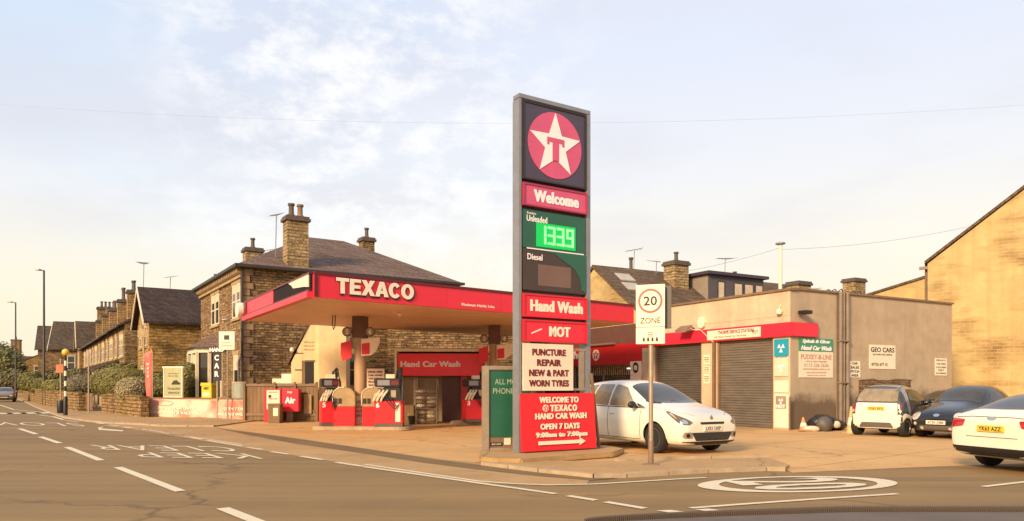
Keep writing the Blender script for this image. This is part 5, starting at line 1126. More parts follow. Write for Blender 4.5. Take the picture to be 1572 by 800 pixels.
def banner_sheet(x0, x1, z0, z1, seed):
    mb = MB(); nx, nz = 60, 8; rnd = random.Random(seed); ph = rnd.random() * 6
    vs = []
    for i in range(nx + 1):
        for k in range(nz + 1):
            u = i / nx; v = k / nz; x = x0 + (x1 - x0) * u; sag = .05 * math.sin(math.pi * u) * v
            vs.append((x, -.03 - .012 * math.sin(9 * u * 3 + ph + 3 * v) - .02 * (1 - v) * abs(math.sin(5 * u + ph)), z0 + (z1 - z0) * v - sag + .02 * math.sin(12 * u + ph) * (1 - v)))
    mb.add(vs, [(i * (nz + 1) + k, (i + 1) * (nz + 1) + k, (i + 1) * (nz + 1) + k + 1, i * (nz + 1) + k + 1) for i in range(nx) for k in range(nz)]); return mb
bn = tag(obj('banner', banner_sheet(.8, LB - .1, .06, .90, 3), M['banner'], None, True, loc=(BW0.x, BW0.y, 0), rz=angB), 'faded creased red and white banner tied along the low wall', 'banner')
words('banner_lettering', [('THE CAR WASH CENTRE', 3.0, .48, 2.6, .13, {'bold': .03}), ('HAND WASH & VALETING', 2.9, .26, 3.6, .13, {'bold': .03}), ('OPEN 7 DAYS', 6.9, .50, 1.5, .12, {'bold': .03}), ('ALL CARS WELCOME', 6.9, .26, 2.3, .12, {'bold': .03})], M['letter'], bn, loc=(0, -.062, 0))
obj('banner_oval', ring(Vector((2.2, .7)), Vector((1, 0)), Vector((0, 1)), .55, .13, .03, 0), M['inkgrey'], bn, loc=(0, -.062, 0)).rotation_euler = (R(90), 0, 0)

fn0 = Vector((X_(376, 31.4), 31.4)); fn = thing('board_fence', 'old brown timber board fence and gate behind the air machine', 'fence', (fn0.x, fn0.y, 0), R(-3))
wf = X_(487, 31.2) - fn0.x
pf = MB(); n = 18
for i in range(n): pf.box(wf * i / n + .006, wf * (i + 1) / n - .006, 0, .03, .05, 1.62 - .02 * (i % 3 == 0))
obj('boards', pf, M['wood'], fn)
obj('rail', MB().box(0, wf, -.05, -.001, 1.50, 1.60).box(0, wf, -.05, -.001, .25, .35), M['steelw'], fn)
for xx in (0, wf * .42, wf * .7, wf): obj('post', MB().box(xx - .05, xx + .05, -.1, -.051, 0, 1.68), M['wood'], fn)
obj('diagonal_brace', MB().prism([(wf * .44, .4), (wf * .68, 1.5), (wf * .68, 1.38), (wf * .44, .28)], -.045, -.002, 'xz').prism([(wf * .72, 1.5), (wf * .97, .4), (wf * .97, .28), (wf * .72, 1.38)], -.045, -.002, 'xz'), M['wood'], fn)
obj('service_panel', MB().box(wf * .83, wf * .93, -.12, -.101, .35, 1.15), M['trim'], fn)
# roof clutter on a lean-to behind the fence
bx0 = thing('storage_box', 'pale box stacked highest on the shelf above the timber fence', 'box', (X_(432, 32), 32, 1.62), R(-8)); 
obj('body', MB().box(0, .5, 0, .4, .0, .42), M['signpk'], bx0, bevel=.01); obj('lid', MB().box(-.02, .52, -.02, .42, .421, .46), M['steelw'], bx0)
bx1 = thing('storage_box', 'lower cream box beside the taller box above the timber fence', 'box', (X_(418, 32), 32, 1.62), R(5)); 
obj('body', MB().box(0, .42, 0, .4, .0, .22), M['sign'], bx1, bevel=.01); obj('lid', MB().box(-.02, .44, -.02, .42, .221, .25), M['steelw'], bx1)
lt = MB().box(X_(404, 32.2), X_(462, 32.2), 31.75, 33.2, 0, 1.61); tag(obj('store_shed', lt, M['wood'], None), 'low flat topped timber store behind the board fence, boxes standing on it', 'shed')
# air machine
aD = 30.6
ax0 = X_(405, aD)
am = thing('air_machine', 'red air and water machine cabinet with white Air lettering in front of the fence', 'air machine', (ax0, aD, 0), R(0))
wa = X_(431, aD) - ax0; wb = X_(458, aD) - ax0
obj('cabinet', MB().box(0, wa, 0, .45, .0, Z_(597, aD)), M['redlow'], am, bevel=.015)
obj('control_panel', MB().box(.12, wa - .04, -.015, -.001, .55, 1.34), M['signpk'], am)
words('panel_lettering', [('AIR & WATER', wa * .55, 1.25, .34, .05), ('INSERT COINS', wa * .55, .98, .34, .05), ('20p 50p', wa * .55, .72, .3, .07)], M['inkred'], am, loc=(0, -.016, 0))
obj('coin_unit', MB().box(.2, .3, -.04, -.016, 1.03, 1.14), M['black'], am)
obj('air_box', MB().box(wa + .03, wb, .02, .42, Z_(632, aD), Z_(597, aD)), M['red'], am, bevel=.02)
obj('stand', MB().box(wa + .2, wa + .45, .1, .35, 0, Z_(632, aD) - .002), M['steelw'], am)
words('air_lettering', [('Air', (wa + wb) / 2 + .02, .92, .42, .26, {'bold': .04})], M['letterw'], am, loc=(0, .019, 0))
words('small_lettering', [('FREE', (wa + wb) / 2, 1.25, .2, .08, {'bold': .02})], M['letter'], am, loc=(0, .019, 0))
bi = thing('litter_bin', 'square brown litter bin in front of the red air machine', 'bin', (X_(413.5, 30.1), 29.9, 0), 0)
wbn = X_(432, 30.1) - X_(413.5, 30.1)
obj('body', MB().prism([(0.02, 0), (wbn - .02, 0), (wbn, .74), (0, .74)], 0, .45, 'xz'), M['wood'], bi, bevel=.01); obj('lid', MB().box(-.02, wbn + .02, -.02, .47, .742, .80), M['steelw'], bi, bevel=.01)
obj('sticker', MB().box(wbn * .45, wbn * .85, -.012, -.001, .30, .62), M['sign'], bi)
# yellow box, notice boards, flag, hand car wash banner board
yD = 34.3; yb = thing('grit_box', 'bright yellow box standing behind the low banner wall', 'box', (X_(309, yD), yD, 0), R(-20))
obj('body', MB().box(0, .58, 0, .4, .0, 1.52), M['yellow'], yb, bevel=.02); obj('lid', MB().prism([(-.03, 1.52), (.61, 1.52), (.58, 1.66), (0, 1.66)], -.03, .43, 'xz'), M['yellow'], yb)
words('box_lettering', [('GRIT', .29, 1.40, .32, .12, {'bold': .04})], M['ink'], yb, loc=(0, -.002, 0)); obj('label_plate', MB().box(.1, .48, -.008, -.001, 1.05, 1.2), M['sign'], yb)
gD = 33.4; gn = thing('notice_board', 'small grey framed notice board behind the low wall beside the stone house door', 'notice board', (X_(357, gD), gD, 0), R(-12))
gw = X_(379, gD) - X_(357, gD)
obj('panel', MB().box(0, gw, 0, .04, .95, 1.65), pm('grey green notice', (.30, .31, .24), .5), gn); obj('frame', MB().box(-.03, .02, -.02, .05, .0, 1.7).box(gw - .02, gw + .03, -.02, .05, 0, 1.7).box(.02, gw - .02, -.02, .05, 1.651, 1.7), M['galv'], gn)
hc = thing('upright_sign', 'tall narrow black sign with white letters reading hand car wash downward', 'sign', (X_(333, 33.2), 33.2, 0), R(-18))
obj('board', MB().box(-.22, .22, 0, .04, 1.75, 3.0), M['ink'], hc); obj('header', MB().box(-.42, .46, -.01, .05, 3.002, 3.28), M['ink'], hc)
obj('post', MB().box(-.06, .0, .041, .1, 0, 3.2), M['galv'], hc)
words('sign_lettering', [('HAND', .0, 3.14, .76, .18, {'bold': .03}), ('C', 0, 2.78, None, .25, {'bold': .03}), ('A', 0, 2.42, None, .25, {'bold': .03}), ('R', 0, 2.05, None, .25, {'bold': .03})], M['letterw'], hc, loc=(0, -.012, 0))
ps = thing('hanging_sign', 'square pale sign with dark emblem on a pole by the stone house bay window', 'sign', (X_(348, 32.6), 32.6, 0), R(-5))
obj('panel', MB().box(-.36, .36, 0, .05, Z_(537, 32.6), Z_(509, 32.6)), M['sign'], ps, bevel=.01); obj('pole', MB().tube([(-.0, .09, 0), (0, .09, 3.95)], .035, 8), M['galv'], ps)
obj('lantern_arm', MB().tube([(0, .09, 3.95), (-.1, .05, 4.25), (-.12, 0, 4.4)], .03, 7).lathe([(.02, .0), (.17, -.06), (.19, -.12), (.02, -.13)], (-.05, 0, 4.52), n=12), M['galv'], ps)
obj('emblem', MB().box(-.12, .12, -.006, -.001, 3.55, 3.75), M['ink'], ps); words('panel_lettering', [('PARKING', 0, 3.42, .4, .06), ('FOR CUSTOMERS ONLY', 0, 3.28, .5, .05)], M['inkgrey'], ps, loc=(0, -.002, 0))
aD2 = 36.3; ab = thing('display_board', 'cream framed advertising board standing behind the low banner wall', 'display board', (X_(251, aD2), aD2, 0), R(-14))
aw = X_(285, aD2) - X_(251, aD2)
obj('panel', MB().box(.05, aw - .05, 0, .05, 1.0, 2.38), pm('faded poster green', (.40, .38, .20), .6, .12, 3), ab)
obj('frame', MB().box(0, .05, -.02, .08, 0, 2.45).box(aw - .05, aw, -.02, .08, 0, 2.45).box(-.05, aw + .05, -.02, .08, 2.381, 2.47).box(.05, aw - .05, -.02, .08, .94, .999), M['sign'], ab)
words('poster_lettering', [('CAR VALETING', aw / 2, 2.12, .6, .05), ('OPEN ALL WEEK', aw / 2, 2.0, .6, .05), ('TRAILERS', aw / 2 + .04, 1.38, .72, .1, {'bold': .02}), ('SERVICE', aw / 2 + .04, 1.18, .62, .09, {'bold': .02})], M['ink'], ab, loc=(0, -.001, 0))
obj('car_picture', MB().prism([(.45, 1.58), (.95, 1.58), (.95, 1.66), (.85, 1.72), (.75, 1.8), (.6, 1.78), (.5, 1.68)], -.006, -.001, 'xz'), M['ink'], ab)
fD = 37; ff = thing('feather_flag', 'slim red feather flag on a pole beside the garden wall', 'flag', (X_(234, fD), fD, 0), R(-10))
nz = 14; vs = []
for i in range(nz + 1):
    v = i / nz; z = .7 + 2.6 * v; wid = .24 + .28 * v ** .8 if v < .93 else .24 * (1 - v) / .07 + .05
    vs += [(0, 0, z), (-wid, -.05 * math.sin(v * 7), z)]
fm_ = MB().add(vs, [(2 * i, 2 * i + 1, 2 * i + 3, 2 * i + 2) for i in range(nz)]); fo = obj('flag_cloth', fm_, pm('faded flag red', (.72, .16, .12), .6, .25, 1.5), ff, True)
sm = fo.modifiers.new('thick', 'SOLIDIFY'); sm.thickness = .006
obj('pole', MB().tube([(.01, 0, 0), (.01, 0, 2.4), (0, 0, 3.2), (-.1, 0, 3.42)], .018, 7), M['galv'], ff)
words('flag_lettering', [(s_, -.2, 2.6 - i * .2, None, .12, {'bold': .02}) for i, s_ in enumerate('WASH')], M['letter'], ff, loc=(0, -.07, 0))

# ------------------------------------------------------------------ street furniture on the left
def lamp_post(label, px, D, top, arm):
    t = thing('street_lamp', label, 'street lamp', (X_(px, D), D, .05), 0, 'tall dark street lamps along the far pavement')
    obj('post', MB().lathe([(.13, 0), (.13, 1.5), (.09, 1.6), (.065, top)], n=12), M['gutter'], t, 'auto')
    obj('arm', MB().tube([(0, 0, top - .05), (-.3, 0, top + .02), (-arm * .55, 0, top + .04)], .04, 7), M['gutter'], t)
    obj('lantern', MB().prism([(-arm, -.12), (-arm * .5, -.15), (-arm * .45, .15), (-arm, .12)], top - .02, top + .1), M['galv'], t, bevel=.02)
    return t
lamp_post('tall dark street lamp nearest the zebra crossing, arm over the road', 67.5, 57, Z_(416, 57), .62 * 1.0 + .0)
lamp_post('further dark street lamp near the left edge', 24, 82, Z_(465, 82), .9)
bD = 37.0; bb = thing('belisha_beacon', 'black and white banded crossing beacon with amber globe', 'crossing beacon', (X_(100.5, bD), bD, .05), 0)
bh = Z_(546, bD) - .05
for i in range(8):
    z0 = .95 + i * (bh - .95) / 8; z1 = .95 + (i + 1) * (bh - .95) / 8
    obj('band', MB().lathe([(.058, z0), (.058, z1 - .001)], n=12), M['sign'] if i % 2 == 0 else M['black'], bb, 'auto')
obj('base_post', MB().lathe([(.10, 0), (.10, .85), (.06, .949)], n=12), M['black'], bb, 'auto')
obj('globe', blob(MB(), (0, 0, bh + .17), (.17, .17, .17), 16, 0), pm('amber globe', (.85, .52, .06), .3, .05), bb, True)
def post_sign(label, px, D, z0, z1, w_, mat, h):
    t = thing('road_sign', label, 'road sign', (X_(px, D), D, .05), R(-15)); obj('pole', MB().tube([(0, 0, 0), (0, 0, h)], .04, 8), M['galv'], t); obj('plate', MB().box(-w_ / 2, w_ / 2, -.07, -.045, z0, z1), mat, t); return t
post_sign('small orange backed sign plate beside the crossing beacon', 93, 44, 2.25, 2.75, .55, pm('orange sign', (.42, .14, .06), .6), 3.1)
post_sign('grey traffic sign pole in front of the grey green bush', 136, 39.5, 3.0, 3.4, .16, M['galv'], 3.3)
post_sign('pale grey pole with estate agent plate in front of the gabled house', 221, 42.2, 4.25, 4.65, .75, M['trim'], 4.6)
tag(obj('litter_bin', MB().lathe([(.15, 0), (.17, .1), (.18, .62), (.15, .7)], n=12), M['black'], None, 'auto', loc=(X_(93, 39.8), 39.8, .05)), 'small round black litter bin beside the crossing beacon', 'bin')

def rough_wall(name, label, A, B, h0, h1, th, mat):
    d = B - A; L = d.length; t = thing(name, label, 'wall', (A.x, A.y, 0), math.atan2(d.y, d.x), 'dry stone garden walls along the pavement')
    n = max(4, int(L / .9)); rnd = random.Random(int(L * 10)); pts = [(0, 0)] + [(L, 0)]
    top = [(L * (1 - i / n), h1 + (h0 - h1) * i / n + rnd.uniform(-.05, .05)) for i in range(n + 1)]
    obj('wall', MB().prism(pts + top, 0, th, 'xz'), mat, t)
    cp = MB()
    for i in range(n):
        a, b_ = top[n - i], top[n - i - 1]; cp.prism([(a[0] + .01, a[1] + .004), (b_[0] - .01, b_[1] + .004), (b_[0] - .01, b_[1] + .13), (a[0] + .01, a[1] + .13)], -.05, th + .05, 'xz')
    obj('coping', cp, M['stoneW'], t); return t
rough_wall('garden_wall', 'honey stone garden wall under the pale flowering bush', Vector((X_(156, 41.5), 41.5)), Vector((X_(216, 34.5), 34.5)), .95, .92, .35, M['stoneW'])
rough_wall('garden_wall', 'honey stone garden wall left of the dark gate, behind the beacon', Vector((X_(70, 54.5), 54.5)), Vector((X_(121, 43.0), 43.0)), 1.1, 1.0, .35, M['stoneW'])
rough_wall('garden_wall', 'far stretch of garden wall beside the parked car', Vector((X_(36, 82), 82)), Vector((X_(69, 55), 55)), 1.2, 1.1, .35, M['stoneW'])
gt_ = thing('garden_gate', 'dark panel gate between the two stone garden walls', 'gate', (X_(121, 43.6), 43.6, .05), math.atan2(-1.5, 1.2) * .6)
gwid = 1.45
pf = MB()
for i in range(9): pf.box(gwid * i / 9 + .01, gwid * (i + 1) / 9 - .01, 0, .04, .05, 1.05)
obj('boards', pf, M['steelw'], gt_); obj('rail', MB().box(0, gwid, -.04, -.002, .85, .93).box(0, gwid, -.04, -.002, .2, .28), M['steelw'], gt_)

# ------------------------------------------------------------------ hedges, bushes, trees
def foliage(name, label, c, r, mat_leaf, mat_core, n=2600, leaf=.10, cat='hedge', square=.0, group=None, seed=1, light=None, lumps=7, trunk=None):
    t = thing(name, label, cat, (c[0], c[1], 0), 0, group); rnd = random.Random(seed)
    lump = [(Vector((rnd.uniform(-1, 1), rnd.uniform(-1, 1), rnd.uniform(-.6, 1))).normalized(), rnd.uniform(.06, .24)) for _ in range(lumps)]
    def rad(d):
        k = 1.0
        for a, s_ in lump: k += s_ * max(0, a.dot(d) - .55) * 1.6
        if square:
            m_ = max(abs(d.x), abs(d.y), abs(d.z)); k *= (1 - square) + square * min(1.45, 1 / m_)
        return k
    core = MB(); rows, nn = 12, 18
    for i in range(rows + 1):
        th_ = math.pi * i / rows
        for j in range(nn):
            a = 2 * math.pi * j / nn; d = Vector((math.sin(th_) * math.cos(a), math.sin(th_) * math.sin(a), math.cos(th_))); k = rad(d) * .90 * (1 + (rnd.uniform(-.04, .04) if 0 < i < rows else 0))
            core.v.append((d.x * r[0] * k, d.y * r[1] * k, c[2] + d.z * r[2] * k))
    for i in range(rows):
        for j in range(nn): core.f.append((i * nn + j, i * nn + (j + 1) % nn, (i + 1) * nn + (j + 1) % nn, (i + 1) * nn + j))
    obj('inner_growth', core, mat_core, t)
    lv = [MB(), MB()]
    for _ in range(n):
        d = Vector((rnd.gauss(0, 1), rnd.gauss(0, 1), rnd.gauss(0, 1))).normalized(); k = rad(d) * (rnd.uniform(.90, 1.0) if square else rnd.uniform(.86, 1.06))
        p = Vector((d.x * r[0] * k, d.y * r[1] * k, c[2] + d.z * r[2] * k))
        if p.z < .02: continue
        a = Vector((rnd.gauss(0, 1), rnd.gauss(0, 1), rnd.gauss(0, 1))).normalized(); nrm = (d + a * (.45 if square else .8)).normalized(); u_ = nrm.orthogonal().normalized(); v_ = nrm.cross(u_); s_ = leaf * rnd.uniform(.5, 1.2)
        lv[0 if rnd.random() < .6 else 1].add([p - u_ * s_, p - v_ * s_ * .5, p + u_ * s_, p + v_ * s_ * .5], [(0, 1, 2, 3)])
    obj('foliage', lv[0], mat_leaf, t); obj('foliage', lv[1], light or mat_core, t)
    if trunk: obj('trunk', MB().tube([(0, 0, 0), (.1, 0, c[2] * .6), (0, .1, c[2])], trunk, 8, trunk * .5), M['bark'], t, True)
    return t
def at(px, D, py): return (X_(px, D), D, Z_(py, D))
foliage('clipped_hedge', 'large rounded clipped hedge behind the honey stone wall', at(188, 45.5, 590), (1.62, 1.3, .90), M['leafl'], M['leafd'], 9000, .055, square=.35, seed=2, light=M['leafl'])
foliage('flowering_bush', 'pale flowering bush spilling over the stone garden wall', at(203, 37.6, 600), (.74, .65, .58), M['leafp'], M['leafg'], 3600, .05, cat='bush', seed=3, light=M['leafp'])
foliage('rounded_bush', 'grey green rounded bush behind the traffic sign pole', at(129, 48, 592), (1.05, .95, .70), M['leafg'], M['leafg'], 4500, .055, cat='bush', seed=4, light=M['leafd'])
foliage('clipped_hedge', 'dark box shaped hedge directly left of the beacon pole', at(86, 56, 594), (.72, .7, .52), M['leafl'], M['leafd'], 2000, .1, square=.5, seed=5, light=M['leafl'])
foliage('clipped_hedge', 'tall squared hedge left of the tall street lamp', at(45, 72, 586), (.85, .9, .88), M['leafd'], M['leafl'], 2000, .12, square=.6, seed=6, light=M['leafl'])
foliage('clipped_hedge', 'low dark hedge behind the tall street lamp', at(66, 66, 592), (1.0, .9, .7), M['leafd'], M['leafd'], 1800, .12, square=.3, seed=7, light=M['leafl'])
foliage('garden_tree', 'spreading garden shrub in front of the near terrace windows', at(192, 48.5, 570), (1.0, .8, .5), M['leafd'], M['leafl'], 2200, .12, cat='shrub', seed=8, light=M['leafl'], trunk=.1)
foliage('garden_tree', 'small dark shrub tree before the far terrace porches', at(110, 58, 578), (1.6, 1.0, .6), M['leafd'], M['leafd'], 2000, .13, cat='shrub', seed=9, light=M['leafg'], trunk=.1)
foliage('clipped_hedge', 'dark green hedge between the display board and the bay window', at(287, 38, 586), (.6, .6, .9), M['leafd'], M['leafd'], 2200, .08, square=.4, seed=10, light=M['leafl'])
foliage('clipped_hedge', 'dark hedge behind the feather flag and display board', at(240, 41, 592), (1.2, .7, .7), M['leafd'], M['leafd'], 2200, .09, square=.4, seed=12, light=M['leafl'])
foliage('broadleaf_tree', 'dark tree on the horizon at the left edge', at(6, 105, 570), (2.6, 2.2, 2.4), M['leafd'], M['leafd'], 2600, .28, cat='tree', seed=11, light=M['leafl'], trunk=.25)
foliage('broadleaf_tree', 'lower dark tree behind the parked car at the left edge', at(24, 98, 584), (2.0, 1.8, 1.2), M['leafd'], M['leafd'], 2000, .25, cat='tree', seed=13, light=M['leafg'], trunk=.2)
foliage('broadleaf_tree', 'tallest dark tree, cut off by the left edge', at(-22, 120, 560), (6, 4, 4), M['leafd'], M['leafd'], 2200, .3, cat='tree', seed=14, light=M['leafl'], trunk=.3)

# ------------------------------------------------------------------ telegraph pole and wires
tp = thing('telegraph_pole', 'slim pale telegraph pole rising behind the workshop roof', 'telegraph pole', (X_(1198, 46), 46, 0))
tpz = Z_(375, 46)
obj('pole', MB().lathe([(.14, 0), (.11, tpz)], n=12), M['sign'], tp, 'auto'); obj('cap', MB().lathe([(.3, tpz), (.3, tpz + .08), (.05, tpz + .14)], n=12), M['steel'], tp)
def wire(label, A, B, sag, r=.012):
    pts = []
    for i in range(25):
        t = i / 24; p = Vector(A).lerp(Vector(B), t); p.z -= sag * 4 * t * (1 - t); pts.append(p)
    tag(obj('overhead_wire', MB().tube(pts, r, 5), M['steel'], None, True), label, 'wire')
wire('long thin overhead wire sagging across the sky behind the price sign', at(-60, 34, 156), at(1640, 34, 156), 1.0, .003)
wire('thin wire running left from the telegraph pole to the dormer house', at(1198, 46, 380), at(1030, 43, 420), .15, .009)
wire('thin wire running right from the telegraph pole past the yellow gable', at(1198, 46, 383), at(1600, 50, 318), .6, .009)

# ------------------------------------------------------------------ cars
def rounded(poly, r, n=4):
    out = []; m_ = len(poly)
    for i in range(m_):
        p0, p, p1 = Vector(poly[i - 1]), Vector(poly[i]), Vector(poly[(i + 1) % m_])
        a = (p0 - p); b = (p1 - p); ra = min(r, a.length * .45, b.length * .45); A = p + a.normalized() * ra; B = p + b.normalized() * ra
        for k in range(n + 1):
            t = k / n; out.append(tuple((1 - t) ** 2 * A + 2 * t * (1 - t) * p + t * t * B))
    return out
class Car:
    def __init__(s, name, label, cat, stations, loc, heading, paint, arches, arch_r=.36, wheel_r=.32, group=None, half=.9, subs=3):
        s.t = thing(name, label, cat, loc, heading, group); s.paint = paint; s.half = half
        # stations: x, zbottom, w, zlow, zmid, zbelt, ztop, roofw(fraction of w), shoulder drop
        cage = MB(); rings = []
        for (x, zb, w_, zm, zbelt, ztop, rw, drop) in stations:
            sec = [(0, zb), (w_ * .78, zb), (w_ * .95, zb + .06), (w_, zm), (w_ * .965, zbelt), (w_ * rw, ztop - drop), (w_ * rw * .72, ztop - drop * .18), (0, ztop)]
            ring = []
            for (y, z) in sec: ring.append(len(cage.v)); cage.v.append((x, y, z))
            ringL = [ring[0]]
            for (y, z) in sec[1:-1]: ringL.append(len(cage.v)); cage.v.append((x, -y, z))
            ringL.append(ring[-1]); rings.append((ring, ringL))
        for i in range(len(rings) - 1):
            for side in (0, 1):
                a, b = rings[i][side], rings[i + 1][side]
                for k in range(7):
                    f = (a[k], b[k], b[k + 1], a[k + 1]); cage.f.append(f if side == 0 else f[::-1])
        for e_, fl_ in ((0, 1), (-1, -1)):
            a, b = rings[e_]
            cage.f.append((a[0], a[1], b[1])[::fl_])
            for k in range(1, 6): cage.f.append((a[k], a[k + 1], b[k + 1], b[k])[::fl_])
            cage.f.append((a[6], a[7], b[6])[::fl_])
        me = bpy.data.meshes.new('body'); me.from_pydata(cage.v, [], cage.f); me.validate()
        o = bpy.data.objects.new('body', me); COL.objects.link(o)
        bm = bmesh.new(); bm.from_mesh(me); bmesh.ops.recalc_face_normals(bm, faces=bm.faces); bm.to_mesh(me); bm.free()
        md = o.modifiers.new('s', 'SUBSURF'); md.levels = subs; md.render_levels = subs
        bpy.context.view_layer.update()
        me2 = bpy.data.meshes.new_from_object(o.evaluated_get(bpy.context.evaluated_depsgraph_get()))
        s.bvh = BVHTree.FromPolygons([v.co.copy() for v in me2.vertices], [tuple(p.vertices) for p in me2.polygons])
        o.modifiers.clear(); o.data = me2; me2.name = 'body'
        # wheel arches cut out
        cm = MB()
        for ax in arches:
            for sg in (1, -1):
                cm.lathe([(arch_r, sg * (half - .30)), (arch_r, sg * (half + .3))], (ax, 0, wheel_r), 'y', 32)
        cut = obj('cut', cm, paint)
        b_ = o.modifiers.new('b', 'BOOLEAN'); b_.operation = 'DIFFERENCE'; b_.solver = 'EXACT'; b_.object = cut
        bpy.context.view_layer.update()
        me3 = bpy.data.meshes.new_from_object(o.evaluated_get(bpy.context.evaluated_depsgraph_get()))
        o.modifiers.clear(); o.data = me3; me3.name = 'body'; bpy.data.objects.remove(cut)
        me3.materials.clear(); me3.materials.append(paint); me3.materials.append(M['black'])
        for p in me3.polygons:
            c = p.center; p.use_smooth = True; p.material_index = 0
            for ax in arches:
                if math.hypot(c.x - ax, c.z - wheel_r) < arch_r + .004 and abs(c.y) > half - .31 and (abs(p.normal.y) > .98 and abs(c.y) < half - .25 or abs(math.hypot(c.x - ax, c.z - wheel_r) - arch_r) < .02 and abs(p.normal.y) < .3): p.material_index = 1; p.use_smooth = False
        try: me3.set_sharp_from_angle(angle=R(40))
        except Exception: pass
        o.parent = s.t; s.body = o; s.wr = wheel_r
        o.matrix_parent_inverse = Matrix.Identity(4)
    def panel(s, name, poly, view, mat, off=.006, rad=.03, par=None, cell=.06, mirror=False, dirv=None, thick=0.012):
        """outline drawn in a view ('side+','side-': x,z; 'top': x,y; 'front','rear': y,z) and laid on the body"""
        bm = bmesh.new(); pts = rounded(poly, rad) if rad else poly
        f = bm.faces.new([bm.verts.new((p[0], p[1], 0)) for p in pts])
        for ax in (0, 1):
            lo = min(p[ax] for p in pts); hi = max(p[ax] for p in pts); k = lo + cell
            while k < hi - .005:
                co = (k, 0, 0) if ax == 0 else (0, k, 0); no_ = (1, 0, 0) if ax == 0 else (0, 1, 0)
                bmesh.ops.bisect_plane(bm, geom=bm.verts[:] + bm.edges[:] + bm.faces[:], plane_co=co, plane_no=no_, dist=1e-5); k += cell
        bmesh.ops.triangulate(bm, faces=bm.faces[:])
        dead = []
        for v in bm.verts:
            a, b = v.co.x, v.co.y
            if view == 'side+': org, d = Vector((a, 3, b)), Vector((0, -1, 0))
            elif view == 'side-': org, d = Vector((a, -3, b)), Vector((0, 1, 0))
            elif view == 'top': org, d = Vector((a, b, 4)), Vector((0, 0, -1))
            elif view == 'front': org, d = Vector((5, a, b)), Vector((-1, 0, 0))
            else: org, d = Vector((-5, a, b)), Vector((1, 0, 0))
            if dirv is not None:                       # oblique throw; outline still read in the flat view
                d = Vector(dirv).normalized(); base = {'f': Vector((2.1, a, b)), 'r': Vector((-2.1, a, b)), 's': Vector((a, s.half * (1 if view == 'side+' else -1), b)), 't': Vector((a, b, 1))}[view[0]]; org = base - d * 4
            h = s.bvh.ray_cast(org, d)
            if h[0] is None: dead.append(v)
            else: v.co = h[0] - d * off
        if dead: bmesh.ops.delete(bm, geom=dead, context='VERTS')
        me = bpy.data.meshes.new(name); bm.to_mesh(me); bm.free(); me.materials.append(mat)
        for p in me.polygons: p.use_smooth = True
        o = bpy.data.objects.new(name, me); COL.objects.link(o); o.parent = par or s.t
        return o
    def strip(s, name, pts, view, mat, wd=.014, off=.003, par=None):
        """thin line (panel gap, moulding) as a narrow ribbon laid on the body"""
        P = [Vector(p) for p in pts]; l_, r_ = [], []
        for i, p in enumerate(P):
            t = (P[min(i + 1, len(P) - 1)] - P[max(i - 1, 0)]).normalized(); n_ = Vector((-t.y, t.x)) * wd / 2; l_.append(tuple(p + n_)); r_.append(tuple(p - n_))
        return s.panel(name, l_ + r_[::-1], view, mat, off, 0, par, .08)
    def hitp(s, a, b, view):
        if view == 'front': h = s.bvh.ray_cast(Vector((5, a, b)), Vector((-1, 0, 0)))
        elif view == 'rear': h = s.bvh.ray_cast(Vector((-5, a, b)), Vector((1, 0, 0)))
        elif view == 'side+': h = s.bvh.ray_cast(Vector((a, 3, b)), Vector((0, -1, 0)))
        else: h = s.bvh.ray_cast(Vector((a, -3, b)), Vector((0, 1, 0)))
        return h[0]
    def plate(s, view, y, z, txt, mat):
        p = s.hitp(y, z, view); sg = 1 if view == 'front' else -1
        o = obj('number_plate', MB().box(-.26, .26, -.02, .012, -.055, .055), mat, s.t, bevel=.004, loc=(p.x + sg * .008, y, z), rz=R(90 * sg))
        words('plate_lettering', [(txt, 0, 0, .44, .075, {'bold': .02, 'th': .003})], M['ink'], o, loc=(0, -.0205, 0))
    def wheel(s, x, y, side, steer=0, rimmat=None, spokes=5, wd=.2):
        r = s.wr; w_ = obj('wheel', MB().lathe([(r * .62, -.02), (r * .62, .02)], (0, 0, 0), 'y', 24), M['black'], s.t, loc=(x, y, r), rz=steer)
        k = side
        ty = MB().lathe([(r * .66, -k * wd * .5), (r * .90, -k * wd * .52), (r, -k * wd * .36), (r, k * wd * .36), (r * .965, k * wd * .47), (r * .90, k * wd * .52), (r * .72, k * wd * .50), (r * .66, k * wd * .42)], (0, 0, 0), 'y', 36)
        obj('tyre', ty, M['rubber'], w_, 'auto')
        rm = MB().lathe([(r * .68, k * wd * .30), (r * .68, k * wd * .46), (r * .63, k * wd * .46), (r * .60, k * wd * .26)], (0, 0, 0), 'y', 32)
        rm.lathe([(.01, k * wd * .36), (r * .16, k * wd * .36), (r * .18, k * wd * .25)], (0, 0, 0), 'y', 14)
        for i in range(spokes):
            a = 2 * math.pi * i / spokes + .3; c_, s_ = math.cos(a), math.sin(a); wi, wo = r * .085, r * .12; y0_, y1_ = sorted((k * wd * .26, k * wd * .38))
            rm.add([(c_ * r * .12 - s_ * wi, yy, s_ * r * .12 + c_ * wi) for yy in (y0_, y1_)] + [(c_ * r * .12 + s_ * wi, yy, s_ * r * .12 - c_ * wi) for yy in (y0_, y1_)] + [(c_ * r * .63 - s_ * wo, yy, s_ * r * .63 + c_ * wo) for yy in (y0_, y1_)] + [(c_ * r * .63 + s_ * wo, yy, s_ * r * .63 - c_ * wo) for yy in (y0_, y1_)],
                   [(0, 1, 3, 2), (4, 6, 7, 5), (0, 4, 5, 1), (2, 3, 7, 6), (0, 2, 6, 4), (1, 5, 7, 3)])
        obj('rim', rm, rimmat or M['alloy'], w_, 'auto')
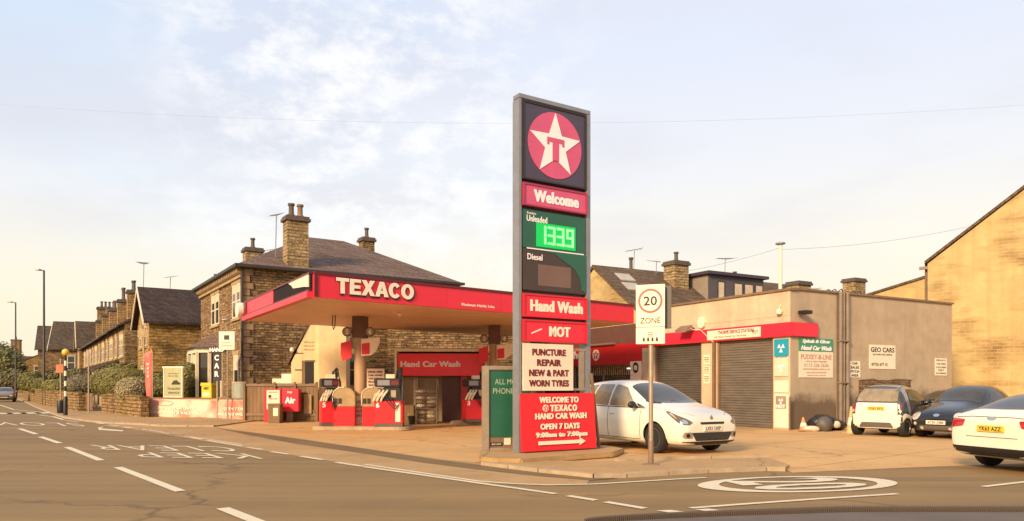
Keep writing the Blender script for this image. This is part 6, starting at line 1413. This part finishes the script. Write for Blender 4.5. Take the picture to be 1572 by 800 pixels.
    def mirror(s, x, y, z, mat, side):
        m_ = MB(); blob(m_, (x, y + side * .12, z), (.075, .12, .085), 12, 0); m_.tube([(x, y - side * .04, z - .06), (x, y + side * .08, z - .03)], .03, 8)
        obj('wing_mirror', m_, mat, s.t, True)

# stations: x, zbottom, halfwidth, zmid, zbelt, ztop, roof width fraction, roof drop
SC_ST = [(2.20, .34, .62, .48, .60, .68, .74, .02), (2.17, .22, .76, .48, .70, .80, .76, .03), (2.06, .19, .86, .52, .80, .90, .78, .035), (1.80, .18, .915, .57, .88, .99, .80, .04), (1.40, .18, .925, .60, .94, 1.07, .82, .045), (1.08, .18, .925, .62, .97, 1.13, .83, .05),
         (.78, .18, .925, .63, .99, 1.29, .80, .09), (.40, .18, .925, .63, 1.0, 1.49, .76, .09), (.05, .18, .925, .63, 1.01, 1.61, .74, .09), (-.35, .18, .925, .63, 1.02, 1.665, .73, .08), (-.9, .18, .92, .63, 1.03, 1.66, .73, .08), (-1.45, .18, .915, .64, 1.05, 1.62, .72, .08), (-1.75, .19, .90, .66, 1.06, 1.56, .70, .08), (-1.98, .22, .86, .66, 1.04, 1.40, .70, .08), (-2.10, .26, .80, .64, .98, 1.12, .76, .05), (-2.16, .32, .70, .60, .82, .92, .8, .04)]
fa = Vector((3.95, 16.95)); hd = R(-60); hv = Vector((math.cos(hd), math.sin(hd)))
cc = fa - hv * 1.32
car = Car('white_people_carrier', 'white family car with black wheels parked behind the price sign, facing the road', 'car', SC_ST, (cc.x, cc.y, .006), hd, M['carwhite'], (1.32, -1.38), .385, .335, half=.92)
ws_p = [(1.06, -.76), (1.17, -.35), (1.20, 0), (1.17, .35), (1.06, .76), (.20, .62), (.14, .3), (.12, 0), (.14, -.3), (.20, -.62)]
for S_, sd_ in (('side-', -1), ('side+', 1)):
    car.panel('side_window', [(.66, 1.02), (.12, 1.47), (-.22, 1.54), (-.30, 1.54), (-.34, 1.04)], S_, M['carglass2'], .006, .035)
    car.panel('side_window', [(-.40, 1.04), (-.37, 1.54), (-.95, 1.55), (-1.12, 1.06)], S_, M['carglass2'], .006, .035)
    car.panel('side_window', [(-1.19, 1.07), (-1.03, 1.54), (-1.45, 1.50), (-1.72, 1.18)], S_, M['carglass2'], .006, .04)
    car.panel('side_window', [(.95, 1.02), (.74, 1.02), (.62, 1.12)], S_, M['carglass'], .006, .01)
    car.strip('window_trim', [(.98, 1.0), (-1.75, 1.03)], S_, M['black'], .02, .007)
    for pts in ([(.80, .30), (.84, .55), (.84, .96)], [(-.37, .28), (-.37, 1.0)], [(.80, .285), (-.9, .285)], [(-1.1, 1.0), (-.98, .72), (-.93, .45)]): car.strip('door_seam', pts, S_, M['ink'], .014)
    for xx in (-.22, -.98):
        p = car.hitp(xx, .84, S_); obj('door_handle', MB().box(xx - .09, xx + .09, min(p.y, p.y + sd_ * .03), max(p.y, p.y + sd_ * .03), .83, .86), M['carwhite'], car.t, bevel=.008)
    car.strip('sill_trim', [(.86, .225), (-.9, .225)], S_, M['black'], .05)
    car.mirror(.70, sd_ * .90, 1.07, M['black'], sd_)
    car.wheel(1.32, sd_ * .815, sd_, R(-4), M['alloyb']); car.wheel(-1.38, sd_ * .80, sd_, 0, M['alloyb'])
    car.panel('wheel_arch_lip', [(1.32 + .385 * math.cos(R(a)), .335 + .385 * math.sin(R(a))) for a in range(0, 181, 12)] + [(1.32 + .415 * math.cos(R(a)), .335 + .415 * math.sin(R(a))) for a in range(180, -1, -12)], S_, M['carwhite'], .014, 0)
car.panel('windscreen', ws_p, 'top', M['carglass'], .006, .05)
hl = pm('smoked headlamp', (.16, .125, .085), .12, .3, 9, 0, .3, coat=.8)
for sg in (1, -1):
    o_ = [(sg * .50, .70), (sg * .60, .645), (sg * .80, .66), (sg * .90, .72), (sg * 1.02, .84), (sg * 1.14, .99), (sg * 1.06, .99), (sg * .88, .88), (sg * .66, .785)]
    car.panel('headlamp', o_, 'front', hl, .008, .02, dirv=(-1, -sg * .62, -.10), cell=.035)
    car.panel('headlamp_lens', [(sg * .64, .675), (sg * .76, .68), (sg * .86, .75), (sg * .78, .785), (sg * .66, .745)], 'front', M['chrome'], .012, .03, dirv=(-1, -sg * .62, -.10), cell=.035)
    car.panel('indicator_lens', [(sg * .90, .80), (sg * .96, .83), (sg * 1.07, .955), (sg * 1.0, .93)], 'front', M['lamp'], .012, .02, dirv=(-1, -sg * .62, -.10), cell=.035)
    car.panel('fog_lamp_surround', [(sg * .54, .37), (sg * .56, .50), (sg * .76, .50), (sg * .80, .40), (sg * .74, .36)], 'front', M['galv'], .006, .03, dirv=(-1, -sg * .25, 0)); car.panel('fog_lamp', disc(sg * .67, .43, .05, .045, 16), 'front', M['black'], .012, 0, dirv=(-1, -sg * .25, 0))
car.panel('grille', [(-.60, .49), (-.48, .31), (.48, .31), (.60, .49)], 'front', M['black'], .008, .03)
for i in range(6): car.strip('grille_bar', [(-.57 + .02 * i, .47 - .027 * i), (.57 - .02 * i, .47 - .027 * i)], 'front', M['plasticgrey'], .006, .012)
car.panel('upper_grille', [(-.36, .715), (-.34, .665), (.34, .665), (.36, .715)], 'front', M['black'], .008, .015)
car.panel('bumper_lip', [(-.88, .295), (-.88, .215), (.88, .215), (.88, .295)], 'front', M['black'], .014, .01)
mbd = MB(); p = car.hitp(0, .79, 'front'); s_ = .065
mbd.prism([(0, -s_ * 1.2), (s_ * .7, 0), (0, s_ * 1.2), (-s_ * .7, 0)], -.01, .01, 'yz'); obj('bonnet_badge', mbd, M['chrome'], car.t, loc=(p.x + .004, 0, .79))
car.plate('front', 0, .575, 'LX51 UXP', M['platew'])
for q_ in (1, -1): car.strip('bonnet_seam', [(1.05, q_ * .80), (1.5, q_ * .80), (1.9, q_ * .70), (2.10, q_ * .45)], 'top', M['plasticgrey'], .008)
for sg in (.2, -.55): obj('wiper', MB().tube([(1.16, sg, 1.11), (1.04, sg - .35, 1.16)], .012, 6), M['black'], car.t)
car.panel('rear_window', [(-.6, 1.08), (-.6, 1.42), (.6, 1.42), (.6, 1.08)], 'rear', M['carglass'], .006, .05)

# small two seater: grey shell, white rear
SM_ST = [(1.25, .30, .55, .45, .60, .68, .7, .03), (1.22, .22, .66, .48, .70, .78, .72, .03), (1.05, .20, .74, .52, .80, .92, .74, .04), (.80, .20, .77, .56, .92, 1.10, .78, .08), (.45, .20, .78, .58, .96, 1.36, .76, .1), (.1, .20, .78, .6, .98, 1.50, .74, .09), (-.3, .20, .78, .6, .99, 1.545, .74, .08), (-.7, .20, .78, .6, 1.0, 1.53, .74, .07), (-.95, .20, .775, .6, 1.02, 1.46, .76, .07), (-1.12, .21, .765, .58, .98, 1.24, .82, .05), (-1.21, .23, .75, .5, .86, 1.0, .85, .04), (-1.25, .28, .68, .46, .70, .82, .85, .03)]
ra = Vector((X_(1352, 22.3), 22.3)); h2 = R(40); hv2 = Vector((math.cos(h2), math.sin(h2)))
cc2 = ra + hv2 * (.93)
c2 = Car('small_two_seater_car', 'small white and grey two seater car seen from behind beside the traffic cone', 'car', SM_ST, (cc2.x, cc2.y, .006), h2, M['cargrey'], (.88, -.93), .33, .29, half=.78)
c2.panel('rear_bumper', [(-.745, .24), (-.745, .60), (-.70, .66), (.70, .66), (.745, .60), (.745, .24)], 'rear', M['carwhite'], .012, .05)
c2.panel('tailgate', [(-.62, .66), (-.60, 1.0), (.60, 1.0), (.62, .66)], 'rear', M['carwhite'], .010, .04)
for S_, sd_ in (('side-', -1), ('side+', 1)):
    c2.panel('rear_quarter', [(-1.19, .28), (-1.19, .66), (-1.05, .70), (-.9, .66), (-.62, .60), (-.56, .50), (-.60, .30)], S_, M['carwhite'], .010, .05)
    c2.panel('safety_frame', [(-.92, .95), (-.92, 1.44), (-.86, 1.47), (-.2, 1.49), (.3, 1.40), (.72, 1.1), (.66, 1.1), (.27, 1.33), (-.2, 1.41), (-.66, 1.40), (-.72, 1.0), (-.64, .3), (-.74, .3)], S_, M['carsilver'], .008, .03)
    c2.panel('side_window', [(.56, 1.03), (.22, 1.31), (-.2, 1.39), (-.62, 1.38), (-.66, 1.03)], S_, M['carglass'], .012, .03)
    c2.panel('rear_side_glass', [(-1.12, 1.02), (-1.08, 1.30), (-1.0, 1.40), (-.93, 1.42), (-.92, 1.04)], S_, M['carglass'], .012, .03)
    c2.strip('door_seam', [(-.62, 1.0), (-.6, .5), (-.5, .3), (.4, .28)], S_, M['black'], .012)
    c2.mirror(.52, sd_ * .77, 1.02, M['black'], sd_)
    c2.wheel(.88, sd_ * .68, sd_); c2.wheel(-.93, sd_ * .68, sd_, 0, None, 6)
    c2.panel('tail_lamp', disc(sd_ * .665, .90, .045, .07, 14), 'rear', M['tail'], .013, 0); c2.panel('tail_lamp', disc(sd_ * .68, .76, .04, .05, 14), 'rear', M['lamp'], .013, 0)
c2.panel('rear_window', [(-.60, 1.04), (-.54, 1.42), (.54, 1.42), (.60, 1.04)], 'rear', M['carglass2'], .010, .05)
c2.panel('lower_grille', [(-.50, .28), (-.42, .42), (.42, .42), (.50, .28)], 'rear', M['plasticgrey'], .016, .03)
c2.panel('windscreen', [(.95, -.56), (.95, .56), (.28, .5), (.28, -.5)], 'top', M['carglass'], .006, .05)
c2.panel('roof_panel', [(-.85, -.50), (-.85, .50), (.2, .50), (.2, -.50)], 'top', M['carsilver'], .008, .08)
c2.plate('rear', 0, .83, 'YG62 RFX', M['platey'])

# rounded black coupe facing the road
BE_ST = [(2.05, .32, .50, .44, .50, .58, .75, .03), (2.02, .24, .66, .48, .60, .68, .74, .04), (1.85, .20, .80, .54, .72, .82, .70, .07), (1.5, .19, .86, .60, .78, .94, .62, .10), (1.1, .19, .865, .62, .84, 1.02, .66, .10), (.82, .19, .865, .62, .90, 1.14, .74, .11), (.5, .19, .865, .62, .92, 1.36, .74, .13), (.15, .19, .865, .62, .94, 1.51, .72, .14), (-.25, .19, .865, .62, .95, 1.57, .70, .14), (-.7, .19, .865, .62, .95, 1.53, .69, .14), (-1.1, .19, .865, .62, .94, 1.40, .68, .13), (-1.5, .20, .85, .60, .88, 1.18, .66, .12), (-1.85, .22, .78, .56, .76, .86, .7, .07), (-2.0, .28, .64, .48, .60, .68, .74, .04)]
fb = Vector((X_(1437, 20.9), 20.9)); h3 = R(-145); hv3 = Vector((math.cos(h3), math.sin(h3)))
cb3 = fb - hv3 * 2.03
c3 = Car('rounded_black_car', 'black rounded retro style car with circular headlamps, facing the road', 'car', BE_ST, (cb3.x, cb3.y, .006), h3, M['carblack'], (1.25, -1.26), .36, .32, half=.865)
c3.panel('windscreen', [(.90, -.66), (.98, 0), (.90, .66), (.22, .54), (.16, 0), (.22, -.54)], 'top', M['carglass'], .006, .08)
c3.panel('rear_window', [(-1.5, -.5), (-1.5, .5), (-.95, .5), (-.95, -.5)], 'top', M['carglass'], .006, .08)
for S_, sd_ in (('side-', -1), ('side+', 1)):
    c3.panel('side_window', [(.62, .98), (.2, 1.29), (-.25, 1.37), (-.45, 1.36), (-.50, .99)], S_, M['carglass'], .006, .03)
    c3.panel('side_window', [(-.56, .99), (-.51, 1.35), (-.85, 1.28), (-1.15, 1.05), (-1.1, 1.0)], S_, M['carglass'], .006, .03)
    c3.strip('door_seam', [(.7, .30), (.74, .9)], S_, M['ink']); c3.strip('door_seam', [(-.52, .30), (-.52, .96)], S_, M['ink'])
    c3.mirror(.62, sd_ * .85, 1.0, M['carblack'], sd_)
    c3.wheel(1.25, sd_ * .75, sd_); c3.wheel(-1.26, sd_ * .75, sd_)
    c3.panel('headlamp', disc(sd_ * .60, .70, .13, .15, 20), 'front', M['lamp'], .012, 0, dirv=(-1, -sd_ * .15, -.35), cell=.05)
    c3.panel('indicator', disc(sd_ * .58, .43, .05, .05, 12), 'front', M['lamp'], .012, 0); c3.panel('fog_lamp', disc(sd_ * .38, .30, .045, .045, 12), 'front', M['lamp'], .012, 0)
c3.strip('bonnet_seam', [(1.9, -.0), (1.86, .25), (1.6, .48), (1.0, .62)], 'top', M['plasticgrey'], .012); c3.strip('bonnet_seam', [(1.9, .0), (1.86, -.25), (1.6, -.48), (1.0, -.62)], 'top', M['plasticgrey'], .012)
c3.panel('bonnet_badge', disc(0, .71, .085, .055, 20), 'front', M['chrome'], .012, 0, dirv=(-1, 0, -.4))
c3.panel('lower_grille', [(-.48, .26), (-.45, .38), (.45, .38), (.48, .26)], 'front', M['plasticgrey'], .008, .03)
c3.strip('bumper_strip', [(-.74, .52), (.74, .52)], 'front', M['ink'], .02)
c3.plate('front', 0, .47, 'X730 DBB', M['platew'])

# white saloon leaving at the right edge, seen from behind
AU_ST = [(2.3, .32, .55, .46, .56, .64, .7, .03), (2.2, .22, .74, .5, .64, .72, .72, .04), (1.9, .18, .88, .54, .76, .84, .76, .05), (1.3, .17, .92, .58, .86, .94, .8, .05), (.85, .17, .92, .60, .92, 1.04, .8, .07), (.4, .17, .92, .62, .94, 1.26, .74, .1), (0, .17, .92, .62, .95, 1.37, .70, .1), (-.6, .17, .92, .62, .97, 1.42, .70, .09), (-1.15, .18, .92, .64, .99, 1.39, .69, .09), (-1.6, .18, .92, .66, 1.0, 1.26, .70, .09), (-1.95, .20, .915, .66, .98, 1.10, .78, .05), (-2.20, .24, .90, .64, .95, 1.04, .84, .04), (-2.28, .28, .86, .60, .86, .97, .86, .05), (-2.31, .36, .76, .54, .74, .84, .88, .04)]
ca = Vector((X_(1523, 12.95), 12.95)); h4 = R(16); hv4 = Vector((math.cos(h4), math.sin(h4)))
cc4 = ca + hv4 * 2.28
c4 = Car('white_saloon_car', 'white saloon car cut by the right edge, seen from behind with red tail lamps', 'car', AU_ST, (cc4.x, cc4.y, .006), h4, M['carwhite'], (1.42, -1.40), .37, .33, half=.92)
c4.panel('rear_window', [(-1.96, -.66), (-2.02, 0), (-1.96, .66), (-1.25, .56), (-1.2, 0), (-1.25, -.56)], 'top', M['carglass'], .006, .06)
c4.panel('windscreen', [(.85, -.66), (.9, 0), (.85, .66), (.22, .55), (.16, 0), (.22, -.55)], 'top', M['carglass'], .006, .06)
for S_, sd_ in (('side-', -1), ('side+', 1)):
    c4.panel('side_window', [(.55, .98), (.15, 1.22), (-.4, 1.30), (-.45, .99)], S_, M['carglass'], .006, .03); c4.panel('side_window', [(-.5, .99), (-.45, 1.30), (-.95, 1.24), (-1.4, 1.04)], S_, M['carglass'], .006, .03)
    c4.wheel(1.42, sd_ * .80, sd_); c4.wheel(-1.40, sd_ * .80, sd_)
    c4.panel('tail_lamp', [(sd_ * .42, .90), (sd_ * .46, .78), (sd_ * .80, .73), (sd_ * 1.12, .76), (sd_ * 1.16, .88), (sd_ * .8, .92)], 'rear', M['tail'], .008, .03, dirv=(1, -sd_ * .5, 0), cell=.05)
    c4.strip('door_seam', [(-.5, .3), (-.5, .95)], S_, M['plasticgrey']); c4.strip('door_seam', [(.7, .3), (.75, .9)], S_, M['plasticgrey']); c4.mirror(.55, sd_ * .9, 1.0, M['carwhite'], sd_)
c4.panel('boot_badge', disc(0, .93, .09, .03, 16), 'rear', M['chrome'], .012, 0)
c4.strip('boot_seam', [(-.80, .93), (-.4, .955), (.4, .955), (.80, .93)], 'rear', M['plasticgrey'], .014)
c4.panel('rear_diffuser', [(-.87, .26), (-.88, .42), (.88, .42), (.87, .26)], 'rear', M['black'], .014, .03)
for S_ in ('side-', 'side+'): c4.panel('bumper_skirt', [(-2.25, .26), (-2.25, .42), (-1.82, .36), (-1.82, .22)], S_, M['black'], .014, .02)
c4.strip('boot_fold', [(-.5, .60), (.5, .60)], 'rear', M['plasticgrey'], .012)
c4.plate('rear', 0, .75, 'YK63 AZZ', M['platey'])

# dark hatchback roof between the two, and the far parked car
GE_ST = [(2.0, .30, .5, .45, .55, .62, .7, .03), (1.95, .22, .7, .5, .66, .74, .72, .04), (1.5, .19, .83, .56, .80, .90, .78, .05), (1.0, .19, .84, .6, .90, 1.02, .8, .06), (.55, .19, .84, .6, .93, 1.25, .76, .1), (.1, .19, .84, .6, .94, 1.40, .72, .1), (-.6, .19, .84, .6, .96, 1.43, .72, .09), (-1.3, .19, .84, .6, .98, 1.38, .72, .09), (-1.7, .2, .82, .6, .96, 1.2, .76, .07), (-1.9, .24, .78, .58, .86, .98, .8, .05), (-1.98, .3, .66, .54, .68, .8, .8, .04)]
def generic_car(name, label, P, heading, paint, plate='SK04 LMO'):
    k = Car(name, label, 'car', GE_ST, (P[0], P[1], .006), heading, paint, (1.2, -1.25), .35, .31, half=.84, subs=2)
    k.panel('windscreen', [(1.0, -.62), (1.05, 0), (1.0, .62), (.2, .52), (.15, 0), (.2, -.52)], 'top', M['carglass'], .006, .06)
    for S_, sd_ in (('side-', -1), ('side+', 1)):
        k.panel('side_window', [(.75, .97), (.2, 1.28), (-.4, 1.34), (-.42, .98)], S_, M['carglass'], .006, .03); k.panel('side_window', [(-.48, .98), (-.46, 1.34), (-1.1, 1.32), (-1.4, 1.05)], S_, M['carglass'], .006, .03)
        k.wheel(1.2, sd_ * .73, sd_); k.wheel(-1.25, sd_ * .73, sd_); k.mirror(.72, sd_ * .83, .98, paint, sd_)
        k.panel('headlamp', [(sd_ * .42, .66), (sd_ * .45, .56), (sd_ * .72, .58), (sd_ * .76, .70)], 'front', M['lamp'], .01, .03)
    k.panel('grille', [(-.4, .5), (-.4, .6), (.4, .6), (.4, .5)], 'front', M['black'], .008, .03); k.panel('lower_grille', [(-.5, .27), (-.5, .38), (.5, .38), (.5, .27)], 'front', M['black'], .008, .03)
    k.panel('rear_window', [(-.55, 1.02), (-.5, 1.30), (.5, 1.30), (.55, 1.02)], 'rear', M['carglass'], .008, .04)
    k.plate('front', 0, .45, plate, M['platew']); return k
generic_car('dark_hatchback', 'dark hatchback mostly hidden behind the black rounded car', (X_(1447, 27.0) + .3, 27.0), R(-150), M['carblack'])
generic_car('parked_saloon', 'bronze grey car parked at the kerb far down the road', (X_(13, 70) - 1.0, 71), R(-58), M['carbrown'], 'DG58 TRV')

# ------------------------------------------------------------------ cones and rubbish by the workshop wall
def cone(label, P, h, mat1, mat2, lean=0):
    t = thing('traffic_cone', label, 'traffic cone', P, 0)
    obj('base', MB().box(-.2, .2, -.2, .2, 0, .04), mat1, t, bevel=.01)
    c_ = obj('cone_body', MB().lathe([(.15, .041), (.10, h * .4), (.065, h * .7), (.03, h), (.02, h)], n=18), mat1, t, 'auto')
    obj('reflective_band', MB().lathe([(.117, h * .33), (.083, h * .6)], n=18), mat2, t, 'auto'); t.rotation_euler = (lean, 0, 0); return t
cone('tall faded cream traffic cone beside the small two seater', (X_(1307, 23.2), 23.2, .005), .86, pm('faded cone', (.66, .44, .20), .6), M['sign'])
cone('small faded traffic cone leaning by the rubbish bags', (X_(1234, 24.6), 24.6, .005), .46, pm('orange cone', (.62, .26, .11), .6), M['sign'], R(-8))
def bag(label, P, r, mat, seed):
    o = obj('rubbish_bag', blob(MB(), (0, 0, r[2] * .85), r, 14, .13, seed), mat, None, True, loc=P); tag(o, label, 'rubbish bag', 'rubbish heaped at the foot of the workshop side wall')
bag('large black rubbish bag slumped against the workshop side wall', (X_(1262, 24.9), 24.9, .005), (.48, .34, .30), M['bag'], 1)
bag('second black rubbish bag slumped beside the drain pipes', (X_(1280, 25.2), 25.2, .005), (.40, .3, .20), M['bag'], 2)
bag('dusty grey rubbish sack in front of the black bags', (X_(1266, 24.5), 24.5, .005), (.26, .2, .27), M['plasticgrey'], 3)
bag('crumpled white plastic bag beside the small cone', (X_(1246, 24.5), 24.5, .005), (.30, .12, .10), M['bagw'], 4)
bag('crumpled white sheet draped on the black rubbish bags', (X_(1284, 24.7), 24.7, .12), (.14, .1, .12), M['bagw'], 5)
cy = MB().tube([(0, 0, 0), (0, 0, 1.1), (.05, -.02, 1.16)], .03, 8); tag(obj('standpipe', cy, M['steelw'], None, loc=(X_(1212, 25.1), 25.1, 0)), 'short rusty pipe standing at the workshop corner', 'pipe')

# ------------------------------------------------------------------ dashboard of the car the photograph is taken from
dbm = MB(); nn = 90; vs = []
def dash_top(u): return 1.5 - .001 - (.1845 - .010 * math.sin(min(1, max(0, u)) * math.pi * .62) ** 1.0) * .86
rows_ = 6
for i in range(nn + 1):
    u = i / nn; x = .085 + u * .68
    yb = .86 + .02 * math.sin(u * 3)
    zt_ = 1.5 - (.1830 - .0165 * min(1, u * 2.2) ** .6) * yb
    for k, (dy, dz) in enumerate(((0, -.12), (0, -.004), (-.02, 0), (-.10, .000), (-.20, -.008), (-.26, -.10))): vs.append((x, yb + dy, zt_ + dz))
dbm.add(vs, [(i * rows_ + k, (i + 1) * rows_ + k, (i + 1) * rows_ + k + 1, i * rows_ + k + 1) for i in range(nn) for k in range(rows_ - 1)])
dash = thing('car_dashboard', 'dark ribbed edge of a car dashboard along the bottom right corner', 'dashboard', (0, 0, 0))
obj('top', dbm, pm('dash plastic', (.12, .085, .058), .75, .15, 12), dash, True)
rbm = MB()
for i in range(300):
    u = i / 299; x = .085 + u * .68; yb = .86 + .02 * math.sin(u * 3); zt_ = 1.5 - (.1830 - .0165 * min(1, u * 2.2) ** .6) * yb
    rbm.box(x - .0006, x + .0006, yb - .006, yb + .006, zt_ - .01, zt_ + .0028)
obj('rib', rbm, pm('dash rib', (.10, .07, .048), .8, .1), dash)
